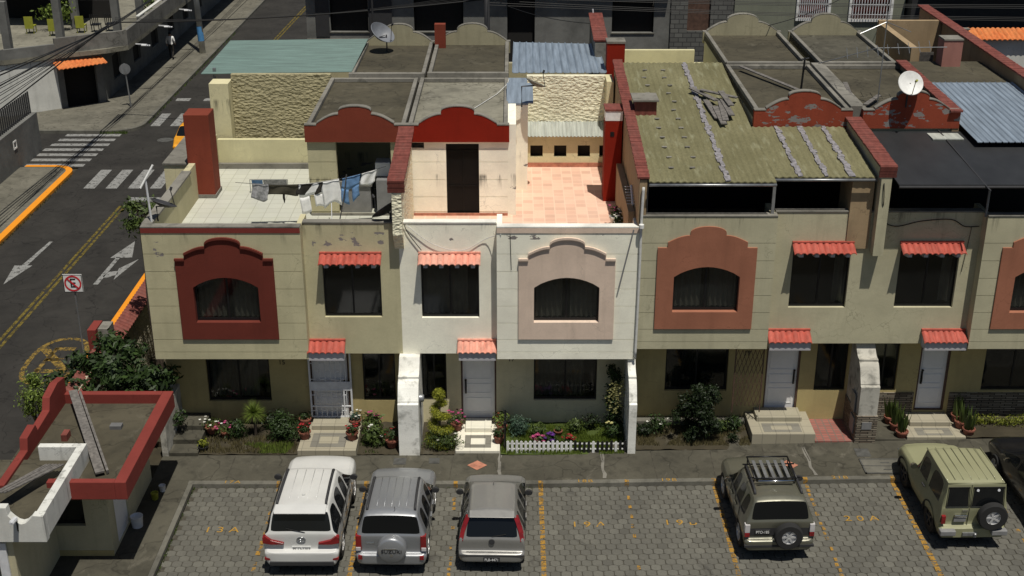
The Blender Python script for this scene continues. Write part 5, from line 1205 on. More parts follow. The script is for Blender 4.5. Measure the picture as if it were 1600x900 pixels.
plate(c, 0, -.0, .42, .40, .14, 'PLB-4471', 4, 'plastic_dark', 'white_paint'); handles(c, .83, (1.3, 1.85), .86, 'car_grey')
mirror(c, -.8, 2.1, 1.04, -1, 'car_grey', 'plastic_dark'); mirror(c, .8, 2.1, 1.04, 1, 'car_grey', 'plastic_dark')
m = MB(); m.tube([(0, 1.75, 1.52), (0, 1.65, 1.59)], .01, 5); m.build('antenna', 'plastic_dark', c)
m = MB(); m.prism([(.3, 1.44), (.33, 1.42), (.5, 1.5), (.5, 1.52)], 'x', -.55, .55); m.build('spoiler', 'car_grey', c, bevel=.008)
seams(c, 1.66, .94, (.84, 1.44, 2.0), .62, .05, .62); wiper(c, .0, .16, .98, .35, 1.04); underbody(c, 1.66, 3.5); place(c, -.5, -3.95, 0, -1.2)
# 4 gold off-roader with the roof rack
c = thing('parked_car', 'old brownish gold off-roader with an aluminium roof rack and bare spare wheel', 'car', group='cars parked in the lot')
build_suv(c, 3.8, 1.76, 1.70, 1.10, 1.0, 'car_gold', (.8, 3.0), .37, [(.42, .85), (.93, 1.4), (1.48, 1.85)], 1.9, 2.4, gate_y=.09, glass_y=.24, tw=.70, bump_z=.62, glass_low=1.10)
for s in (-1, 1):
    for y in (.8, 3.0): wheel(c, s * .735, y, .37, .25, s)
    lamp(c, rect(min(s * .74, s * .865), max(s * .74, s * .865), .82, 1.05), 0, 0, .06, .2, 'lamp_clear'); lamp(c, rect(min(s * .74, s * .865), max(s * .74, s * .865), .70, .815), 0, 0, .058, .2, 'lamp_red')
m = MB(); m.box(-.80, .80, .105, .135, .72, .98); m.build('tailgate_trim', 'plastic_dark', c)
m = MB(); m.lathe([(.18, -.10), (.32, -.10), (.35, -.07), (.35, .06), (.3, .09), (.1, .09)], (.2, -.02, .78), (0, 1, 0), 30); t = m.build('spare_wheel', 'tyre', c, smooth=40)
m = MB(); rim_mesh(m, (.2, -.09, .78), (0, -1, 0), .215, 6); m.lathe([(0, -.03), (.2, -.03)], (.2, -.09, .78), (0, -1, 0), 24); m.build('rim', 'rim_alloy', t, smooth=30)
m = MB()
for k in range(5): m.box(-.42 + k * .185, -.34 + k * .185, 1.0, 1.85, 1.80, 1.815)
m.build('rack_slat', 'galvanised', c)
m = MB()
for x in (-.52, .52): m.tube([(x, .9, 1.86), (x, 1.95, 1.86)], .02, 8); m.tube([(x, 1.0, 1.86), (x, 1.0, 1.7)], .015, 6); m.tube([(x, 1.85, 1.86), (x, 1.85, 1.7)], .015, 6)
for y in (.9, 1.95): m.tube([(-.52, y, 1.86), (.52, y, 1.86)], .02, 8); 
for y in (1.1, 1.75): m.tube([(-.66, y, 1.76), (.66, y, 1.76)], .02, 8)
m.build('roof_rack', 'black_metal', c, smooth=True)
m = MB(); m.tube([(-.45, .84, 1.82), (.45, .84, 1.82)], .03, 10); m.build('rack_bar', 'chrome', c, smooth=True); rails(c, .58, .5, 1.85, 1.70, 'plastic_dark')
m = MB(); m.tube([(.8, 3.3, .9), (.8, 3.3, 1.0)], .01); m.build('antenna', 'plastic_dark', c); handles(c, .88, (1.3, 1.8), .93, 'car_gold')
mirror(c, -.84, 2.1, 1.12, -1, 'car_gold', 'chrome'); mirror(c, .84, 2.1, 1.12, 1, 'car_gold', 'plastic_dark'); plate(c, -.42, .095, .82, .38, .14, 'PTO-185', 4, 'plastic_dark', 'white_paint')
m = MB(); m.box(-.86, .86, -.01, .06, .44, .5); m.build('bumper_trim', 'plastic_dark', c)
seams(c, 1.76, 1.10, (.9, 1.44, 2.0), .60, .045, .7); underbody(c, 1.76, 3.7); place(c, 6.6, -3.6, gz(6.6), 1.5)
# 5 olive box-shaped off-roader
c = thing('parked_car', 'boxy pale olive green off-roader with a spare wheel on its right rear door', 'car', group='cars parked in the lot')
build_suv(c, 3.85, 1.70, 1.86, 1.16, 1.02, 'car_green', (.85, 3.0), .39, [(.38, 1.15), (1.3, 1.88)], 1.93, 2.2, gate_y=.08, glass_y=.16, tw=.80, bump_z=.62, glass_low=1.16, boxy=True, hoodnose=.9)
for o in [q for q in c.children if q.name.startswith('rear_window')]: bpy.data.objects.remove(o)
m = MB(); m.add([(-.78, .09, 1.14), (.78, .09, 1.14), (.72, .15, 1.80), (-.72, .15, 1.80)], [(0, 1, 2, 3)]); m.build('rear_door', 'car_green', c)
for x0, x1 in ((-.70, -.17), (-.08, .70)):
    m = MB(); zz = lambda z: .083 + (z - 1.14) * .09; m.add([(x0, zz(1.2), 1.2), (x1, zz(1.2), 1.2), (x1 - .02, zz(1.7), 1.7), (x0 + .02, zz(1.7), 1.7)], [(0, 1, 2, 3)]); m.build('rear_window', 'car_glass', c)
    m = MB(); P = [(x0 - .02, zz(1.18) - .003, 1.18), (x1 + .02, zz(1.18) - .003, 1.18), (x1, zz(1.72) - .003, 1.72), (x0, zz(1.72) - .003, 1.72)]; m.tube(P + [P[0]], .012, 5, False); m.build('window_seal', 'rubber', c)
for x, z in ((-.0 + .03, 1.64), (.55, 1.64)):
    m = MB(); m.lathe([(0, 0), (.035, 0), (.035, .004), (0, .004)], (x, zz(z) - .012, z), (0, -1, .19), 14); m.build('sticker', 'white_metal', c)
m = MB(); m.tube([(-.125, .10, .66), (-.125, .085, 1.16), (-.125, .14, 1.78)], .008, 5); m.tube([(-.8, .10, 1.02), (.8, .10, 1.02)], .006, 5); m.build('door_gap', 'rubber', c)
for s in (-1, 1):
    for y in (.85, 3.0): wheel(c, s * .68, y, .39, .25, s, rimmat='plastic_dark')  # rims darkened: shade beside the car is put into their colour
    lamp(c, rect(min(s * .70, s * .80), max(s * .70, s * .80), .72, .95), 0, 0, .03, .12, 'lamp_red')
    m = MB(); m.box(min(s * .45, s * .84), max(s * .45, s * .84), -.12, .05, .46, .60); m.build('bumper', 'grey_paint', c, bevel=.02)
m = MB(); m.box(-.25, .1, -.05, .05, .42, .5); m.bar((.05, -.08, .42), (.05, .1, .42), .06); m.lathe([(0, 0), (.035, .02), (.035, .06), (0, .08)], (.05, -.08, .44), n=10); m.build('tow_hitch', 'galvanised', c)
m = MB(); m.lathe([(.18, -.10), (.34, -.10), (.37, -.07), (.37, .06), (.3, .09), (.1, .09)], (.42, -.03, .98), (0, 1, 0), 30); t = m.build('spare_wheel', 'tyre', c, smooth=40)
m = MB(); rim_mesh(m, (.42, -.10, .98), (0, -1, 0), .22, 5); m.lathe([(0, -.03), (.21, -.03)], (.42, -.10, .98), (0, -1, 0), 24); m.build('rim', 'rim_alloy', t, smooth=30)
m = MB(); m.box(-.48, -.16, .05, .1, .90, .96); m.build('handle', 'chrome', c, bevel=.01); m = MB(); m.box(-.3, -.16, .06, .1, 1.07, 1.1); m.build('handle', 'chrome', c); m = MB(); m.box(-.48, -.18, .07, .1, .76, .88); m.build('number_plate', 'grey_paint', c)
roof_ribs(c, .3, 1.85, (-.5, -.3, -.1, .1, .3, .5), 1.862, 'car_green')
m = MB()
for s in (-1, 1): m.tube([(s * .69, .2, 1.80), (s * .69, 1.9, 1.81)], .018, 6)
m.tube([(-.69, .2, 1.80), (.69, .2, 1.80)], .018, 6); m.build('rain_gutter', 'car_green', c, smooth=True)
mirror(c, -.83, 2.05, 1.2, -1, 'car_green', 'chrome'); mirror(c, .83, 2.05, 1.2, 1, 'car_green', 'plastic_dark'); handles(c, .855, (1.4,), 1.02, 'plastic_dark')
arches(c, 1.7, (.85, 3.0), .40, 'rubber'); underbody(c, 1.7, 3.8); place(c, 11.5, -3.16, gz(11.6), 1.0)
# 6 black car, mostly out of frame
c = thing('parked_car', 'black saloon cut by the right edge, beside the olive off-roader', 'car', group='cars parked in the lot')
build_suv(c, 4.5, 1.76, 1.45, .95, .93, 'car_black', (.85, 3.55), .33, [(.9, 1.5), (1.6, 2.3)], 2.35, 3.2, gate_y=.3, glass_y=.9, tw=.72, bump_z=.62, glass_low=.98)
for s in (-1, 1):
    for y in (.85, 3.55): wheel(c, s * .79, y, .33, .22, s)
mirror(c, -.84, 2.75, 1.0, -1, 'car_black', 'chrome'); mirror(c, .84, 2.75, 1.0, 1, 'car_black', 'plastic_dark'); underbody(c, 1.76, 4.5); place(c, 14.2, -3.3, gz(14), 1)
# 7 yellow van parked in the side street behind the corner house
c = thing('parked_car', 'orange-yellow car in the street, mostly hidden behind the red tower', 'car')
build_suv(c, 4.4, 1.76, 1.5, .95, .93, 'taxi_yellow', (.85, 3.5), .33, [(.9, 1.5), (1.6, 2.3)], 2.35, 3.2, gate_y=.3, glass_y=.9, tw=.72, bump_z=.62, glass_low=.98)
for s in (-1, 1):
    for y in (.85, 3.5): wheel(c, s * .79, y, .33, .22, s)
mirror(c, .84, 2.75, 1.0, 1, 'car_black', 'black_metal'); underbody(c, 1.76, 4.4); place(c, -15.85, 30.2, 0, -3)
# ---------------------------------------------------------------- steps in front of the doors
def steps(label, x0, x1, y0, y1, z1, mat, inlay, low=True, x0b=None):
    t = thing('entrance_steps', label, 'steps', ((x0 + x1) / 2, y0, .13), group='tiled entrance steps of the houses')
    m = MB(); m.box(x0, x1, y0, YG - .002, .1, z1); m.build('landing', mat, t, bevel=.012)
    m = MB(); m.box(x0 + .25, x1 - .25, YG - .62, YG - .003, z1 + .001, z1 + .14); m.build('door_step', mat, t, bevel=.012)
    cx, cy = (x0 + x1) / 2, (y0 + YG - .62) / 2; hx, hy = (x1 - x0) * .3, (YG - .62 - y0) * .34
    m = MB(); m.prism([(cx - hx, cy - hy), (cx + hx, cy - hy), (cx + hx, cy + hy), (cx - hx, cy + hy)], 'z', z1 - .01, z1 + .006, [[(cx - hx * .55, cy - hy * .5), (cx + hx * .55, cy - hy * .5), (cx + hx * .55, cy + hy * .5), (cx - hx * .55, cy + hy * .5)]]); m.build('tile_border', inlay, t)
    return t
steps('tiled steps with a grey square border before the white grille door', -6.12, -4.45, 1.5, 0, .3, 'tile_step', 'tile_step_grey')
steps('bright cream tiled steps beside the spiral topiary', -1.62, -.35, 1.62, 0, .22, 'tile_step_bright', 'tile_step_grey')
steps('wide raised cream platform of steps left of the red brick path', 6.9, 8.72, 1.95, 0, .58, 'tile_step', 'tile_step_grey')
steps('tiled steps between two rows of potted snake plants', 11.4, 13.1, 2.05, 0, .42, 'tile_step', 'tile_step_grey')
t = thing('side_steps', 'plain concrete steps at the left end of the corner house garden', 'steps', (-9.3, 1.5, .13))
for k, (y0, z) in enumerate(((1.45, .25), (1.95, .4), (2.5, .55))):
    m = MB(); m.box(-9.76, -8.95, y0, 3.29 if k == 2 else y0 + .6, .1, z); m.build('step', 'sidewalk', t, bevel=.012)
m = MB(); m.box(8.74, 9.86, 1.98, YG - .01, .1, .33); setting(m.build('path', 'brick_red'))
m = MB(); m.box(10.42, 11.35, 2.02, YG - .04, .1, .36); setting(m.build('path', 'sidewalk'))
for (x0, x1, mat) in ((-8.94, -6.14, 'soil'), (-4.43, -3.22, 'soil'), (-2.62, -1.64, 'soil'), (-.33, 3.28, 'soil'), (3.55, 6.88, 'soil'), (13.12, 16.6, 'soil')):
    m = MB(); n = 24
    m.grid(lambda u, v: (x0 + (x1 - x0) * u, 1.5 + gz(x0) * 2.5 + (YG - 1.5 - gz(x0) * 2.5) * v, .17 + gz(x0) * 1.2 + .05 * noise.noise((x0 + u * 7, v * 5, 1)) + .05 * v), n, 10); setting(m.build('garden_soil', 'lawn_soil' if x0 == -.33 else mat))
# white grille over A's door
gr = MB(); gx0, gx1, gz0, gz1, gy = -5.92, -4.72, .46, 2.6, YG - .1
gr.bar((gx0, gy, gz0), (gx0, gy, gz1), .05); gr.bar((gx1, gy, gz0), (gx1, gy, gz1), .05); gr.bar((gx0 + .28 * 3.5, gy, gz0), (gx0 + .28 * 3.5, gy, 1.3), .04)
for z in (gz0, gz0 + .35, 1.35, 1.6, gz1): gr.bar((gx0, gy, z), (gx1, gy, z), .035)
for k in range(9): x = gx0 + (gx1 - gx0) * k / 8; gr.bar((x, gy, gz0), (x, gy, gz1), .018)
for j in range(8):
    for k in range(4):
        x = gx0 + (gx1 - gx0) * (k * 2 + (j % 2)) / 8; z = gz0 + .2 + j * .26
        if x + .15 < gx1: gr.bar((x, gy, z), (x + .15, gy, z), .018)
gr.box(gx0, gx1, gy - .012, gy + .012, 1.36, 1.58)
gr.build('door_grille', 'white_metal', HA)
# diamond lattice beside C's door
m = MB()
for k in range(-9, 14):
    for s in (-1, 1):
        x = 6.35 + k * .12; a, b = (x, 2.9), (x + s * .55, 1.1)
        pts = []
        for (px_, pz) in ((a[0], a[1]), (b[0], b[1])): pts.append([px_, pz])
        lo, hi = 6.4, 7.2
        def clip(p, q):
            if p[0] > q[0]: p, q = q, p
            if q[0] <= lo or p[0] >= hi: return None
            t0 = max(0, (lo - p[0]) / (q[0] - p[0])); t1 = min(1, (hi - p[0]) / (q[0] - p[0]))
            return [(p[0] + (q[0] - p[0]) * t_, p[1] + (q[1] - p[1]) * t_) for t_ in (t0, t1)]
        c_ = clip(pts[0], pts[1])
        if c_ and abs(c_[0][0] - c_[1][0]) > .02: m.bar((c_[0][0], YP + .28, c_[0][1]), (c_[1][0], YP + .28, c_[1][1]), .014)
m.bar((6.4, YP + .28, .9), (6.4, YP + .28, 3.05), .03); m.bar((7.2, YP + .28, .9), (7.2, YP + .28, 3.05), .03); m.build('lattice_screen', 'brown_wood', HC)

# ---------------------------------------------------------------- plants
def leaves(m, c, rad, n, size, seed, shape=1.5, flat=0, lump=.35, up=.3):
    """leaf-sized faces spread through an uneven volume, tone random per leaf"""
    r = random.Random(seed); off = Vector((seed * 3.1, 0, 0))
    for _ in range(n):
        d = Vector((r.gauss(0, 1), r.gauss(0, 1), r.gauss(0, 1))).normalized(); k = r.random() ** .45
        q = 1 + lump * 2 * noise.noise(d * 1.7 + off); p = Vector((d.x * rad[0], d.y * rad[1], d.z * rad[2])) * k * q
        if flat and p.z < -rad[2] * flat: continue
        nrm = (d + Vector((r.gauss(0, .6), r.gauss(0, .6), r.gauss(up, .5)))).normalized()
        ax = nrm.cross(Vector((r.gauss(0, 1), r.gauss(0, 1), r.gauss(0, 1)))).normalized(); b = nrm.cross(ax); s = size * r.uniform(.6, 1.3); P = Vector(c) + p
        m.t = min(1, max(.02, r.gauss(.45, .25)))
        m.add([P - ax * s, P + b * s * .38 - ax * s * .1, P + ax * s * .9, P - b * s * .38 - ax * s * .1], [(0, 1, 2, 3)])
    m.t = 0
def shrub(name, label, cat, c, rad, n, size, mat, seed, group=None, stem=True, trunk=None, flowers=None, clumps=0):
    t = thing(name, label, cat, (c[0], c[1], c[2] - rad[2]), group=group); m = MB(); r = random.Random(seed)
    leaves(m, c, rad, n if not clumps else n // 3, size, seed)
    for k in range(clumps):
        d = Vector((r.gauss(0, 1), r.gauss(0, 1), r.gauss(.2, .8))).normalized(); cc = Vector(c) + Vector((d.x * rad[0], d.y * rad[1], d.z * rad[2])) * .8
        leaves(m, cc, tuple(q * r.uniform(.3, .5) for q in rad), int(n * .67 / clumps), size, seed + k + 1)
    m.build('crown' if trunk else 'foliage', mat, t)
    m = MB(); zb = trunk if trunk is not None else c[2] - rad[2] * 1.0
    for k in range(4 if trunk is None else 5):
        e = Vector(c) + Vector((r.uniform(-.6, .6) * rad[0], r.uniform(-.6, .6) * rad[1], rad[2] * r.uniform(0, .5))); b = Vector((c[0] + r.uniform(-.05, .05), c[1] + r.uniform(-.05, .05), zb))
        mid = b.lerp(e, .5) + Vector((r.uniform(-.1, .1), 0, .05)); w0 = .012 if trunk is None else .06
        m.tube([b, mid, e], [w0 * 1.3, w0, w0 * .4], 6)
    m.build('trunk' if trunk is not None else 'stem', 'bark', t)
    if flowers:
        fm, nf, fs = flowers; m = MB()
        for _ in range(nf):
            d = Vector((r.gauss(0, 1), r.gauss(-.4, 1), r.gauss(.9, .7))).normalized(); p = Vector(c) + Vector((d.x * rad[0], d.y * rad[1], d.z * rad[2])) * r.uniform(.85, 1.1)
            for q in range(5):
                a = q * 1.2566 + r.random(); e = Vector((math.cos(a), math.sin(a), .35)) * fs; f_ = Vector((-math.sin(a), math.cos(a), 0)) * fs * .5; m.t = r.uniform(.1, 1)
                m.add([p, p + e * .6 + f_, p + e, p + e * .6 - f_], [(0, 1, 2, 3)])
        m.t = 0; m.build('flower', fm, t)
    return t
def pot(label, x, y, z, r_=.16, h_=.24, plant=None, mat='terracotta', group='potted plants by the doors', blade=False, seed=1, fl=None, ph=.25, pr=.2):
    t = thing('potted_plant', label, 'potted plant', (x, y, z), group=group); m = MB()
    m.lathe([(0, 0), (r_ * .7, 0), (r_ * .95, h_ * .8), (r_ * 1.1, h_ * .82), (r_ * 1.1, h_), (r_ * .92, h_), (r_ * .88, h_ * .88), (0, h_ * .88)], (x, y, z), n=18); m.build('pot', mat, t, smooth=35)
    m = MB(); r = random.Random(seed)
    if blade:
        for k in range(int(blade)):
            a = r.uniform(0, 6.28); q = r.uniform(.0, r_ * .7); b = Vector((x + q * math.cos(a), y + q * math.sin(a), z + h_ * .9)); hh = ph * r.uniform(.6, 1.15); lean = Vector((math.cos(a) * r.uniform(0, .25), math.sin(a) * r.uniform(0, .25), 1)).normalized(); sd_ = Vector((-math.sin(a + r.random()), math.cos(a), 0)) * .03
            m.t = r.uniform(.05, 1); P = [b - sd_, b + sd_, b + lean * hh * .6 + sd_ * .9, b + lean * hh + Vector((0, 0, 0)), b + lean * hh * .6 - sd_ * .9]; m.add(P, [(0, 1, 2, 3, 4)])
        m.t = 0
    else: leaves(m, (x, y, z + h_ + ph * .4), (pr, pr, ph * .5), 160, .05, seed)
    if m.v: m.build('foliage', plant or 'leaf_mid', t)
    if fl:
        m = MB()
        for _ in range(fl[1]):
            a = r.uniform(0, 6.28); q = pr * r.uniform(.2, 1.1); p = Vector((x + q * math.cos(a), y + q * math.sin(a), z + h_ + ph * r.uniform(.4, 1)))
            for k in range(5):
                b = k * 1.2566; e = Vector((math.cos(b), math.sin(b), .4)) * .045; f_ = Vector((-math.sin(b), math.cos(b), 0)) * .022; m.t = r.uniform(.1, 1); m.add([p, p + e * .6 + f_, p + e, p + e * .6 - f_], [(0, 1, 2, 3)])
        m.t = 0; m.build('flower', fl[0], t)
    return t
def tufts(name, boxes, mat, n, h_, seed, width=.01, label=None, cat='grass', lean=.4):
    m = MB(); r = random.Random(seed)
    for (x0, x1, y0, y1, z) in boxes:
        for _ in range(n):
            x, y = r.uniform(x0, x1), r.uniform(y0, y1)
            if noise.noise((x * 1.5, y * 1.5, seed)) < -.25: continue
            hh = h_ * r.uniform(.4, 1.2); a = r.uniform(0, 6.28); l = r.uniform(0, lean) * hh; m.t = min(1, max(.02, r.gauss(.5, .25)))
            m.add([(x - width, y, z), (x + width, y, z), (x + l * math.cos(a), y + l * math.sin(a), z + hh)], [(0, 1, 2)])
    m.t = 0; o = m.build(name, mat); o['kind'] = 'stuff'; o['label'] = label or name; o['category'] = cat; return o
# garden A
tufts('grass', [(-8.9, -6.2, 1.55, 2.5, .18)], 'leaf_dry', 2600, .12, 3, label='patchy yellow green ground cover in the corner house garden')
tufts('grass', [(-7.7, -6.3, 1.5, 2.0, .2)], 'leaf_bright', 1300, .14, 4, label='brighter green ground cover by the pavement left of the grille door')
shrub('round_shrub', 'dark round clipped shrub left of the tiled steps at the corner house', 'shrub', (-6.62, 2.35, .55), (.52, .5, .42), 1900, .05, 'leaf_dark', 11)
t = thing('palm_plant', 'young feathery bright green palm-like plant under the ground floor window', 'plant', (-7.5, 2.55, .2)); m = MB(); r5 = random.Random(9)
for k in range(420):
    a = r5.uniform(0, 6.28); el = r5.uniform(-.25, 1.4); L = r5.uniform(.3, .5); d = Vector((math.cos(a) * math.cos(el), math.sin(a) * math.cos(el), math.sin(el))); b = Vector((-7.5, 2.55, .95)); e = b + d * L + Vector((0, 0, -.12 * math.cos(el))); s_ = d.cross(Vector((0, 0, 1))).normalized() * .008; m.t = r5.uniform(.1, 1); m.add([b - s_, b + s_, e], [(0, 1, 2)])
m.t = 0; m.build('fronds', 'leaf_bright', t); m = MB(); m.tube([(-7.5, 2.55, .15), (-7.48, 2.55, .95)], [.05, .04], 8); m.build('stem', 'bark', t)
shrub('leafy_shrub', 'dark loose shrub beside the young palm, below the window', 'shrub', (-8.0, 2.4, .5), (.35, .3, .35), 500, .06, 'leaf_dark', 13); shrub('leafy_shrub', 'low purple dark shrub against the wall between palm and clipped shrub', 'shrub', (-7.0, 2.9, .5), (.4, .25, .35), 500, .06, 'leaf_black', 14)
pot('terracotta pot of white and pink flowers at the concrete side steps', -8.75, 2.55, .3, .2, .22, fl=('petal_white', 9), seed=2, pr=.3); pot('flowering pot with bright pink blooms left of the young palm', -8.35, 2.45, .2, .15, .2, fl=('petal_pink', 8), seed=3, pr=.28)
pot('small lime leaved plant in a black pot on the garden edge', -8.85, 1.72, .15, .13, .17, plant='leaf_lime', mat='rubber', seed=4, pr=.16)
pot('terracotta pot at the upper left of the grille door steps', -6.1, 3.0, .3, .17, .22, plant='leaf_dark', seed=5, ph=.2); pot('terracotta pot with pale succulents right of the grille door', -4.62, 2.95, .3, .17, .22, plant='leaf_blue', seed=6, fl=('petal_white', 6))
pot('terracotta pot with dark red flowers at the lower left of the steps', -6.0, 2.2, .3, .17, .24, plant='leaf_dark', seed=7, fl=('petal_red', 9)); pot('terracotta pot with dark red flowers at the lower right of the steps', -4.62, 2.15, .3, .17, .24, plant='leaf_dark', seed=8, fl=('petal_red', 9))
shrub('flowering_shrub', 'leafy green shrub with one white bloom between steps and dividing wall', 'shrub', (-4.0, 2.1, .48), (.34, .36, .36), 650, .07, 'leaf_mid', 21, flowers=('petal_white', 3, .06))
shrub('flowering_shrub', 'shrub with pink flowers and long leaves right of the tiled steps', 'shrub', (-4.1, 2.75, .55), (.3, .25, .35), 400, .07, 'leaf_mid', 22, flowers=('petal_pink', 8, .06))
pot('red flowering plant in a pot close to the white dividing wall', -3.45, 1.9, .2, .18, .25, plant='leaf_dark', seed=9, fl=('petal_red', 5), ph=.4, pr=.25)
tufts('grass', [(-4.4, -3.25, 1.55, 2.9, .18)], 'leaf_mid', 1200, .1, 5, label='short green ground cover between steps and dividing wall')
# garden B
t = thing('spiral_topiary', 'golden green spiral clipped topiary beside the white dividing wall', 'topiary', (-2.08, 2.1, .15)); m = MB()
leaves(m, (-2.08, 2.1, 1.78), (.21, .21, .2), 1600, .022, 31, lump=.05)
for k in range(150):
    tt = k / 150; a = tt * 6.28 * 3.0; zz = 1.52 - tt * 1.34; rr = .11 + .17 * tt; leaves(m, (-2.08 + rr * math.cos(a), 2.1 + rr * math.sin(a), zz), (.16 + .07 * tt, .16 + .07 * tt, .10 + .015 * tt), 120, .022, 100 + k, lump=.05)
m.build('foliage', 'leaf_gold', t); m = MB(); m.tube([(-2.08, 2.1, .12), (-2.08, 2.1, 1.7)], .035, 8); m.build('trunk', 'bark', t)
shrub('leafy_shrub', 'dark green shrub with yellow tips in front of the spiral topiary', 'shrub', (-1.95, 1.85, .42), (.55, .32, .3), 2200, .035, 'leaf_mid', 33, flowers=('petal_white', 3, .05))
pot('pot of magenta flowers between the topiary and the white door', -1.62, 2.85, .22, .17, .22, plant='leaf_mid', seed=35, fl=('petal_pink', 17), ph=.42, pr=.28)
pot('low dark pot of leaves at the left front corner of the bright steps', -.38, 2.1, .22, .15, .22, plant='leaf_dark', seed=36, pr=.2); pot('pot of yellow green leaves right of the white door', -.3, 2.75, .22, .16, .22, plant='leaf_bright', seed=37, ph=.45, pr=.25); pot('pot of small red flowers right of the white door step', -.32, 3.1, .22, .13, .2, plant='leaf_mid', seed=38, fl=('petal_red', 5), ph=.3)
shrub('round_shrub', 'round blue green shrub behind the picket fence', 'shrub', (.2, 2.55, .52), (.36, .32, .3), 1500, .035, 'leaf_blue', 41)
for i, (x, y, s_, mt, f, lb) in enumerate(((.75, 2.45, .25, 'leaf_mid', None, 'small dark shrub right of the blue green one'), (1.85, 2.65, .28, 'leaf_mid', None, 'loose green shrub in the middle of the lawn'), (.75, 1.95, .2, 'leaf_mid', ('petal_pink', 14, .06), 'magenta flowering plant just behind the white pickets'), (1.1, 2.0, .2, 'leaf_dark', ('petal_purple', 14, .07), 'dark purple flowering plant behind the fence'), (1.62, 1.95, .18, 'leaf_mid', ('petal_red', 12, .06), 'bright red flowers where the fence turns dark'), (2.9, 2.35, .3, 'leaf_dark', ('petal_yellow', 5, .05), 'dark plant with pale yellow buds near the wall end of the lawn'), (2.3, 2.9, .3, 'leaf_black', None, 'dark low shrub against the shaded wall'))):
    shrub('garden_plant', lb, 'plant', (x, y, .25 + s_ * .8), (s_, s_ * .8, s_ * .8), 350, .05, mt, 50 + i, flowers=f, group='small plants on the lawn')
pot('small round clay pot standing on the lawn', 1.35, 2.55, .22, .12, .14, plant='leaf_mid', seed=60, pr=.1, ph=.12)
tufts('grass', [(-.3, 3.2, 1.55, 3.1, .19)], 'grass_lawn', 16000, .10, 6, label='bright green lawn behind the picket fence'); tufts('grass', [(-.2, 3.2, 1.5, 1.75, .16)], 'grass_lawn', 1500, .12, 8, label='long grass along the foot of the picket fence')
t = thing('climbing_plant', 'tall climber with pale yellow blossom in the corner beside the window', 'plant', (2.95, 2.95, .2)); m = MB()
for k, z in enumerate((.5, .8, 1.15, 1.5, 1.85, 2.1)): leaves(m, (2.95 + .08 * math.sin(k * 2), 2.95, z), (.26 - .02 * k, .2, .26), 330, .05, 70 + k)
m.build('foliage', 'leaf_dark', t); m = MB(); r = random.Random(77)
for _ in range(120):
    p = Vector((3.0 + r.gauss(0, .13), 2.72 + r.uniform(-.1, .1), r.uniform(.9, 1.9))); s_ = .035; m.t = r.random(); m.add([p + Vector((-s_, 0, 0)), p + Vector((0, 0, -s_)), p + Vector((s_, 0, 0)), p + Vector((0, -.01, s_))], [(0, 1, 2, 3)])
m.t = 0; m.build('flower', 'petal_yellow', t); m = MB(); m.tube([(2.95, 2.95, .15), (2.9, 2.98, 1.2), (3.0, 2.95, 2.2)], .02, 6); m.build('stem', 'bark', t)
pf = thing('picket_fence', 'low picket fence, white on the left half and dark on the right half', 'fence', (1.6, 1.6, .14))
n = 27
for k in range(n):
    x = -.12 + k * (3.34 / (n - 1)); wht = k < 14; hh = .40 + rnd.uniform(-.02, .02); m = MB(); yy = 1.6 + rnd.uniform(-.008, .008)
    m.prism([(x - .036, .16), (x + .036, .16), (x + .036, .16 + hh - .03), (x, .16 + hh), (x - .036, .16 + hh - .03)], 'y', yy - .012, yy + .008); m.build('picket', 'white_paint' if wht or k % 5 == 4 else 'black_paint', pf)
m = MB(); m.box(-.14, 3.24, 1.613, 1.635, .26, .30); m.build('rail', 'white_paint', pf); m = MB(); m.box(-.14, 3.24, 1.613, 1.635, .43, .47); m.build('rail', 'white_paint', pf)
m = MB(); m.tube([(-.2, 1.75, .15), (-.2, 1.75, 1.0)], .03, 8); m.lathe([(0, 0), (.05, .02), (.05, .08), (0, .1)], (-.2, 1.75, 1.0)); m.tube([(-.2, 2.6, .15), (-.2, 2.6, 1.0)], .03, 8); m.tube([(-.2, 1.75, .9), (-.2, 2.6, .9)], .015, 6); m.tube([(-.2, 1.75, .5), (-.2, 2.6, .5)], .015, 6); tag(m.build('garden_railing', 'black_metal'), 'short black railing beside the bright cream steps', 'railing')
# garden C
t = thing('conifer_shrub', 'large very dark spreading conifer shrub before the salmon-framed house', 'shrub', (5.45, 2.3, .2)); m = MB(); r = random.Random(81)
for k in range(64):
    z = r.uniform(.3, 1.8); w0 = 1.12 * (1 - (z - .3) / 1.9) ** .7; a = r.uniform(0, 6.28); q = w0 * r.uniform(.2, 1.0); leaves(m, (5.45 + q * math.cos(a), 2.35 + q * .7 * math.sin(a), z), (.2, .18, .17), 170, .05, 300 + k, lump=.5)
m.build('foliage', 'leaf_black', t); m = MB(); m.tube([(5.45, 2.35, .1), (5.45, 2.35, 1.6)], [.07, .02], 8); m.build('trunk', 'bark', t)
for i, (x, y, s_, mt, f, lb) in enumerate(((4.25, 2.6, .35, 'leaf_dark', ('petal_white', 3, .05), 'sprawling dark shrub left of the big conifer'), (3.85, 2.4, .25, 'leaf_black', None, 'low dark plant beside the thin dividing wall'), (6.5, 2.75, .28, 'leaf_dark', None, 'spiky dark plant right of the big conifer'), (6.05, 2.6, .25, 'leaf_mid', None, 'spiky low plant at the foot of the lattice'))):
    shrub('garden_plant', lb, 'plant', (x, y, .3 + s_ * .7), (s_, s_ * .8, s_ * .8), 420, .06, mt, 90 + i, flowers=f, group='small plants around the conifer')
tufts('grass', [(3.6, 6.85, 1.85, 3.0, .24)], 'leaf_dry', 7000, .13, 7, label='dry straw-coloured grass around the dark conifer')
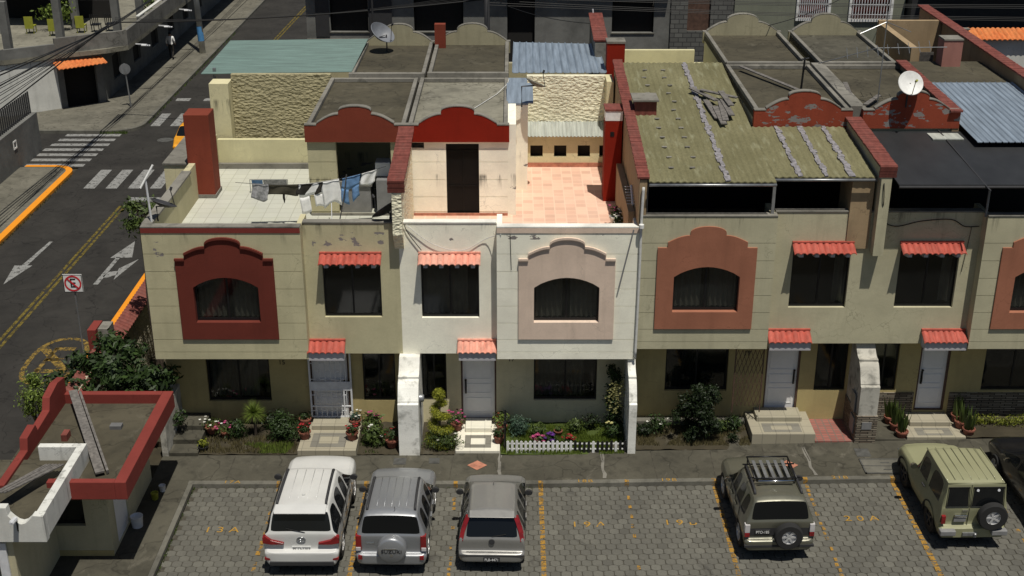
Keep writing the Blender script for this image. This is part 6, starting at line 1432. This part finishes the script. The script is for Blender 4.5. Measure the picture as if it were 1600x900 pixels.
m = MB(); m.box(3.55, 6.88, YG - .3, YG - .04, .2, .42); tag(m.build('planter_kerb', 'curb', bevel=.01), 'low concrete ledge along the foot of the wall behind the dark conifer', 'ledge')
# garden D
for i, (x, y, z, lb) in enumerate(((11.15, 3.0, .34, 'snake plant in a terracotta pot nearest the left side of the white door'), (11.2, 2.6, .34, 'second snake plant from the white door on the left of the steps'), (11.28, 2.2, .3, 'snake plant at the front left corner of the steps'), (13.12, 3.0, .4, 'snake plant in a terracotta pot right beside the number 21'), (13.1, 2.62, .4, 'middle snake plant on the right of the steps'), (13.22, 2.25, .35, 'snake plant at the front right corner of the steps'))):
    pot(lb, x, y, z, .17, .25, plant='leaf_mid', blade=26, seed=110 + i, ph=.62, group='snake plants beside the steps')
hd = thing('low_hedge', 'low yellow green hedge in front of the stone-clad wall', 'hedge', (15, 2.6, .3)); m = MB()
for k in range(18): leaves(m, (13.5 + k * .19, 2.75 + .05 * math.sin(k), .58), (.2, .2, .17), 170, .035, 400 + k)
m.build('foliage', 'leaf_lime', hd); m = MB(); 
for k in range(9): m.tube([(13.6 + k * .35, 2.75, .3), (13.6 + k * .35, 2.75, .6)], .012, 5)
m.build('stem', 'bark', hd); tufts('grass', [(13.2, 16.6, 2.15, 2.6, .36)], 'leaf_lime', 2500, .09, 9, label='short yellow green planting in front of the low hedge')
# big leafy tree and lighter one beside the gatehouse
def tree(label, c, rad, n, size, mat, seed, base, clumps): return shrub('leafy_tree', label, 'tree', c, rad, n, size, mat, seed, trunk=base, clumps=clumps)
t = thing('leafy_tree', 'broad dark glossy tree behind the gatehouse, against the corner house', 'tree', (-11.3, 2.2, .1)); m = MB(); r = random.Random(121)
for (x, y, z, a, b, cc, nn) in ((-11.2, 2.2, 2.35, .8, .6, .6, 700), (-12.3, 1.9, 1.9, .6, .6, .5, 500), (-10.4, 2.5, 2.1, .6, .45, .5, 450), (-9.95, 2.6, 2.05, .35, .3, .35, 180), (-11.7, 2.6, 2.5, .6, .5, .45, 380), (-10.8, 1.9, 1.6, .7, .5, .5, 420), (-12.0, 1.4, 1.35, .6, .4, .4, 300), (-11.0, 3.0, 2.7, .5, .4, .3, 200), (-12.9, 2.2, 1.95, .5, .5, .45, 320), (-12.4, 2.9, 2.3, .55, .5, .4, 300), (-11.6, 3.3, 2.85, .5, .4, .35, 260), (-12.7, 1.2, 1.1, .5, .4, .4, 220)):
    leaves(m, (x, y, z), (a, b, cc), int(nn * 1.5), .115, int(x * -10 + z * 7), lump=.5)
m.build('crown', 'leaf_dark', t); m = MB()
for e in ((-11.2, 2.2, 2.3), (-12.2, 1.9, 1.9), (-10.4, 2.5, 2.0), (-11.7, 2.6, 2.4)): m.tube([(-11.3, 2.2, 0), (-11.3 + (e[0] + 11.3) * .4, 2.2, 1.0), e], [.1, .06, .02], 8)
m.build('trunk', 'bark', t)
t = shrub('leafy_tree', 'small lighter green fine-leaved tree left of the broad dark tree', 'tree', (-13.35, 1.7, 1.95), (.6, .6, .7), 3200, .045, 'leaf_bright', 131, trunk=.1, clumps=5)
shrub('leafy_shrub', 'bush behind the satellite dish at the left side of the corner house', 'shrub', (-11.15, 6.2, 5.7), (.65, .6, .6), 900, .08, 'leaf_mid', 141, trunk=.1, clumps=5)['category'] = 'bush'
shrub('leafy_shrub', 'small dark plant in the garden corner by the white garden wall', 'shrub', (-9.6, 2.3, .9), (.2, .3, .25), 160, .07, 'leaf_dark', 151, stem=False)

# ---------------------------------------------------------------- satellite dishes, antennas
def dish(name, label, c, r_, face, mat, pole_base, arm=True, inner=None, depth=.16):
    t = thing(name, label, 'satellite dish', pole_base, group=None); f = Vector(face).normalized(); c = Vector(c)
    m = MB(); prof = [(r_ * k / 8, -depth * r_ * 2 * (1 - (k / 8) ** 2)) for k in range(9)]
    m.lathe(prof, c, f, 28); n_ = len(m.v); m.lathe([(r_, 0), (r_ + .012, -.012)] + [(a, b - .012) for a, b in reversed(prof)], c, f, 28); m.build('reflector', mat, t, smooth=45)
    m = MB(); m.tube([pole_base, (pole_base[0], pole_base[1], c.z - r_ * .3), c - f * depth * r_ * 2], .025, 8); m.build('mast', 'plastic_dark', t)
    if arm:
        m = MB(); up = Vector((0, 0, -1)); up = (up - f * up.dot(f)).normalized(); b = c + up * r_ * .95; e = c + f * r_ * 1.0 + up * r_ * .25; m.tube([b, e], .012, 6); m.lathe([(0, 0), (.035, 0), (.035, .1), (0, .1)], e, f, 8); m.build('feed_arm', inner or 'plastic_dark', t)
    return t
dish('satellite_dish', 'big grey dish tilted to the sky on the back flat roof', (-4.7, 16.3, 9.15), .48, (.55, -.35, .75), 'dish_grey', (-4.6, 16.5, 8.4), depth=.3)
dish('satellite_dish', 'dull brown dish on the wall above the terracotta terrace', (.75, 8.6, 9.2), .34, (.45, .2, 1), 'dish_brown', (.3, 8.5, 8.45))
dish('satellite_dish', 'dark flat-lying dish on the left parapet of the white-tiled terrace', (-9.55, 3.0, 7.25), .36, (.35, .3, 1), 'dish_dark', (-9.75, 2.95, 6.72))
dish('satellite_dish', 'dark dish half behind the party wall at the right of the white-tiled terrace', (-3.5, 3.05, 7.05), .42, (-.55, .35, .75), 'dish_dark', (-3.35, 3.0, 6.7))
dish('satellite_dish', 'white round dish facing us above the peeling red parapet', (11.55, 6.2, 9.78), .36, (.05, -.75, .5), 'dish_white', (11.55, 6.4, 9.0), inner='yellow_plastic', depth=.1)
t = thing('tv_antenna', 'white pole antenna with a tilted white bar at the left parapet corner', 'antenna', (-9.9, 2.8, 6.75)); m = MB(); m.tube([(-9.88, 2.8, 6.7), (-9.92, 2.8, 8.0)], .03, 8); m.build('mast', 'white_metal', t); m = MB(); m.tube([(-10.05, 2.7, 7.75), (-9.7, 2.9, 8.35)], .03, 8); m.build('crossbar', 'white_paint', t)
t = thing('tv_antenna', 'thin black pipe mast behind the left orange-red arched parapet', 'antenna', (8.55, 6.9, 8.8)); m = MB(); m.tube([(8.52, 6.9, 8.75), (8.58, 6.9, 10.35)], [.035, .03], 8); m.build('mast', 'black_metal', t); m = MB(); m.tube([(8.48, 6.9, 10.3), (8.7, 6.9, 10.34)], .03, 6); m.lathe([(0, 0), (.05, 0), (.05, .08), (0, .1)], (8.58, 6.9, 10.0)); m.build('cap', 'black_metal', t)
t = thing('tv_antenna', 'spindly grey aerial of crossed rods left of the white dish', 'antenna', (11.0, 7.4, 8.8)); m = MB(); m.tube([(11.0, 7.4, 8.75), (11.0, 7.4, 11.6)], .018, 6); m.build('mast', 'galvanised', t)
m = MB(); m.tube([(9.6, 9.4, 9.6), (11.0, 8, 10.4), (12.8, 7.2, 10.6)], .014, 5)
for k in range(9): x = 10.2 + k * .28; m.tube([(x, 8.3 - k * .1, 10.0 + k * .05), (x + .1, 8.9 - k * .1, 10.2 + k * .05)], .008, 4)
m.tube([(11.0, 7.4, 11.3), (11.9, 7.9, 10.9)], .01, 4); m.tube([(10.2, 7.2, 11.0), (11.0, 7.4, 11.3)], .01, 4); m.build('rods', 'galvanised', t)
t = thing('tv_antenna', 'small antenna leaning on the ribbed side wall of the terracotta terrace', 'antenna', (3.4, 4.4, 6.4)); m = MB(); m.tube([(3.38, 4.3, 7.3), (3.36, 3.5, 7.0)], .03, 6); m.build('mast', 'white_metal', t); m = MB()
for k in range(7): m.tube([(3.2, 3.5 + k * .13, 7.03 + k * .04), (3.5, 3.5 + k * .13, 7.03 + k * .04)], .008, 4)
m.build('rods', 'white_metal', t)

# ---------------------------------------------------------------- things on the terraces and roofs
line = MB(); la, lb_ = Vector((-8.1, 5.46, 7.0)), Vector((-3.7, 5.75, 7.4)); Lp = lambda t: la.lerp(lb_, t) + Vector((0, 0, -.28 * math.sin(math.pi * t)))
line.tube([Lp(i / 16) for i in range(17)], .008, 5); tag(line.build('clothes_line', 'cable_black'), 'sagging clothes line across the white-tiled terrace', 'clothes line')
def cloth(name, label, t0, t1, drop, mat, seed, legs=False, wob=.05):
    m = MB(); r = random.Random(seed); ph = r.random() * 6
    def f(u, v):
        p = Lp(t0 + (t1 - t0) * u); return (p.x + .03 * math.sin(v * 4 + ph), p.y + wob * math.sin(u * 9 + ph + v * 2) * v + .02, p.z - drop * v * (1 - .12 * math.sin(u * 6 + ph)))
    if legs:
        m.grid(lambda u, v: f(u, v * .45), 10, 4, (0, .015, 0)); m.grid(lambda u, v: f(u * .4 - .0 * v, .45 + v * .55), 5, 5, (0, .015, 0)); m.grid(lambda u, v: f(.6 + u * .4, .45 + v * .5), 5, 5, (0, .015, 0))
    else: m.grid(f, 12, 8, (0, .015, 0))
    return tag(m.build(name, mat, smooth=True), label, 'clothes', 'washing on the clothes line')
cloth('shirt', 'grey striped garment at the left end of the clothes line', .10, .21, .5, 'cloth_grey', 1)
cloth('blanket', 'dark olive cloth folded over the line beside the striped garment', .20, .41, .32, 'cloth_olive', 2); cloth('trousers', 'black trousers hanging on the middle of the line', .40, .57, .34, 'cloth_black', 3)
cloth('sock', 'narrow dark strap hanging low from the olive cloth', .31, .325, .52, 'cloth_black', 4, wob=.01)
cloth('leggings', 'white leggings below the black trousers on the line', .42, .58, .85, 'cloth_white', 5, legs=True); cloth('shirt', 'plain white shirt hanging left of the blue one', .57, .69, .75, 'cloth_white', 6)
cloth('shirt', 'blue shirt with long sleeves on the clothes line', .70, .82, .8, 'cloth_blue', 7, legs=True); cloth('cap', 'small crumpled white item at the right end of the line', .83, .93, .4, 'cloth_white', 8)
m = MB(); m.grid(lambda u, v: (-8.3 + .35 * u, 8.6 + .1 * v, 6.05 - .42 * v), 6, 3, (0, .02, 0)); tag(m.build('towel', 'cloth_blue'), 'small blue towel hanging at the back of the white terrace', 'towel')
m = MB(); m.grid(lambda u, v: (-7.93 + .75 * u, 8.6 + .1 * v, 6.05 - .42 * v), 6, 3, (0, .02, 0)); tag(m.build('towel', 'cloth_grey'), 'grey striped towel hanging at the back of the white terrace', 'towel')
m = MB(); m.box(-8.35, -7.15, 8.58, 8.6, 6.04, 6.06); m.tube([(-8.35, 8.6, 5.6), (-8.35, 8.6, 6.05)], .012); m.tube([(-7.15, 8.6, 5.6), (-7.15, 8.6, 6.05)], .012); tag(m.build('drying_rack', 'galvanised'), 'low metal rack holding two towels on the white terrace', 'drying rack')
t = thing('broom', 'blue broom standing on the white terrace below the washing', 'broom', (-5.35, 5.4, 5.6)); m = MB(); m.box(-5.5, -5.15, 5.3, 5.42, 5.61, 5.75); m.build('brush', 'blue_plastic', t, bevel=.02); m = MB(); m.tube([(-5.33, 5.36, 5.74), (-5.36, 5.9, 6.9)], .013, 6); m.build('handle', 'white_metal', t)
m = MB(); m.tube([(-4.85, 5.6, 7.2), (-4.9, 5.0, 6.6), (-5.0, 4.2, 5.95), (-5.35, 3.7, 5.65), (-5.5, 3.3, 5.63)], .018, 6); tag(m.build('hose', 'cable_black'), 'black hose hanging down to the white terrace floor', 'hose')
t = thing('laundry_sink', 'grey concrete wash basin in the open laundry room', 'sink', (-4.6, 6.9, 5.6)); m = MB(); m.box(-5.2, -4.3, 6.75, 7.3, 5.6, 6.45); m.box(-4.1, -3.65, 6.55, 7.3, 5.6, 6.7); m.build('cabinet', 'grey_paint', t); m = MB(); m.prism([(-5.25, 6.7), (-4.25, 6.7), (-4.25, 7.35), (-5.25, 7.35)], 'z', 6.45, 6.6, [[(-5.15, 6.8), (-4.35, 6.8), (-4.35, 7.25), (-5.15, 7.25)]]); m.build('basin', 'block_grey', t)
t = thing('washing_machine', 'white washing machine lid in the laundry room doorway', 'washing machine', (-3.9, 7.0, 6.7)); m = MB(); m.box(-4.15, -3.68, 6.9, 7.4, 6.71, 7.15); m.build('body', 'white_metal', t, bevel=.02)
for i, (x, y) in enumerate(((-2.98, 5.35), (-2.62, 5.5))): 
    m = MB(); m.box(x, x + .32, y, y + .2, 5.602, 5.68); m.box(x + .03, x + .34, y + .02, y + .2, 5.682, 5.76); tag(m.build('roof_tile_stack', 'old_white', bevel=.01), ('left' if i == 0 else 'right') + ' of two small stacks of pale clay tiles at the terrace party wall', 'tile stack')
for i, (x, y, s_) in enumerate(((3.05, 5.6, .15), (3.12, 5.15, .13), (3.1, 4.75, .12))):
    pot(('flowering cactus pot nearest the red tower', 'white pot in the middle of the row on the terracotta terrace', 'clay pot nearest the front parapet of the terracotta terrace')[i], x, y, 5.61, s_, .3, plant='leaf_dark', mat='cap_white' if i < 2 else 'terracotta', seed=160 + i, fl=('petal_pink' if i == 0 else 'petal_white', 8), ph=.35, pr=.17, group='pots on the terracotta terrace')
m = MB(); m.box(3.22, 3.4, 3.2, 7.6, 5.62, 6.9); m.build('side_ledge', 'ochre_wall', HC)
t = thing('timber_stack', 'pile of weathered grey boards lying on the mossy roof', 'timber', (6.5, 7, 8.5)); r = random.Random(8)
for i, (x, y, L_, a, z) in enumerate(((6.05, 7.6, 1.6, 5, .04), (6.2, 7.0, 1.5, 2, .07), (6.35, 7.3, 1.7, -3, .1), (6.5, 7.5, 1.4, 3, .13), (5.95, 8.7, 1.3, 30, .12), (6.4, 8.6, 1.2, 62, .17), (6.55, 8.1, 1.3, 6, .2))):
    m = MB(); d = Vector((math.sin(-R(a)), math.cos(R(a)), .088)); m.obox((x, y, MZ(y) + z + .03), (math.cos(R(a)), math.sin(R(a)), 0), d, Vector((1, 0, 0)).cross(d), .09, L_ / 2, .018); m.build('board', 'wood_old', t)
t = thing('chimney', 'old rusty brown chimney box sticking out of the mossy roof', 'chimney', (4.0, 7.6, 8.5)); m = MB(); m.box(3.7, 4.35, 7.3, 8.0, 8.4, 8.95); m.build('shaft', 'brick_cap', t); m = MB(); m.box(3.62, 4.4, 7.2, 8.1, 8.951, 9.0); m.build('cap_plate', 'cap_concrete', t)
for i, (a, b, lb) in enumerate((((7.6, 11.8, 8.95), (8.9, 8.9, 8.9), 'long thin board lying across the dark flat roof by its parapet'), ((10.2, 7.2, 8.95), (10.6, 9.8, 8.9), 'grey strip of timber along the roof edge near the aerial'), ((10.5, 6.9, 8.95), (11.2, 8.0, 8.95), 'short black lath lying on the roof left of the aerial'))):
    m = MB(); m.bar(a, b, .14, .03); tag(m.build('wooden_board', 'wood_old'), lb, 'board')
m = MB(); m.tube([(-1.2, 8.6, 8.36), (-.5, 10.4, 8.36), (-.15, 11.2, 8.5), (-.1, 11.9, 8.5)], .012, 5); tag(m.build('roof_cable', 'cable_white'), 'white cable lying across the concrete roof behind the bright red arch', 'cable')
# facade cables and pipes
def cable(label, pts, r_=.012, mat='cable_black', cat='cable', name='facade_cable'):
    m = MB(); P = [Vector(p) for p in pts]; Q = []
    for i in range(len(P) - 1):
        for k in range(6):
            t = k / 6; a, b, c_, d = P[max(i - 1, 0)], P[i], P[i + 1], P[min(i + 2, len(P) - 1)]
            Q.append(.5 * ((2 * b) + (c_ - a) * t + (2 * a - 5 * b + 4 * c_ - d) * t * t + (3 * b - a - 3 * c_ + d) * t ** 3))
    Q.append(P[-1]); m.tube(Q, r_, 5); return tag(m.build(name, mat, smooth=True), label, cat)
cable('white cable drooping across the wall above the second awning', [(-2.9, 2.7, 6.7), (-2.2, 2.69, 6.15), (-1.4, 2.69, 5.95), (-.7, 2.69, 6.3), (-.3, 2.36, 6.55)], .010, 'cable_white'); cable('black cable running down to the left corner of the pale awning', [(-2.95, 2.7, 6.7), (-2.85, 2.7, 6.45), (-2.5, 2.7, 5.95)])
cable('thin black cable hanging down the wall left of the pink surround', [(-.05, 2.37, 6.55), (-.04, 2.37, 6.2), (-.02, 2.37, 5.5)], .008)
cable('wavy black cable crossing the shaded wall below the black roof', [(9.95, 2.38, 8.0), (10.0, 2.38, 7.4), (10.05, 2.7, 6.9), (10.5, 2.72, 6.65), (11.2, 2.72, 6.8), (12.0, 2.72, 6.85), (12.4, 2.72, 6.65), (12.8, 2.72, 6.65)], .014)
cable('thin dark cable down the side of the right projecting block', [(12.6, 2.72, 6.65), (12.55, 2.72, 5.9), (12.5, 2.72, 5.3)], .008)
cable('white downpipe on the joint between bright and mossy roofed houses', [(3.52, 2.34, 7.9), (3.5, 2.34, 6.9), (3.5, 2.34, 5), (3.48, 2.34, 2.8)], .04, 'cable_white', 'pipe', 'downpipe')
t = thing('street_lamp_arm', 'slim dark pole leaning from the roof corner by the downpipe', 'pole', (3.3, 2.3, 6.6)); m = MB(); m.tube([(3.3, 2.32, 6.7), (2.95, 2.30, 5.0)], .022, 6); m.build('rod', 'grey_paint', t); m = MB(); m.lathe([(0, 0), (.07, .02), (.07, .12), (0, .14)], (3.5, 2.26, 6.75), n=12); m.build('bracket_ball', 'white_paint', t)
t = thing('electric_meter', 'round glass electricity meter on the white dividing wall', 'meter', (-2.6, 2.0, 1.7)); m = MB(); m.lathe([(0, 0), (.12, 0), (.12, .08), (.09, .13), (0, .14)], (-2.63, 2.0, 1.72), (1, 0, 0), 18); m.build('dial', 'galvanised', t, smooth=40); m = MB(); m.tube([(-2.6, 2.0, 1.6), (-2.58, 1.95, 1.2), (-2.6, 2.0, .7), (-2.6, 2.0, .2)], .02, 6); m.build('conduit', 'grey_paint', t)

# ---------------------------------------------------------------- street: sign, poles, cables, person
t = thing('no_parking_sign', 'square no-parking sign with a crossed letter E on a grey pole', 'sign', (-14.05, 7.4, .13)); sx, sy, sz = -13.98, 7.3, 2.75
m = MB(); m.tube([(sx, sy + .06, .1), (sx, sy + .06, 3.05)], .03, 8); m.build('pole', 'galvanised', t)
m = MB(); m.box(sx - .31, sx + .31, sy, sy + .03, sz - .05, sz + .57); pl = m.build('plate', 'white_paint', t, bevel=.01)
m = MB(); m.lathe([(.22, 0), (.27, 0), (.27, .006), (.22, .006)], (sx, sy - .002, sz + .26), (0, -1, 0), 32); m.obox((sx, sy - .012, sz + .26), (1, 0, -1), (0, 1, 0), (1, 0, 1), .23, .003, .024); m.build('prohibition_ring', 'sign_red', pl)
word('E', .44, (sx, sy - .006, sz + .26), 'black_paint', 'letter', (R(90), 0, 0), pl, thick=.002); m = MB(); m.prism(rect(sx - .305, sx + .305, sz - .045, sz + .565), 'y', sy - .004, sy - .001, [rect(sx - .285, sx + .285, sz - .025, sz + .545)]); m.build('border', 'black_paint', pl)
t = thing('round_sign', 'small round sign seen from behind at the far corner', 'sign', (-21.3, 39.4, .14)); m = MB(); m.tube([(-21.3, 39.4, .1), (-21.4, 39.4, 2.6)], .04, 8); m.build('pole', 'galvanised', t); m = MB(); m.lathe([(0, 0), (.3, 0), (.3, .03), (0, .03)], (-21.38, 39.35, 2.3), (.3, -1, 0), 20); m.build('plate', 'galvanised', t)
t = thing('utility_pole', 'grey concrete utility pole with a blue poster on the left street', 'utility pole', (-20.3, 52.9, .1)); m = MB(); m.tube([(-20.3, 52.9, 0), (-20.6, 52.9, 11)], [.2, .13], 14); m.build('pole', 'cap_white', t, smooth=True); m = MB(); m.tube([(-20.33, 52.9, .95), (-20.37, 52.9, 1.9)], [.205, .2], 14, False); m.build('poster', 'poster_blue', t, smooth=True)
t = thing('utility_pole', 'dark pole with cable bundles in front of the grey building', 'utility pole', (-1.2, 33, .1)); m = MB(); m.tube([(-1.2, 33, 0), (-1.25, 33, 10)], [.17, .12], 12); m.build('pole', 'plastic_dark', t, smooth=True); m = MB(); m.bar((-2.6, 33, 7.4), (.4, 33, 7.4), .12); m.build('cross_arm', 'plastic_dark', t)
m = MB(); m.tube([(-6.9, 33.5, 0), (-6.95, 33.5, 9)], .05, 8); tag(m.build('thin_pole', 'plastic_dark'), 'thin dark pole between the two left windows of the grey building', 'pole')
def span(a, b, sag, label, r_=.022, group='overhead cables'):
    a, b = Vector(a), Vector(b); m = MB(); m.tube([a.lerp(b, i / 24) - Vector((0, 0, sag * 4 * (i / 24) * (1 - i / 24))) for i in range(25)], r_, 5); o = tag(m.build('overhead_cable', 'cable_black'), label, 'cable', group); return o
hub = Vector((-20.6, 36.2, 5.5))
lab = 'black overhead cable fanning out to the left edge of the picture'
for k in range(12): span(hub + Vector((.04 * k - .2, 0, .05 * math.sin(k * 2))), (-20.9 - .35 * (k % 5), 2, 4.9 + .33 * k), .12 + .05 * (k % 4), lab, .014 if k % 4 else .03, 'cables fanning out to the left edge')
lab = 'black overhead cable running up the left street towards the top edge'
for k in range(3): span(hub + Vector((.1 * k, 0, 0)), (-20.9 + .2 * k, 95, 6.5 + .3 * k), .5, lab, .022, 'cables up the left street')
lab = 'black overhead cable from the street corner to the dark pole of the back street'
for k in range(4): span(hub + Vector((0, 0, .08 * k)), (-1.2, 33, 7.3 + .12 * k), .25 + .1 * k, lab, .035 if k == 0 else .014, 'cables along the left part of the back street')
lab = 'thin black overhead cable right of the dark pole, across the top of the picture'
for k in range(8): span((-1.2, 33, 7.0 + .12 * k), (48, 33.5, 6.0 + .28 * k), .3 + .12 * (k % 3), lab, .014, 'cables along the right part of the back street')
span((-1.2, 33, 7.4), (3.4, 17, 9.3), .3, 'black cable dropping from the dark pole to the brick-capped wall', .015, None); span((20, 36, 9), (9.5, 17.2, 9.2), .5, 'black cable dropping to the arched back parapet on the right', .015, None)
def person(label, loc, rz, s=1.0):
    t = thing('person', label, 'person', loc, R(rz))
    J = {'pelvis': ((0, 0, .95), .14), 'chest': ((0, .02, 1.3), .17), 'neck': ((0, .03, 1.48), .06), 'head': ((0, .05, 1.58), .095), 'head2': ((0, .05, 1.68), .08),
         'lh': ((-.1, 0, .9), .095), 'lk': ((-.12, .16, .5), .065), 'la': ((-.12, .1, .1), .045), 'lf': ((-.12, .24, .05), .04), 'rh': ((.1, 0, .9), .095), 'rk': ((.12, .02, .48), .065), 'ra': ((.12, -.28, .15), .045), 'rf': ((.12, -.2, .04), .04),
         'ls': ((-.19, .02, 1.4), .07), 'le': ((-.26, -.06, 1.13), .05), 'lw': ((-.25, .04, .9), .035), 'lhd': ((-.25, .08, .82), .035), 'rs': ((.19, .02, 1.4), .07), 're': ((.26, 0, 1.13), .05), 'rw': ((.24, .16, .95), .035), 'rhd': ((.24, .22, .9), .035)}
    E = [('pelvis', 'chest'), ('chest', 'neck'), ('neck', 'head'), ('head', 'head2'), ('pelvis', 'lh'), ('lh', 'lk'), ('lk', 'la'), ('la', 'lf'), ('pelvis', 'rh'), ('rh', 'rk'), ('rk', 'ra'), ('ra', 'rf'), ('chest', 'ls'), ('ls', 'le'), ('le', 'lw'), ('lw', 'lhd'), ('chest', 'rs'), ('rs', 're'), ('re', 'rw'), ('rw', 'rhd')]
    ks = list(J); me = bpy.data.meshes.new('body'); me.from_pydata([J[k][0] for k in ks], [(ks.index(a), ks.index(b)) for a, b in E], [])
    o = bpy.data.objects.new('b', me); COL.objects.link(o); o.modifiers.new('skin', 'SKIN'); sv = me.skin_vertices[0].data
    for i, k in enumerate(ks): sv[i].radius = (J[k][1], J[k][1] * .8 if k in ('chest', 'pelvis') else J[k][1]); sv[i].use_root = k == 'pelvis'
    sb = o.modifiers.new('sub', 'SUBSURF'); sb.levels = 1; sb.render_levels = 1
    em = bpy.data.meshes.new_from_object(o.evaluated_get(bpy.context.evaluated_depsgraph_get())); bpy.data.objects.remove(o)
    em.materials.clear(); [em.materials.append(M[q]) for q in ('cloth_white', 'cloth_black', 'skin')]
    for p in em.polygons:
        z = p.center.z; p.material_index = 1 if z < .98 and abs(p.center.x) < .2 else (2 if z > 1.48 or (z < 1.0 and abs(p.center.x) >= .2) else 0)
    em.shade_smooth(); em.name = 'body'; b = bpy.data.objects.new('body', em); COL.objects.link(b); b.parent = t
    m = MB(); m.lathe([(.1, -.02), (.105, .05), (.08, .11), (0, .13)], (0, .03, 1.62), n=12); h_ = m.build('hair', 'black_paint', None, smooth=True); h_.parent = t
    return t
person('person in a white top and dark trousers walking up the far pavement', (-21.9, 51.2, .14), 0)
# yellow chairs and plants on the open upper terrace
for i, (x, y) in enumerate(((-28.2, 44.6), (-26.6, 43.9), (-25.3, 44.8))):
    t = thing('garden_chair', ('yellow chair on the left of the open upper terrace', 'yellow chair in the middle of the open upper terrace', 'yellow chair next to the black chairs of the upper terrace')[i], 'chair', (x, y, 3.2), group='yellow chairs on the upper terrace')
    m = MB(); m.box(x - .25, x + .25, y - .25, y + .25, 3.6, 3.66); m.build('seat', 'yellow_plastic', t); m = MB(); m.box(x - .25, x + .25, y - .3, y - .25, 3.5, 4.2); m.build('backrest', 'yellow_plastic', t)
    for sx_ in (-.21, .21):
        for sy_ in (-.21, .21): m = MB(); m.box(x + sx_ - .02, x + sx_ + .02, y + sy_ - .02, y + sy_ + .02, 3.2, 3.6); m.build('leg', 'yellow_plastic', t)
shrub('leafy_shrub', 'leafy potted greenery between the yellow chairs upstairs', 'plant', (-26.8, 45.2, 4.3), (1.1, .6, .6), 500, .14, 'leaf_bright', 171); shrub('leafy_shrub', 'greenery hanging at the right end of the upper terrace', 'plant', (-22.6, 49.5, 4.2), (.4, 1.2, .5), 300, .12, 'leaf_mid', 172)
for i, (x, y) in enumerate(((-24.5, 45.0), (-23.7, 45.2))):
    t = thing('garden_chair', ('left' if i == 0 else 'right') + ' one of two black slatted chairs on the upper terrace', 'chair', (x, y, 3.2))
    m = MB(); m.box(x - .25, x + .25, y - .25, y + .25, 3.6, 3.65); m.build('seat', 'black_metal', t); m = MB()
    for k in range(5): m.box(x - .25 + k * .11, x - .2 + k * .11, y - .28, y - .25, 3.6, 4.25)
    m.build('backrest', 'black_metal', t)
    for sx_ in (-.21, .21):
        for sy_ in (-.21, .21): m = MB(); m.box(x + sx_ - .02, x + sx_ + .02, y + sy_ - .02, y + sy_ + .02, 3.2, 3.6); m.build('leg', 'black_metal', t)

# weeds along kerbs and between blocks
tufts('weeds', [(-20.88, -20.8, 8, 27.5, .0), (-20.88, -20.8, 8, 27.5, .0)], 'leaf_dry', 500, .12, 12, .02, 'dry weeds along the foot of the orange kerb', 'weeds')
tufts('weeds', [(-21.6, -20.2, 34.5, 34.7, .0), (-19.62, -19.5, 36, 60, 0)], 'leaf_mid', 350, .16, 13, .02, 'weeds along the far corner kerb', 'weeds')
tufts('weeds', [(-8.76, -8.7, -6, 0, .0), (-8.7, 16, -.05, .0, .02)], 'leaf_mid', 300, .05, 14, .012, 'small weeds in the joint along the parking kerb', 'weeds')
